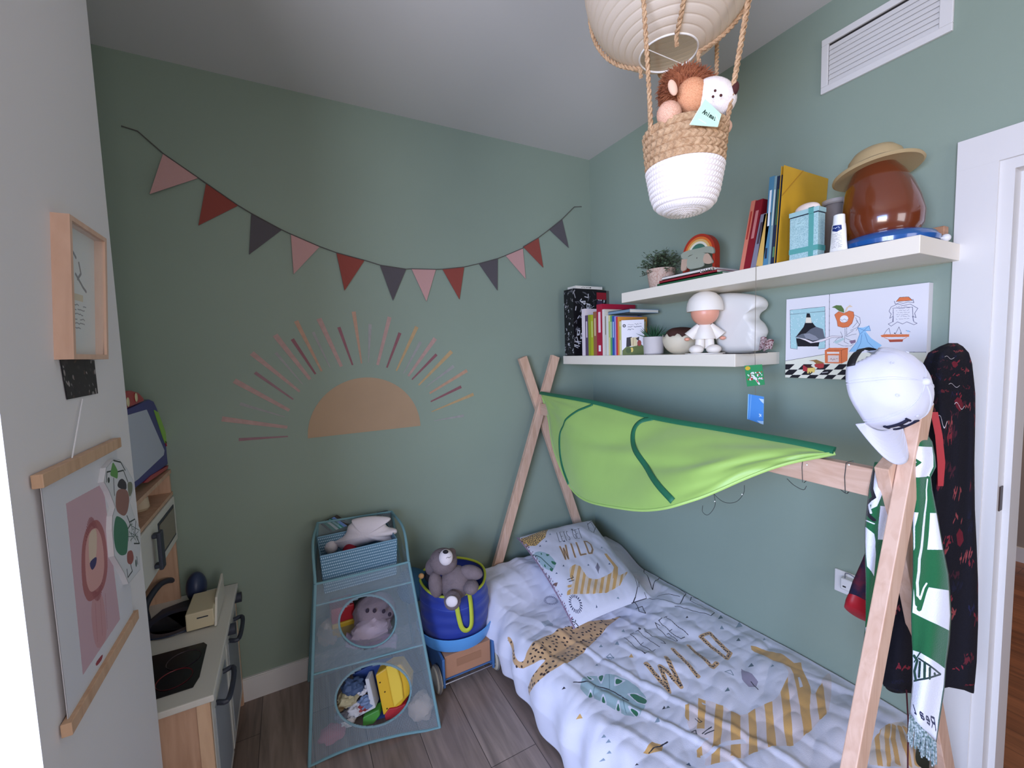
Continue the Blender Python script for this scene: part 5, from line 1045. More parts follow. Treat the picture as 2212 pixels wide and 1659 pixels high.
obj('box_body', MB().box((X_a, Yf, zt+.005), (X_b, Yf+.16, zt+.005+hz_*.75)), BE, cr_, smooth=0, bevel=.004)
obj('side_plate', MB().slab([(X_b, Yf-.01, zt+.005), (X_b, Yf+.22, zt+.005), (X_b, Yf+.22, zt+.10), (X_b, Yf+.05, zt+.085)], (.008, 0, 0)), mat('cream_plate', (216, 210, 196), rough=.5), cr_, smooth=0, bevel=.002)
obj('drawer_slot', MB().box(((X_a*.6+X_b*.4), Yf-.0012, zt+.045), ((X_a*.2+X_b*.8), Yf+.001, zt+.049)), NAVY, cr_, smooth=0)
pb = kt(380, 950, zt+.006)
obj('toy_scanner', MB().ell(at(*z3(385, 885), (pb-EYE).dot(FWD)), (.035, .045, .06)).cyl(pb, at(*z3(385, 900), (pb-EYE).dot(FWD)), .02), mat('dark_blue_plastic', (44, 54, 84), rough=.4), label='dark blue rounded toy propped behind the beige toy till', cat='toy')
obj('toy_cup', MB().lathe([(.012, 0), (.02, .004), (.022, .035), (.019, .035)], kt(450, 900, zt)+Vector((0, .05, 0)), 20), mat('mid_blue_plastic', (62, 84, 120), rough=.4), label='small blue toy cup in the far corner of the play kitchen worktop', cat='toy cup')
# drawing board leaning on the kitchen
db = thing('drawing_board', 'blue framed magnetic drawing board with a red top on the play kitchen', 'drawing board', (-.47, 2.0, 1.09))
def bq(x, y, d_=0): return on(*z3(x, y), 0, -.452+d_)
fr_o = [(-60, 190), (85, 128), (185, 84), (202, 92), (215, 120), (285, 320), (280, 350), (140, 452), (60, 520), (-40, 560)]
fr_i = [(-30, 200), (90, 152), (172, 128), (248, 303), (245, 322), (137, 424), (60, 480), (-20, 520)]
obj('frame', MB().slab([bq(*p) for p in fr_o], (-.02, 0, 0)), mat('royal_blue_plastic', (48, 44, 122), rough=.35), db, smooth=40, bevel=.004)
obj('drawing_screen', MB().slab([bq(*p, .002) for p in fr_i], (-.002, 0, 0)), mat('grey_screen', (186, 190, 204), rough=.4), db, smooth=0)
rc = obj('red_top', MB().slab([bq(*p, .004) for p in ((40, 150), (55, 70), (85, 50), (112, 46), (140, 55), (158, 75), (165, 92), (95, 122))], (-.028, 0, 0)), mat('red_plastic', (170, 34, 48), rough=.3), db, smooth=40, bevel=.006)
for x, y in ((92, 96), (127, 76)): obj('button', MB().ell(bq(x, y, .006), (.003, .012, .015)), mat('pale_button', (200, 190, 150), rough=.4), rc)
obj('side_trim', MB().slab([bq(*p, .003) for p in ((206, 130), (222, 140), (262, 250), (255, 275), (245, 250))], (-.01, 0, 0)), mat('lime_plastic', (140, 190, 70), rough=.4), db, smooth=0)
obj('side_trim', MB().slab([bq(*p, .003) for p in ((250, 262), (264, 270), (282, 318), (272, 320))], (-.01, 0, 0)), MATS['red_plastic'], db, smooth=0)
obj('side_trim', MB().slab([bq(*p, .003) for p in ((160, 440), (190, 410), (265, 366), (262, 380), (175, 440))], (-.01, 0, 0)), MATS['red_plastic'], db, smooth=0)
obj('corner_button', MB().ell(bq(275, 350, .002), (.008, .014, .016)), MATS['lime_plastic'], db)
# ---------------------------------------------------------------- mesh storage tower
def meshmat(name, rgb, dens, n=420):
    ma = bpy.data.materials.new(name); ma.use_nodes = True; nt = ma.node_tree; b = nt.nodes['Principled BSDF']; b.inputs['Base Color'].default_value = (*lin(rgb), 1); b.inputs['Roughness'].default_value = .7
    uv = nt.nodes.new('ShaderNodeUVMap'); sx = nt.nodes.new('ShaderNodeSeparateXYZ'); nt.links.new(uv.outputs[0], sx.inputs[0]); outs = []
    for k in (0, 1):
        m1 = nt.nodes.new('ShaderNodeMath'); m1.operation = 'MULTIPLY'; m1.inputs[1].default_value = n; nt.links.new(sx.outputs[k], m1.inputs[0])
        m2 = nt.nodes.new('ShaderNodeMath'); m2.operation = 'FRACT'; nt.links.new(m1.outputs[0], m2.inputs[0])
        m3 = nt.nodes.new('ShaderNodeMath'); m3.operation = 'LESS_THAN'; m3.inputs[1].default_value = dens; nt.links.new(m2.outputs[0], m3.inputs[0]); outs.append(m3)
    mx = nt.nodes.new('ShaderNodeMath'); mx.operation = 'MAXIMUM'; nt.links.new(outs[0].outputs[0], mx.inputs[0]); nt.links.new(outs[1].outputs[0], mx.inputs[1])
    nt.links.new(mx.outputs[0], b.inputs['Alpha']); MATS[name] = ma; return ma
NET = meshmat('teal_net', (152, 168, 176), .20, 330); TAPE = mat('teal_tape', (112, 150, 156), rough=.7)
fbl, fbr, ftl, ftr = on(668, 1656, 2, .0), on(950, 1572, 2, .0), on(681, 1262, 2, .62), on(883, 1214, 2, .62)
bbl, bbr, btl, btr = Vector((.0, 2.14, 0)), Vector((.50, 2.14, 0)), on(686, 1130, 1, 2.09), on(846, 1105, 1, 2.09)
tw = thing('mesh_storage_tower', 'teal mesh storage tower with two round openings, standing on the floor by the wall', 'storage tower', tuple((fbl+fbr+bbl+bbr)/4))
fn = (ftr-fbl).cross(ftl-fbr).normalized()
def FP(u, v): return fbl.lerp(fbr, u).lerp(ftl.lerp(ftr, u), v)
def onf(px, py): return onp(px, py, fbl.lerp(ftr, .5), fn)
def fuv(p):   # invert the front panel roughly
    v = p.z/.62; a, b = fbl.lerp(ftl, v), fbr.lerp(ftr, v); return ((p-a).dot(b-a)/(b-a).length_squared, v)
def hole(cx, cy, rx, ry, n=40, tl=0): return [onf(cx+rx*math.cos(t)*math.cos(tl)-ry*math.sin(t)*math.sin(tl), cy+rx*math.cos(t)*math.sin(tl)+ry*math.sin(t)*math.cos(tl)) for t in [2*pi*i/n for i in range(n)]]
holes = [hole(794, 1342, 62, 56, tl=-.2), hole(806, 1502, 84, 66, tl=-.38)]
hu = [[fuv(p) for p in h] for h in holes]
def inside(u, v, P):
    c = False
    for (x1, y1), (x2, y2) in zip(P, P[1:]+P[:1]):
        if (y1 > v) != (y2 > v) and u < (v-y1)*(x2-x1)/(y2-y1)+x1: c = not c
    return c
m_ = MB(); N1, N2 = 90, 110
def fwob(u, v): return FP(u, .035*math.sin(pi*min(1, u*1.1))*(1-v)**4+v)+fn*(-.004*math.sin(u*9+v*4))
m_.grid(lambda u, v: fwob(u, v), N1, N2, uvf=lambda u, v, p: (u*.45, v*.65))
m_.f = [f_ for f_ in m_.f if not any(inside((f_[0] // (N2+1)+.5)/N1, (f_[0] % (N2+1)+.5)/N2, P) for P in hu)]
obj('front_net', m_, NET, tw, smooth=0)
for h in holes: obj('opening_ring', MB().tube(h, .0045, 8, closed=True), TAPE, tw)
for nm, q in (('side_net', (fbl, bbl, btl, ftl)), ('side_net', (fbr, bbr, btr, ftr)), ('back_net', (bbl, bbr, btr, btl))):
    obj(nm, MB().grid(lambda u, v: q[0].lerp(q[1], u).lerp(q[3].lerp(q[2], u), v), 6, 6, uvf=lambda u, v, p: (u*.45, v*.65)), NET, tw, smooth=0)
for a, b in ((fbl, ftl), (fbr, ftr), (bbl, btl), (bbr, btr)): obj('corner_tape', MB().tube([a, a.lerp(b, .5)+fn*.001, b], .006, 8), TAPE, tw)
obj('top_rim', MB().tube([ftl, ftl.lerp(ftr, .3)+Vector((0, 0, -.002)), ftl.lerp(ftr, .7)+Vector((0, 0, -.002)), ftr], .005, 8).tube([btl, btr], .005, 8).tube(spline([ftr, ftr.lerp(btr, .5)+Vector((.012, -.03, .04)), btr], 8), .006, 8).tube(spline([ftl, ftl.lerp(btl, .5)+Vector((-.012, -.02, .05)), btl], 8), .006, 8), TAPE, tw)
obj('bottom_hem', MB().tube([fwob(u/20, 0) for u in range(21)], .005, 8), TAPE, tw)
shz = []
for px, py in ((790, 1278), (770, 1427)):
    p = onf(px, py); shz.append(p.z); v = p.z/.62; a, b = fbl.lerp(ftl, v), fbr.lerp(ftr, v); c_, d_ = bbl.lerp(btl, p.z/btl.z), bbr.lerp(btr, p.z/btr.z)
    obj('shelf_net', MB().grid(lambda u, w_: a.lerp(b, u).lerp(c_.lerp(d_, u), w_)+Vector((0, 0, -.01*math.sin(pi*u)*math.sin(pi*w_))), 10, 10, uvf=lambda u, v_, p_: (u*.45, v_*.4)), NET, tw, smooth=60)
    obj('shelf_tape', MB().tube([a-fn*.001, b-fn*.001], .004, 8), TAPE, tw)
# woven basket with plush toys
yB = 1.86
ba, bb2, bc = on(692, 1199, 1, yB), on(857, 1168, 1, yB), on(700, 1296, 1, yB)
bt, bb_ = (ba.z+bb2.z)/2, max(bc.z, shz[0]+.004); bxa, bxb, byb = ba.x, bb2.x, 2.07
A_ = Art(520, 260, (0, 0, 1, .5), (88, 124, 144))
for i in range(40):
    for j in range(26): A_.poly([(i/40+(j % 2)*.0125, j/52), (i/40+.014+(j % 2)*.0125, j/52+.003), (i/40+.017+(j % 2)*.0125, j/52+.0105), (i/40+.003+(j % 2)*.0125, j/52+.0075)], (196, 216, 226))
WV = A_.material('woven_blue_white', .8)
bk = thing('woven_basket', 'blue and white woven storage basket on the top tier of the mesh tower', 'basket', ((bxa+bxb)/2, (yB+byb)/2, bb_))
e = .004; ta, tb_ = .008, .008
def side(p, q, r, s_): return MB().grid(lambda u, v: Vector(p).lerp(Vector(q), u).lerp(Vector(s_).lerp(Vector(r), u), v), 8, 6, uvf=lambda u, v, _: (u, v*.5))
for a, b, c, d_ in (((bxa+ta, yB+ta, bb_), (bxb-ta, yB+ta, bb_), (bxb, yB, bt), (bxa, yB, bt)), ((bxb-ta, yB+ta, bb_), (bxb-ta, byb-ta, bb_), (bxb, byb, bt), (bxb, yB, bt)), ((bxa+ta, byb-ta, bb_), (bxa+ta, yB+ta, bb_), (bxa, yB, bt), (bxa, byb, bt)), ((bxb-ta, byb-ta, bb_), (bxa+ta, byb-ta, bb_), (bxa, byb, bt), (bxb, byb, bt))):
    obj('basket_wall', side(a, b, c, d_), WV, bk, smooth=0, solid=.004)
obj('basket_rim', MB().tube([(bxa, yB, bt), (bxb, yB, bt), (bxb, byb, bt), (bxa, byb, bt)], .0035, 8, closed=True), mat('basket_rim_blue', (120, 156, 176), rough=.7), bk)
obj('basket_base', MB().box((bxa+ta, yB+ta, bb_), (bxb-ta, byb-ta, bb_+.004)), mat('basket_base_blue', (70, 104, 124)), bk, smooth=0)
z1_ = Z(620, 1060, 4.608)
def g1(x, y, w): return at(*z1_(x, y), w)
wB = 1.96
PW = mat('plush_offwhite', (226, 214, 214), rough=.95, bump=.3, bscale=120)
wp = thing('plush_stingray', 'floppy off-white plush animal with pointed fins on top of the woven basket', 'plush toy', tuple(g1(760, 440, wB)))
cen = g1(745, 440, wB+.02)
bp = [(400,520),(470,540),(560,600),(700,560),(800,530),(900,500),(1000,510),(1060,500),(1040,450),(1100,425),(1095,385),(1020,370),(980,330),(1035,290),(1020,262),(900,250),(760,258),(640,285),(650,310),(600,350),(580,420),(520,480)]
P = spline([g1(x, y, wB+.0-.04*((x-400)/700)*0) for x, y in bp+[bp[0]]], 3)[:-1]; pm = sum(P, Vector())/len(P)
rings = [[p.lerp(pm, 1-k)+FWD*d_+Vector((0, 0, .0)) for p in P] for d_, k in ((-.045, .25), (-.036, .6), (-.018, .88), (0, 1), (.02, .92), (.035, .6))]
obj('plush_body', MB().loft(rings), PW, wp, smooth=80, fix=True, sub=1)
obj('plush_snout', MB().ell(g1(440, 560, wB-.01), (.03, .035, .03)), PW, wp)
obj('red_ball', MB().ell(g1(625, 600, 1.925), .032), mat('red_felt', (150, 24, 44), rough=.8), label='dark red ball peeking over the front rim of the woven basket', cat='ball')
A_ = Art(200, 120, (0, 0, 1, .6), (60, 130, 110)); A_.poly([(.35, 0), (.5, 0), (.5, .6), (.35, .6)], (206, 216, 214)); A_.poly([(.6, 0), (.7, 0), (.7, .6), (.6, .6)], (140, 190, 196)); A_.poly([(.8, 0), (1, 0), (1, .6), (.8, .6)], (110, 140, 190)); A_.poly([(0, 0), (.15, 0), (.15, .6), (0, .6)], (70, 60, 54)); A_.dot(.1, .4, .04, .05, (200, 190, 180))
Pb = [g1(x, y, wB+.02) for x, y in ((330, 330), (430, 410), (600, 350), (470, 260))]
m_ = MB().slab([p+FWD*.002 for p in Pb], FWD*.03); m_.add(Pb, [(0, 1, 2, 3)], None, [(0, .6), (0, 0), (1, 0), (1, .6)])
obj('striped_pouch', m_, A_.material('striped_pouch_print', .7), smooth=0, label='green, white and blue striped pouch sticking out of the woven basket', cat='pouch')
obj('black_lace_cloth', MB().slab([g1(*p, 2.13) for p in ((360, 440), (1060, 400), (1055, 260), (990, 208), (500, 250), (370, 300))], FWD*.02), mat('black_lace', (40, 38, 44), rough=.9, rgb2=(120, 118, 124), vscale=220), smooth=0, label='black patterned cloth at the back of the woven basket', cat='cloth')
# middle tier toys
v0 = shz[1]+.008
GP = mat('plush_grey_mauve', (150, 134, 142), rough=.95, bump=.3, bscale=110); SP = mat('plush_dark_spot', (62, 52, 66), rough=.95)
gp = thing('spotted_plush_dog', 'grey plush with four dark spots seen through the upper round opening', 'plush toy', tuple(g1(850, 1300, 1.93)))
obj('plush_body', MB().ell(g1(870, 1200, 1.97), (.095, .08, .085), wob=.12, ws=3), GP, gp); obj('plush_belly', MB().ell(g1(840, 1380, 1.90), (.085, .06, .05), wob=.2, ws=3), mat('plush_pale', (196, 178, 190), rough=.95, bump=.3), gp)
for x, y in ((800, 1195), (872, 1195), (962, 1200), (1022, 1230)): obj('spot', MB().ell(g1(x, y, 1.892), (.008, .004, .010)), SP, gp)
obj('pink_blanket', MB().grid(lambda u, v: g1(lerp(590, 1090, u), lerp(1430, 1560, v)+10*math.sin(u*12), 1.875+.012*math.sin(u*9+v*3)), 30, 8), mat('pink_blanket_cloth', (206, 176, 204), rough=.95, bump=.5, sheen=.4), smooth=80, solid=.02, label='crumpled pale pink blanket under the spotted plush in the mesh tower', cat='blanket')
pr_ = g1(610, 1290, 1.94)
rb_ = thing('red_yellow_ball', 'red and yellow soft block at the left of the upper round opening', 'toy block', tuple(pr_))
obj('red_half', MB().box((pr_.x-.07, pr_.y-.0, pr_.z-.0), (pr_.x+.03, pr_.y+.1, pr_.z+.07)), mat('toy_red', (176, 36, 46), rough=.5), rb_, smooth=0, bevel=.006)
obj('yellow_half', MB().box((pr_.x-.07, pr_.y, pr_.z-.07), (pr_.x+.03, pr_.y+.1, pr_.z-.001)), mat('toy_yellow', (212, 172, 48), rough=.5), rb_, smooth=0, bevel=.006)
obj('white_cloth_bundle', MB().ell(g1(420, 1400, 1.95), (.05, .06, .05), wob=.4, ws=2), mat('cream_cloth', (206, 190, 178), rough=.95), label='cream cloth bundle behind the net, left of the spotted plush', cat='cloth')
# bottom tier toys
z2_ = Z(480, 1360, 4.254)
def g2(x, y, w): p_ = onf(*z2_(x, y)); return at(*z2_(x, y), (p_-EYE).dot(FWD)+.035+max(-.02, (w-1.83)*.9))
wz = 1.83
yt = thing('yellow_toy_roof', 'yellow plastic toy with red base in the lower round opening', 'toy', tuple(g2(1560, 550, wz)))
YL = mat('toy_bright_yellow', (226, 180, 44), rough=.35)
obj('yellow_body', MB().slab([g2(*p, wz) for p in ((1405, 420), (1540, 330), (1640, 320), (1730, 460), (1720, 600), (1640, 700), (1500, 780), (1480, 800))], FWD*.06), YL, yt, smooth=0, bevel=.006)
obj('yellow_lid', MB().slab([g2(*p, wz-.012) for p in ((1500, 340), (1600, 330), (1650, 500), (1665, 640), (1580, 720), (1560, 640))], FWD*.012), mat('toy_yellow_pale', (236, 200, 70), rough=.35), yt, smooth=0, bevel=.005)
obj('red_base', MB().slab([g2(*p, wz-.006) for p in ((1490, 790), (1530, 730), (1600, 720), (1690, 680), (1640, 800), (1500, 840))], FWD*.05), MATS['toy_red'], yt, smooth=0, bevel=.004)
for x, y in ((1450, 487), (1495, 573), (1515, 727)): obj('peg_hole', MB().ell(g2(x, y, wz-.001), (.003, .002, .003)), mat('toy_hole', (60, 40, 20)), yt)
obj('blue_toy_box', MB().slab([g2(*p, wz+.062) for p in ((1190, 420), (1340, 340), (1560, 300), (1560, 820), (1380, 850), (1340, 600))], FWD*.04), mat('toy_deep_blue', (34, 66, 134), rough=.5), smooth=0, bevel=.004, label='deep blue toy box at the back of the lower round opening', cat='toy box')
obj('toy_tray', MB().slab([g2(*p, wz+.005) for p in ((1310, 460), (1345, 450), (1410, 720), (1100, 880), (1080, 850), (1360, 715))], FWD*.05), mat('pale_tray', (206, 208, 214), rough=.4), smooth=0, bevel=.003, label='white toy tray edge in the lower round opening', cat='tray')
obj('green_toy_block', MB().slab([g2(*p, wz-.005) for p in ((1290, 810), (1440, 735), (1450, 790), (1390, 870), (1290, 890))], FWD*.05), mat('toy_green', (76, 150, 60), rough=.4), smooth=0, bevel=.004, label='bright green toy block at the bottom of the lower round opening', cat='toy block')
rnd = random.Random(3)
for i, (x, y, r, c, lb) in enumerate(((1150, 640, .034, (190, 178, 140), 'olive cream toy animal'), (1120, 780, .03, (96, 96, 104), 'dark grey toy figure'), (1210, 740, .032, (206, 204, 208), 'white toy dog'), (1290, 700, .024, (150, 50, 52), 'small red toy car'), (1320, 660, .028, (120, 140, 176), 'blue-grey toy car'), (1200, 520, .038, (70, 90, 124), 'dusty blue toy'), (1290, 560, .02, (216, 214, 220), 'small white toy piece'), (1160, 830, .026, (214, 206, 200), 'pale toy bone'), (1090, 700, .022, (120, 96, 60), 'brown toy horse'))):
    obj('small_toy', MB().ell(g2(x, y, wz+.02), (r*1.1, r*.9, r*.8), wob=.5, ws=2.2), mat('small_toy_%d' % i, c, rough=.6), label=lb+' in the lower left of the mesh tower', cat='toy')
obj('pink_toy_cloth', MB().ell(g2(1010, 960, 1.86), (.05, .035, .03), wob=.3, ws=2), mat('pink_cloth', (176, 104, 116), rough=.9), label='dusky pink soft toy at the very bottom of the mesh tower, behind the net', cat='soft toy')
obj('beige_soft_toy', MB().ell(g2(1830, 700, 1.83), (.05, .05, .05), wob=.3, ws=2), mat('beige_cloth', (190, 166, 146), rough=.9), label='beige soft toy behind the net, right of the lower round opening', cat='soft toy')
# ---------------------------------------------------------------- cart, carton, basin, laundry basket
a3_ = Z(880, 1140, 4.146)
def h3(x, y, w): return at(*a3_(x, y), w)
CBL = mat('cart_blue_metal', (70, 110, 160), rough=.4); 
wl_, wr_ = on(944, 1497, 2, 0), on(1070, 1447, 2, 0); wy = 1.775; wl_.y = wr_.y = wy; wl_.x, wr_.x = .512, .800
ct = thing('toy_cart', 'blue toy push cart with cream wheels under the laundry basket', 'toy cart', (.656, 1.88, 0))
for x in (wl_.x, wr_.x):
    for y in (wy, 2.06):
        wh = obj('wheel', MB().lathe([(.02, -.010), (.050, -.012), (.056, -.008), (.056, .008), (.050, .012), (.02, .010)], (0, 0, 0), 36, Matrix.Translation((x, y, .0565)) @ Matrix.Rotation(pi/2, 4, 'Y')), mat('cream_wheel', (190, 180, 160), rough=.6), ct)
        obj('tyre', MB().tube([(x, y+.055*math.cos(t*pi/20), .0565+.055*math.sin(t*pi/20)) for t in range(40)], .0062, 8, closed=True), mat('grey_tyre', (120, 116, 112), rough=.8), wh)
for x, s_ in ((wl_.x+.022, 1), (wr_.x-.022, -1)): obj('side_panel', MB().box((x-.006, wy-.04, .03), (x+.006, 2.09, .165)), CBL, ct, smooth=0, bevel=.003)
obj('crossbar', MB().cyl((wl_.x, wy-.035, .045), (wr_.x, wy-.035, .045), .004), mat('chrome', (200, 200, 205), rough=.2, metal=1), ct); obj('axle', MB().cyl((wl_.x, wy, .0565), (wr_.x, wy, .0565), .004).cyl((wl_.x, 2.06, .0565), (wr_.x, 2.06, .0565), .004), MATS['chrome'], ct)
obj('cart_floor', MB().box((wl_.x+.028, wy-.03, .058), (wr_.x-.028, 2.09, .062)), CBL, ct, smooth=0)
cb = thing('cardboard_box', 'brown cardboard box in the toy cart below the light blue basin', 'box', (.656, 1.9, .062))
obj('carton', MB().box((wl_.x+.032, wy-.025, .0625), (wr_.x-.032, 2.08, .166)), mat('cardboard', (176, 128, 98), rough=.85, var=.08), cb, smooth=0, bevel=.001)
obj('packing_tape', MB().box((.60, wy-.0262, .10), (.72, wy-.0252, .135)), mat('brown_tape', (160, 116, 88), rough=.4), cb, smooth=0)
bcx, bcy = .655, 1.905
bs = MB().lathe([(.14, .168), (.165, .17), (.182, .21), (.186, .235), (.182, .238), (.172, .21), (.15, .18), (.02, .178)], (bcx, bcy, 0), 48, caps=False)
obj('basin', bs, mat('light_blue_plastic', (92, 158, 220), rough=.35), label='light blue round plastic basin under the blue laundry basket', cat='basin')
lb_ = thing('laundry_basket', 'royal blue fabric pop-up basket with yellow trim holding the plush bear', 'laundry basket', (bcx, bcy, .18))
BL = mat('royal_blue_fabric', (36, 58, 150), rough=.6, var=.1, vscale=10, sheen=.2); YT = mat('lime_yellow_webbing', (186, 196, 62), rough=.8)
def lbp(a, z_, o=0):
    r = interp([(.19, .142), (.22, .160), (.30, .165), (.38, .160), (.44, .156)], z_)[0]+.003*math.sin(a*5+z_*30)+o; return Vector((bcx+r*math.cos(a), bcy+r*math.sin(a), z_+.015*math.sin(a)*(z_-.19)/.25))
obj('basket_wall', MB().loft([[lbp(2*pi*j/64, .19+.25*i/24, .0025*math.sin(i*1.2)) for j in range(64)] for i in range(25)], False), BL, lb_, smooth=80, solid=.003)
obj('basket_base', MB().lathe([(.14, .19), (.14, .193)], (bcx, bcy, 0), 40), BL, lb_)
obj('trim', MB().tube([lbp(2*pi*j/64, .441, .001) for j in range(64)], .006, 8, closed=True), YT, lb_)
for z_ in (.25, .31, .37): obj('hoop_seam', MB().tube([lbp(2*pi*j/64, z_+.004, .002) for j in range(64)], .0012, 6, closed=True), mat('blue_seam', (90, 110, 180), rough=.6), lb_)
aa = math.atan2(1.745-bcy, .70-bcx)-.42
hd = spline([lbp(aa-.14, .44, .004), lbp(aa-.12, .38, .010), lbp(aa-.04, .30, .014), lbp(aa+.10, .275, .015), lbp(aa+.22, .30, .014), lbp(aa+.27, .38, .010), lbp(aa+.26, .44, .004)], 8)
rows = []
for i, p in enumerate(hd):
    t_ = (hd[min(i+1, len(hd)-1)]-hd[max(0, i-1)]).normalized(); nr = Vector((p.x-bcx, p.y-bcy, 0)).normalized(); s_ = t_.cross(nr).normalized()*.010; rows.append([p-s_, p+s_])
obj('strap_handle', MB().loft(rows, False, False), YT, lb_, smooth=60, solid=.002)
obj('cushion', MB().ell(Vector((.475, 2.0, .40)), (.075, .07, .085), wob=.1, ws=2), mat('petrol_blue_cloth', (44, 84, 110), rough=.9, bump=.3), label='petrol blue cushion squeezed between the mesh tower and the blue basket', cat='cushion')
# plush bear
BG = mat('plush_bear_grey', (126, 112, 114), rough=.95, bump=.3, bscale=140, var=.12, vscale=30); BW = mat('plush_bear_white', (224, 214, 214), rough=.95, sheen=.3)
wb_ = 1.93
def bl(x, y, rx, ry, rz, dw=0, ang=0, ma=BG, nm='', wob=.03):
    M = Matrix.Identity(3)
    for i, v in enumerate((RGT, -FWD, -DWN)):
        for k in range(3): M[k][i] = v[k]
    M = (M @ Matrix.Rotation(ang, 3, 'Y')).to_4x4(); k = wb_/FPX/4.146
    return MB().ell(h3(x, y, wb_+dw), (rx*k, rz*k, ry*k), M, wob=wob)
br = thing('plush_bear', 'grey plush teddy bear with a white muzzle sitting in the blue basket', 'plush toy', tuple(h3(430, 480, wb_)))
m_ = bl(430, 490, 135, 150, 105, -.015, .25)
for a in (bl(322, 300, 122, 112, 110, -.02, .1), bl(255, 510, 62, 112, 62, -.04, -.15), bl(570, 400, 105, 62, 60, -.02, .2), bl(404, 648, 72, 76, 80, -.10, 0), bl(572, 530, 64, 58, 80, -.05, 0), bl(222, 345, 60, 80, 50, .03, .3), bl(395, 220, 40, 38, 28, .02, 0)):
    b0 = len(m_.v); m_.v += a.v; m_.f += [tuple(b0+i for i in f_) for f_ in a.f]
fur(m_, 60000, .0055, .0007)
obj('bear_body', m_, BG, br, smooth=80)
obj('muzzle', fur(bl(345, 265, 58, 66, 55, -.075, 0, nm='m', wob=0), 5000, .002, .0005), BW, br, smooth=80)
obj('foot_pad', bl(398, 660, 50, 46, 24, -.142, 0, wob=0), BW, br, smooth=80)
obj('nose', bl(342, 216, 24, 16, 16, -.100, 0, wob=0), mat('black_felt', (26, 22, 26), rough=.8), br, smooth=80)
k = wb_-.098
obj('mouth', MB().tube(spline([h3(330, 268, k), h3(345, 275, k-.003), h3(360, 264, k-.004), h3(372, 270, k-.003), h3(388, 258, k+.001)], 5), .0008, 6), MATS['black_felt'], br)
obj('eyelid', MB().tube(spline([h3(278, 222, wb_-.069), h3(290, 226, wb_-.070), h3(302, 220, wb_-.071)], 4), .001, 6), MATS['black_felt'], br)
obj('toy_penguin', bl(215, 430, 66, 60, 50, .055, 0, wob=0), MATS['black_felt'], smooth=80, label='black and orange plush toy tucked behind the grey bear', cat='plush toy')
o_ = bpy.data.objects['toy_penguin']
obj('beak', bl(125, 432, 26, 24, 24, .02, 0, wob=0), mat('orange_felt', (222, 170, 110), rough=.9), o_, smooth=80)
# ---------------------------------------------------------------- hanging balloon lamp
LC = at(1443, -62, 1.0); LR = .197; lampc = Vector((LC.x, LC.y, Z0))
JUTE = mat('jute_rope', (200, 164, 126), rough=.9, rgb2=(172, 134, 98), vscale=90, bump=.6, bscale=400)
def rope(m_, P, r, pitch=.012, n=2):      # twisted strands
    P = [Vector(p) for p in P]; L = 0; out = [[] for _ in range(n)]
    dens = []
    for a, b in zip(P[:-1], P[1:]):
        k = max(1, int((b-a).length/.003)); dens += [a.lerp(b, i/k) for i in range(k)]
    dens.append(P[-1])
    for i, p in enumerate(dens):
        t_ = (dens[min(i+1, len(dens)-1)]-dens[max(0, i-1)]).normalized()
        if i: L += (p-dens[i-1]).length; u = (u-t_*u.dot(t_)).normalized()
        else: u = t_.orthogonal().normalized()
        v = t_.cross(u)
        for s_ in range(n): a = L/pitch*2*pi/2+s_*2*pi/n; out[s_].append(p+(u*math.cos(a)+v*math.sin(a))*r*.5)
    for s_ in range(n): m_.tube(out[s_], r*.58, 6)
    return m_
ln = thing('balloon_lantern', 'white paper lantern netted in jute rope, hanging from the ceiling like a balloon', 'lamp', (LC.x, LC.y, LC.z-LR))
PAP = bpy.data.materials.new('lantern_paper'); PAP.use_nodes = True; nt = PAP.node_tree; b_ = nt.nodes['Principled BSDF']
b_.inputs['Base Color'].default_value = (*lin((236, 222, 204)), 1); b_.inputs['Roughness'].default_value = .8
tr = nt.nodes.new('ShaderNodeBsdfTranslucent'); tr.inputs[0].default_value = (*lin((236, 220, 198)), 1); mx = nt.nodes.new('ShaderNodeMixShader'); mx.inputs[0].default_value = .45
nt.links.new(b_.outputs[0], mx.inputs[1]); nt.links.new(tr.outputs[0], mx.inputs[2]); nt.links.new(mx.outputs[0], nt.nodes['Material Output'].inputs[0])
prof = []; a0 = math.asin(.066/LR)
NR = 26*6
for i in range(NR+1):
    t_ = a0+(pi-2*a0)*i/NR; rib = abs(math.sin(pi*i/6)); r = LR*(1-.010*(1-rib**.5))
    prof.append((r*math.sin(t_), -r*math.cos(t_)))
obj('paper_shade', MB().lathe(prof, LC, 96, caps=False), PAP, ln, smooth=0)
for z_ in (-LR*math.cos(a0), LR*math.cos(a0)): obj('wire_ring', MB().tube([LC+Vector((.066*math.cos(t*pi/24), .066*math.sin(t*pi/24), z_)) for t in range(48)], .0022, 8, closed=True), mat('white_wire', (236, 230, 220), rough=.4), ln)
rm = MB()
rm.tube([LC+Vector((-.066, .01, -LR*.943)), LC+Vector((.066, .01, -LR*.943))], .0011, 6)
obj('cross_wire', rm, mat('white_wire', (236, 230, 220), rough=.4), ln)
obj('lamp_cord', MB().cyl((LC.x, LC.y, LC.z+.02), (LC.x, LC.y, Z0), .003).lathe([(.05, Z0-.03), (.045, Z0-.002)], (LC.x, LC.y, 0), 24), MATS['white_wire'], ln)
obj('bulb_holder', MB().cyl((LC.x, LC.y, LC.z+.04), (LC.x, LC.y, LC.z+.10), .018), MATS['white_wire'], ln)
def ringz(z_, R): return [Vector((LC.x+R*math.cos(t*pi/36), LC.y+R*math.sin(t*pi/36), z_)) for t in range(73)]
net = MB(); rim_c = at(1478, 284, 1.0); BR_ = .097
va = math.atan2(-LC.y, -LC.x)
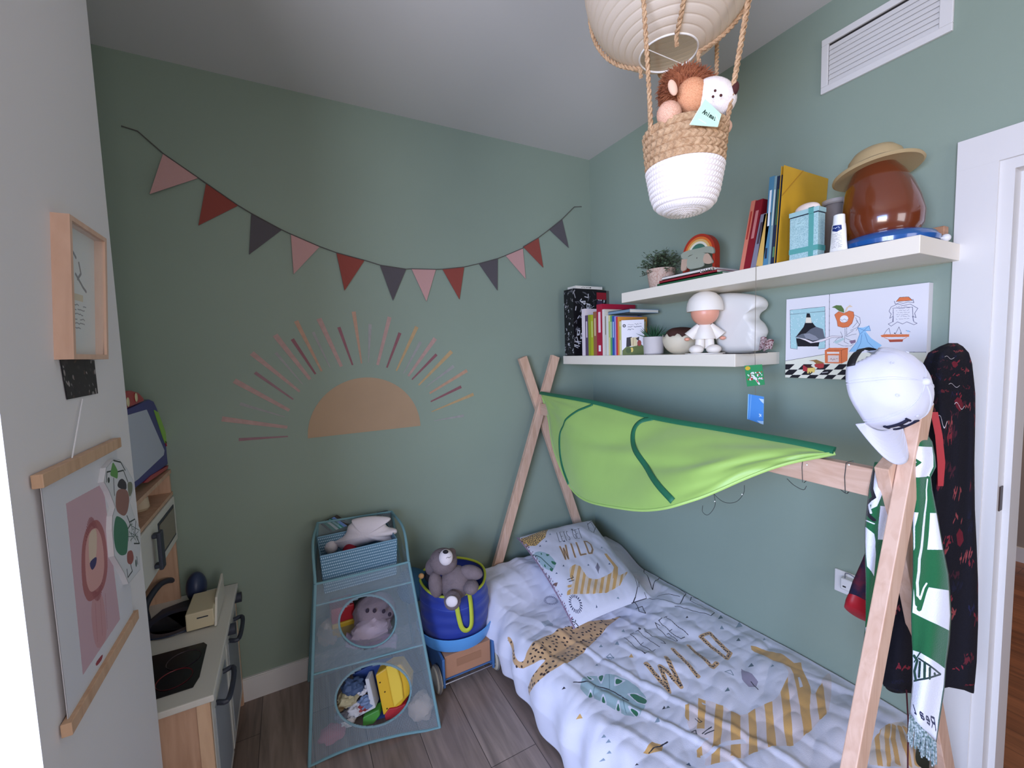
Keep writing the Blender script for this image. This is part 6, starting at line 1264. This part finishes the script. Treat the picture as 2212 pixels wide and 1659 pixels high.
def sph(a, t_, o=.006): return Vector((LC.x+(LR+o)*math.sin(t_)*math.cos(a), LC.y+(LR+o)*math.sin(t_)*math.sin(a), LC.z-(LR+o)*math.cos(t_)))
for da in (-1.85, 1.75, .25, 3.3):      # ropes hugging the lower half of the shade, ending at the wire ring
    rope(net, [sph(va+da, a0+(pi/2-a0)*i/12) for i in range(13)], .0055)
    q = sph(va+da, a0); rope(net, [q, q+Vector((.002, 0, -.022))], .005)
tops = [(-.28, -.85), (1.13, 1.19), (2.5, 2.27), (3.42, -2.2)]
for ta, _ in tops: rope(net, [sph(va+ta, pi/2+(pi*.44)*i/12) for i in range(13)], .005)
obj('rope_net', net, JUTE, ln)
bk2 = thing('rope_basket', 'jute and white cotton rope basket hanging under the paper lantern', 'basket', (rim_c.x, rim_c.y, rim_c.z-.185))
BH = .185; NA = 288
def bsurf(i, j, n0, n1, rows, N, chev, zt_, zb_):
    pass
def coil(z_top, z_bot, rows, N, amp, chevron, nt_=14):
    rings = []
    for i in range(rows*nt_+1):
        v = i/(rows*nt_); z_ = lerp(z_top, z_bot, v); lv = (i % nt_)/nt_; row = i // nt_; prof_ = math.sqrt(max(0, 1-(2*lv-1)**2)); ring = []
        for j in range(NA):
            a = 2*pi*j/NA
            if chevron: k = .5+.5*math.cos(N*a+(abs(2*lv-1))*3.4+row*2.1); rr = prof_*(.45+.55*k**.7)
            else: k = .5+.5*math.cos(N*a+lv*4.5+row); rr = prof_*(.72+.28*k)
            base = interp([(0, .097), (.5, .089), (.8, .079), (.93, .070), (1, .055)], (rim_c.z-z_)/BH)[0]
            r_ = base-amp+amp*rr; ring.append(Vector((rim_c.x+r_*math.cos(a), rim_c.y+r_*math.sin(a), z_+.0015*math.sin(a*1.0))))
        rings.append(ring)
    return rings
zs = rim_c.z-BH*.46
obj('jute_braid', MB().loft(coil(rim_c.z, zs, 5, 34, .007, True), False), JUTE, bk2, smooth=50)
R_ = coil(zs, rim_c.z-BH, 9, 60, .005, False)
for k in range(1, 40):
    f_ = 1-k/40; ring = []
    for j in range(NA):
        a = 2*pi*j/NA; r_ = .050*f_; z_ = rim_c.z-BH-.006*(1-f_**2)-.0022*math.sqrt(max(0, 1-(2*((k/8) % 1)-1)**2))*(.7+.3*math.cos(40*f_*a)); ring.append(Vector((rim_c.x+r_*math.cos(a), rim_c.y+r_*math.sin(a), z_)))
    R_.append(ring)
obj('cotton_rope_base', MB().loft(R_, False), mat('white_cotton_rope', (236, 226, 220), rough=.9), bk2, smooth=50)
obj('inner_wall', MB().lathe([(.088, 0), (.080, -.09), (.066, -.17), (.01, -.172)], rim_c, 48, caps=False), JUTE, bk2)
sus = MB()
for ta, ba_ in tops: rope(sus, [sph(va+ta, pi/2), Vector((rim_c.x+.096*math.cos(va+ba_), rim_c.y+.096*math.sin(va+ba_), rim_c.z+.002)), Vector((rim_c.x+.093*math.cos(va+ba_), rim_c.y+.093*math.sin(va+ba_), rim_c.z-.02))], .0052)
rope(sus, [sph(va+1.19, pi/2), Vector((rim_c.x+.096*math.cos(va+1.26), rim_c.y+.096*math.sin(va+1.26), rim_c.z+.002))], .0042)
obj('suspension_rope', sus, JUTE, bk2)
# plush lion in the basket
zl4 = Z(1240, 0, 3.457); wl4 = 1.0
def l4(x, y, dw=0): return at(*zl4(x, y), wl4+dw)
VM = Matrix.Identity(3)
for i, v in enumerate((RGT, -FWD, -DWN)):
    for k in range(3): VM[k][i] = v[k]
def le(x, y, rx, ry, rz, dw=0, ang=0, wob=.02):
    k = wl4/FPX/3.457; return MB().ell(l4(x, y, dw), (rx*k, rz*k, ry*k), (VM @ Matrix.Rotation(ang, 3, 'Y')).to_4x4(), wob=wob, nu=32, nv=22)
li = thing('plush_lion', 'plush lion with shaggy brown mane and white muzzle riding in the rope basket', 'plush toy', tuple(l4(850, 900)))
PE = mat('plush_peach', (222, 162, 120), rough=.95); PC_ = mat('plush_light_peach', (226, 182, 154), rough=.95)
MN = mat('plush_mane', (172, 104, 68), rough=.9, rgb2=(138, 76, 48), vscale=50); MW = mat('plush_muzzle_white', (240, 230, 222), rough=.95)
def join(*ms):
    r = ms[0]
    for a in ms[1:]: b0 = len(r.v); r.v += a.v; r.f += [tuple(b0+i for i in f_) for f_ in a.f]
    return r
obj('lion_body', join(le(880, 940, 190, 130, 150, .01), le(700, 960, 60, 60, 60, -.01)), PE, li, smooth=80)
obj('arm', fur(le(710, 855, 82, 86, 80, -.055, -.4), 16000, .0022, .0004), PC_, li, smooth=80); obj('arm', le(1120, 950, 55, 55, 55, -.0, 0), PC_, li, smooth=80)
obj('face', fur(le(880, 720, 110, 120, 100, -.045), 22000, .0025, .0004), PE, li, smooth=80)
obj('muzzle', fur(le(1040, 735, 158, 132, 118, -.048, .25), 30000, .0022, .0004), MW, li, smooth=80)
mm = le(830, 700, 205, 195, 140, .035, 0, .1); rnd = random.Random(5)
kk = wl4/FPX/3.457
for i in range(3200):
    a = rnd.uniform(-pi*.18, pi*1.22) if i % 4 else rnd.uniform(0, 2*pi); rr_ = rnd.uniform(.45, 1.0); cx_, cy_ = 850+170*rr_*math.cos(a), 700-170*rr_*math.sin(a)
    if cx_ > 985 and cy_ > 640: continue
    if (cx_-880)**2+(cy_-740)**2 < 95**2: continue
    dz = -.055*math.sqrt(max(0, 1-rr_*rr_*.9))-.005+(.03*rr_); p = l4(cx_, cy_, dz); L = rnd.uniform(.014, .032)
    d_ = (RGT*math.cos(a)-DWN*math.sin(a))*(.8)+(-FWD)*.25+Vector((rnd.gauss(0, .3), rnd.gauss(0, .3), rnd.gauss(0, .3)))+Vector((0, 0, .15)); d_.normalize()
    mm.tube([p, p+d_*L*.5+Vector((0, 0, .002)), p+d_*L-Vector((0, 0, .006))], .003, 4, radii=[.0015, .0013, .0002])
obj('mane', mm, MN, li, smooth=60)
obj('ear', le(737, 655, 30, 56, 22, -.075, -.3), PC_, li, smooth=80)
obj('nose', le(1190, 665, 34, 52, 40, -.070, .2), mat('plush_nose_brown', (70, 30, 26), rough=.9), li, smooth=80)
for x, y, r in ((1054, 677, 9), (1038, 722, 9), (1097, 712, 10)):
    p = l4(x, y, 0); 
    obj('whisker_dot', le(x, y, r, r, 6, -.0975 if x < 1090 else -.0965, 0, 0), MATS['plush_nose_brown'], li, smooth=80)
zc3 = Z(1480, 200, 16.59)
P = [at(*zc3(*p), .895) for p in ((700, 215), (1300, 780), (1170, 1230), (150, 1150))]
A_ = Art(300, 300, (0, 0, 1, 1), (186, 214, 188)); A_.line([(0, 1), (0, 0), (1, 0), (1, 1)], .025, (214, 226, 204), True)
A_.text('Animal', (.2, .52), (.075, 0), (0, .13), .014, (30, 50, 44)); A_.line([(.2, .3), (.5, .3)], .02, (206, 226, 206)); A_.line([(.7, .75), (.9, .6)], .025, (206, 226, 206))
gcm = MB().slab(P, FWD*.0012); gcm.add([p-FWD*.0003 for p in P], [(0, 1, 2, 3)], None, [(0, .95), (.95, .95), (.95, .4), (0, 0)])
obj('green_card', gcm, A_.material('green_label_print', .5), smooth=0, label='pale green lettered card tucked in front of the plush lion', cat='card')
# ---------------------------------------------------------------- clothes on the near end of the bed frame
def ribbon(name, rows, art, parent, fold=.006, nf=2.2, n=14, thick=.004, seed=0, asp=9):
    rows = [tuple(r) for r in rows]; dens = []
    for a, b in zip(rows[:-1], rows[1:]):
        for k in range(5): dens.append(tuple(lerp(p, q, k/5) for p, q in zip(a, b)))
    dens.append(rows[-1]); pts = []; N = len(dens)-1
    for i, (yl, xl, yr, xr, w) in enumerate(dens):
        row = []
        for j in range(n+1):
            u = j/n; p = at(lerp(xl, xr, u), lerp(yl, yr, u), w+fold*math.sin(u*pi*nf+i*.12+seed)+.012*(2*u-1)**2); row.append(p)
        pts.append(row)
    lk = Look([p for r in pts for p in r], [(j/n, asp*(1-i/N)) for i in range(N+1) for j in range(n+1)])
    A = art(lk, asp); m_ = MB().loft(pts, False, False, uvf=None); m_.uv = {i*(n+1)+j: (j/n, 1-i/N) for i in range(N+1) for j in range(n+1)}
    return obj(name, m_, A.material(name+'_knit', .9, bump=.4, bscale=350, sheen=.2), parent, smooth=80, solid=thick)
z6, c2 = Z(1820, 980, 3.95), Z(1780, 1080, 2.8657)
SG, SW, SB = (26, 96, 56), (226, 226, 236), (26, 26, 34)
sf = thing('football_scarf', 'green and white striped football scarf with fringe looped over the near bed pole', 'scarf', (1.3, .44, .55))
def art_r(lk, asp):
    A = Art(240, 2000, (0, 0, 1, asp), SG); q = lambda zz, *P: [lk(*zz(*p)) for p in P]
    A.poly(q(z6, (590, -60), (770, -60), (775, 100), (735, 190), (595, 200)), SW); A.line(q(z6, (770, -60), (775, 100), (740, 180)), .05, SG)
    A.poly(q(z6, (745, 508), (806, 512), (848, 825), (712, 822)), SW); A.poly(q(z6, (600, 508), (640, 512), (622, 640), (612, 800), (600, 820)), SW)
    A.poly(q(z6, (600, 1080), (625, 1110), (650, 1340), (735, 1140), (905, 1172), (912, 1512), (592, 1350)), SW)
    A.line(q(z6, (718, 205), (712, 380), (690, 640), (655, 900), (628, 1120), (640, 1270)), .085, SG)
    A.line(q(z6, (650, 1310), (700, 1150), (720, 1110)), .075, SG)
    A.line(q(z6, (715, 215), (708, 380), (684, 640), (650, 900), (632, 1100), (634, 1210)), .040, SW); A.line(q(z6, (634, 1210), (655, 1240), (690, 1140), (715, 1108)), .030, SW)
    A.line(q(z6, (590, 20), (655, 75), (600, 130)), .06, SG)
    A.poly(q(c2, (545, 930), (600, 940), (758, 1045), (745, 1100), (738, 1200), (718, 1350), (696, 1500), (532, 1330), (545, 1100)), SW)
    A.line(q(c2, (590, 985), (712, 1080), (562, 1120)), .022, (30, 50, 50), False)
    for a, b in (((600, 1000), (592, 1105)), ((625, 1015), (622, 1100)), ((652, 1038), (650, 1092)), ((680, 1062), (680, 1086))): A.line(q(c2, a, b), .034, (30, 60, 50))
    A.line(q(c2, (562, 960), (580, 990), (565, 1050), (575, 1110)), .04, (30, 70, 56)); A.line(q(c2, (600, 935), (560, 1000)), .02, (30, 70, 56)); A.line(q(c2, (612, 1010), (607, 1102)), .02, SW)
    o = Vector(lk(*c2(694, 1408))); ex = (Vector(lk(*c2(556, 1298)))-o)/4; ey = Vector(lk(*c2(690, 1330)))-o
    for i, ch_ in enumerate('Real'): A.text(ch_, tuple(o+ex*i), tuple(ex*.72), tuple(ey), .013, (30, 34, 70))
    A.line([(.985, 0), (.985, asp)], .018, (40, 84, 66)); return A
obj_r = ribbon('scarf_tail', [(930, 1955, 925, 1990, .97), (948, 1958, 940, 2002, .945), (960, 1962, 955, 2012, .93), (985, 1966, 985, 2018, .92), (1005, 1969, 1008, 2020, .92), (1026, 1972, 1030, 2009, .925), (1056, 1972, 1058, 2012, .93), (1106, 1972, 1108, 2022, .935), (1182, 1972, 1186, 2036, .94), (1233, 1973, 1240, 2047, .945), (1271, 1972, 1275, 2050, .95), (1322, 1969, 1328, 2053, .955), (1380, 1970, 1385, 2049, .96), (1429, 1972, 1434, 2042, .96), (1481, 1972, 1490, 2038, .96), (1544, 1966, 1603, 2021, .96)], art_r, sf)
def art_l(lk, asp):
    A = Art(220, 1700, (0, 0, 1, asp), SG); q = lambda *P: [lk(*z6(*p)) for p in P]
    A.poly(q((275, 150), (350, 155), (330, 330), (295, 450), (250, 470), (260, 350)), SW); A.poly(q((190, 620), (265, 665), (280, 800), (262, 1035), (215, 960), (190, 780)), SW)
    A.poly(q((315, 450), (405, 460), (410, 640), (365, 740), (290, 730), (295, 600)), SW); A.line(q((270, 170), (255, 300), (275, 380), (225, 420), (225, 520), (265, 560)), .07, SB); A.line(q((262, 395), (235, 430), (250, 500)), .04, SW); A.line(q((205, 570), (265, 590)), .03, SW)
    A.poly(q((190, 1480), (260, 1420), (250, 1700), (180, 1700)), SW)
    A.line(q((355, 160), (340, 330), (300, 450), (285, 620), (275, 800), (285, 1000)), .03, SG); A.line(q((415, 180), (395, 240), (430, 380)), .05, SW)
    return A
ribbon('scarf_tail', [(998, 1890, 1000, 1928, .965), (1010, 1888, 1012, 1930, .965), (1056, 1879, 1058, 1930, .965), (1100, 1874, 1102, 1932, .965), (1140, 1870, 1142, 1930, .965), (1200, 1870, 1202, 1922, .965), (1258, 1872, 1262, 1905, .965), (1330, 1871, 1334, 1892, .965), (1390, 1866, 1392, 1885, .965), (1420, 1864, 1424, 1880, .965)], art_l, sf, seed=1)
fm = MB(); rnd = random.Random(2)
for i in range(46):
    u = i/45; a = at(lerp(1966, 2021, u), lerp(1544, 1603, u), .96); e_ = at(lerp(1966, 2030, u)-8+rnd.uniform(-5, 5), lerp(1544, 1603, u)+rnd.uniform(38, 60), .955+rnd.uniform(-.01, .01)); fm.tube([a, a.lerp(e_, .5)+Vector((rnd.uniform(-.003, .003), 0, 0)), e_], .0016, 5)
for i in range(22):
    u = i/21; a = at(lerp(1864, 1880, u), 1421, .965); e_ = a+Vector((rnd.uniform(-.012, .006), 0, -.05-.01*rnd.random())); fm.tube([a, e_], .0015, 5)
obj('fringe', fm, mat('scarf_fringe', (70, 100, 96), rough=.95, rgb2=(190, 200, 204), vscale=200), sf, kind='stuff')
# hooded robe behind
A_ = Art(700, 1400, (0, 0, 1, 1), (14, 12, 22)); rnd = random.Random(11)
for i in range(120):
    u, v = rnd.random(), rnd.random(); c = rnd.choice([(120, 34, 46), (90, 28, 38), (60, 22, 34), (136, 60, 62), (26, 26, 54), (20, 20, 40)])
    for k in range(rnd.randint(3, 9)): du = rnd.uniform(-.05, .05); A_.line([(u+du, v+rnd.uniform(-.012, .012)), (u+du+rnd.uniform(.006, .03), v+rnd.uniform(-.006, .012))], rnd.uniform(.0015, .004), c)
for u, v, s_ in ((.52, .96, 1), (.55, .79, .8), (.55, .62, 1.1), (.62, .38, .8), (.3, .48, .8)): A_.poly([(u, v), (u+.04*s_, v+.012), (u+.09*s_, v+.004), (u+.11*s_, v-.015*s_), (u+.06*s_, v-.03*s_), (u+.02, v-.02)], (100, 22, 36))
for u, v in ((.45, .83), (.5, .69), (.55, .61), (.3, .57)): A_.line([(u+.14*t/12, v+.008*math.sin(t*.6)-.001*t) for t in range(13)], .0011, (206, 196, 196))
RB = A_.material('robe_fleece', .9, bump=.4, bscale=250)
ro = thing('hooded_robe', 'black fleece robe with red pattern hanging from the near bed pole beside the door', 'robe', (1.42, .42, .6))
rows = [(741, 2048, 2068, .01), (748, 2030, 2080, .025), (762, 2005, 2093, .035), (785, 1994, 2100, .04), (820, 1993, 2104, .042), (850, 1996, 2107, .042), (900, 2005, 2107, .042), (1000, 2008, 2105, .04), (1100, 1990, 2106, .04), (1180, 1965, 2110, .04), (1260, 1935, 2113, .04), (1350, 1915, 2113, .04), (1430, 1906, 2110, .038), (1475, 1906, 2106, .036), (1490, 1912, 2104, .03)]
rings = []; uvs = {}; n = 56; dens = []
for a, b in zip(rows[:-1], rows[1:]):
    for k in range(6): dens.append(tuple(lerp(p, q, k/6) for p, q in zip(a, b)))
dens.append(rows[-1])
for i, (py, L, R, tk) in enumerate(dens):
    ring = []
    for j in range(n):
        a = 2*pi*j/n; cx_ = (L+R)/2; hw = (R-L)/2; px = cx_+hw*math.cos(a); w_ = 1.02+.085*smooth((py-745)/160)+tk*math.sin(a)*(.8+.25*math.sin(3*a+i*.03)+.12*math.cos(7*a+i*.05))
        yy = py+(8*math.sin(a*3+1) if i > len(dens)-4 else 0)
        ring.append(at(px, yy, w_)); uvs[i*n+j] = (abs(((a/(2*pi))*2) % 2-1), 1-i/(len(dens)-1))
    rings.append(ring)
m_ = MB().loft(rings); m_.uv = uvs
obj('robe_body', m_, RB, ro, smooth=80)
m_ = MB().loft([[at(x0, y, w_), at(x1, y, w_-.004), at(x1, y, w_+.01), at(x0, y, w_+.01)] for y, x0, x1, w_ in ((890, 2010, 2026, 1.045), (940, 2020, 2036, 1.043), (1000, 2025, 2042, 1.042), (1050, 2026, 2038, 1.042))])
obj('red_lining', m_, mat('red_satin', (164, 20, 34), rough=.5), ro, smooth=60)
def ringat(px, py, r1, r2, ang, w, n=24): return [at(px+r1*math.cos(t)*math.cos(ang)-r2*math.sin(t)*math.sin(ang)*.35, py+r1*math.cos(t)*math.sin(ang)+r2*math.sin(t)*math.cos(ang)*.35, w+.025*math.sin(t)) for t in [2*pi*k/n for k in range(n)]]
obj('sleeve', MB().loft([ringat(1905, 1160, 22, 20, .5, 1.12), ringat(1885, 1220, 25, 20, .5, 1.12), ringat(1868, 1270, 30, 20, .5, 1.12), ringat(1860, 1300, 32, 20, .52, 1.12)]), mat('navy_fleece', (24, 24, 52), rough=.9, rgb2=(90, 26, 44), vscale=45), ro, smooth=80)
obj('red_cuff', MB().loft([ringat(1860, 1300, 33, 21, .52, 1.12), ringat(1856, 1312, 34, 22, .52, 1.12), ringat(1853, 1326, 34, 22, .52, 1.12)]), MATS['red_satin'], ro, smooth=80)
obj('belt_cord', MB().tube([at(1958, 1490, 1.06), at(1962, 1560, 1.06), at(1961, 1640, 1.06), at(1961, 1720, 1.06)], .0016, 6), mat('dark_red_cord', (70, 20, 30), rough=.9), ro)
# white baseball cap
co = at(1884, 842, .915); T_v = (EYE-co).normalized(); U_v = (Vector((0, 0, 1))-T_v*T_v.z).normalized(); R_v = U_v.cross(T_v); KC = .87
ez = (R_v*.86+U_v*.20+T_v*.47).normalized(); ex = R_v*.36-U_v*.90-T_v*.25; ex = (ex-ez*ex.dot(ez)).normalized(); ey = ez.cross(ex); CM = Matrix.Identity(4)
ex, ey, ez = ex*KC, ey*KC, ez*KC
for i in range(3): CM[i][0], CM[i][1], CM[i][2], CM[i][3] = ex[i], ey[i], ez[i], co[i]
cp = thing('baseball_cap', 'white cotton baseball cap with a navy H hanging on the near bed pole', 'cap', tuple(co))
CW = mat('white_cotton_twill', (206, 204, 214), rough=.85, bump=.12, bscale=700, sheen=.2)
def crown(t_, a, o=0):
    r = .098*max(0, math.cos(t_))**.72; z_ = .105*math.sin(t_)**.9; sq = 1-.05*math.sin(a)**2
    seam = 0
    d_ = min(abs(((a/(pi/3)) % 1)-0), abs(((a/(pi/3)) % 1)-1)); seam = -.0016*math.exp(-(d_/.03)**2)*math.cos(t_)
    w_ = .003*noise.noise(Vector((math.cos(a)*2, math.sin(a)*2, t_*3)))
    return Vector(((r+seam+w_+o)*math.cos(a)*1.04, (r+seam+w_+o)*math.sin(a)*sq, z_+o*math.sin(t_)))
def bk_open(t_, a): return abs(a-pi) < .55 and t_ < .42*math.sqrt(max(0, 1-((a-pi)/.55)**2))
m_ = MB(); NT, NA2 = 26, 120
for i in range(NT+1):
    for j in range(NA2): m_.v.append(CM @ crown(pi/2*i/NT, 2*pi*j/NA2))
for i in range(NT):
    for j in range(NA2):
        if not bk_open(pi/2*(i+.5)/NT, 2*pi*(j+.5)/NA2): m_.f.append((i*NA2+j, i*NA2+(j+1) % NA2, (i+1)*NA2+(j+1) % NA2, (i+1)*NA2+j))
obj('crown', m_, CW, cp, smooth=60, solid=-.002)
sm = MB()
for k in range(6):
    if k == 3: continue
    a = k*pi/3; sm.tube([CM @ crown(pi/2*i/20, a+.035, .0006) for i in range(21)], .0007, 5); sm.tube([CM @ crown(pi/2*i/20, a-.035, .0006) for i in range(21)], .0007, 5)
obj('seam_stitching', sm, CW, cp)
obj('button', MB().ell(CM @ Vector((0, 0, .106)), (.008, .008, .008)), CW, cp)
for a in (pi/6+pi/3*k for k in range(6)):
    c_ = CM @ crown(.85, a, .001); n_ = (crown(.85, a, .01)-crown(.85, a, 0)).normalized(); nw = (CM.to_3x3() @ n_); u_ = nw.orthogonal().normalized(); v_ = nw.cross(u_)
    obj('eyelet', MB().tube([c_+(u_*math.cos(t*pi/8)+v_*math.sin(t*pi/8))*.0028 for t in range(16)], .0009, 6, closed=True), CW, cp)
def brim(u, v, off=0):      # u across, v outwards
    a = (u-.5)*2.0; r0 = .0985; base = Vector((r0*math.cos(a)*1.04, r0*math.sin(a)*.97, 0)); ext = .094*(1-(abs(2*u-1))**3.0)
    p = base+Vector((ext*v, 0, 0)); p.z = -.010*(2*u-1)**2*(.2+v)-.010*v+.001+off+.008*v*(1-abs(2*u-1)); return CM @ p
obj('brim', MB().grid(lambda u, v: brim(u, v), 48, 14), CW, cp, smooth=80, solid=.0035)
st = MB()
for k in range(5): st.tube([brim(u/40, .15+k*.17, .0022) for u in range(1, 40)], .0005, 4)
obj('brim_stitching', st, mat('white_thread', (214, 212, 222), rough=.8), cp)
H2 = MB()
sg_ = 1 if ey.dot(T_v) > 0 else -1
def hp_(x, y): a = x/.094+.50*sg_; t_ = y/.115; return CM @ crown(t_, a, .0022)
def hbar(x0, y0, x1, y1, wd_):
    n = 8; d_ = Vector((x1-x0, y1-y0, 0)).normalized(); s_ = Vector((-d_.y, d_.x, 0))*wd_/2
    H2.loft([[hp_(lerp(x0, x1, i/n)-s_.x, lerp(y0, y1, i/n)-s_.y), hp_(lerp(x0, x1, i/n)+s_.x, lerp(y0, y1, i/n)+s_.y)] for i in range(n+1)], False, False)
hy0, hy1 = .026, .078
for x in (-.018, .018): hbar(x, hy0, x, hy1, .009); hbar(x-.009, hy0, x+.009, hy0, .005); hbar(x-.009, hy1, x+.009, hy1, .005)
hbar(-.018, (hy0+hy1)/2, .018, (hy0+hy1)/2, .006)
obj('letter_h', H2, mat('navy_embroidery', (24, 24, 48), rough=.8), cp, smooth=60, solid=.003)
obj('back_strap', MB().loft([[CM @ (crown(.02, pi-.62+1.24*i/16, .002)), CM @ (crown(.16, pi-.62+1.24*i/16, .002))] for i in range(17)], False, False), mat('black_strap', (24, 22, 26), rough=.6), cp, smooth=60, solid=.002)
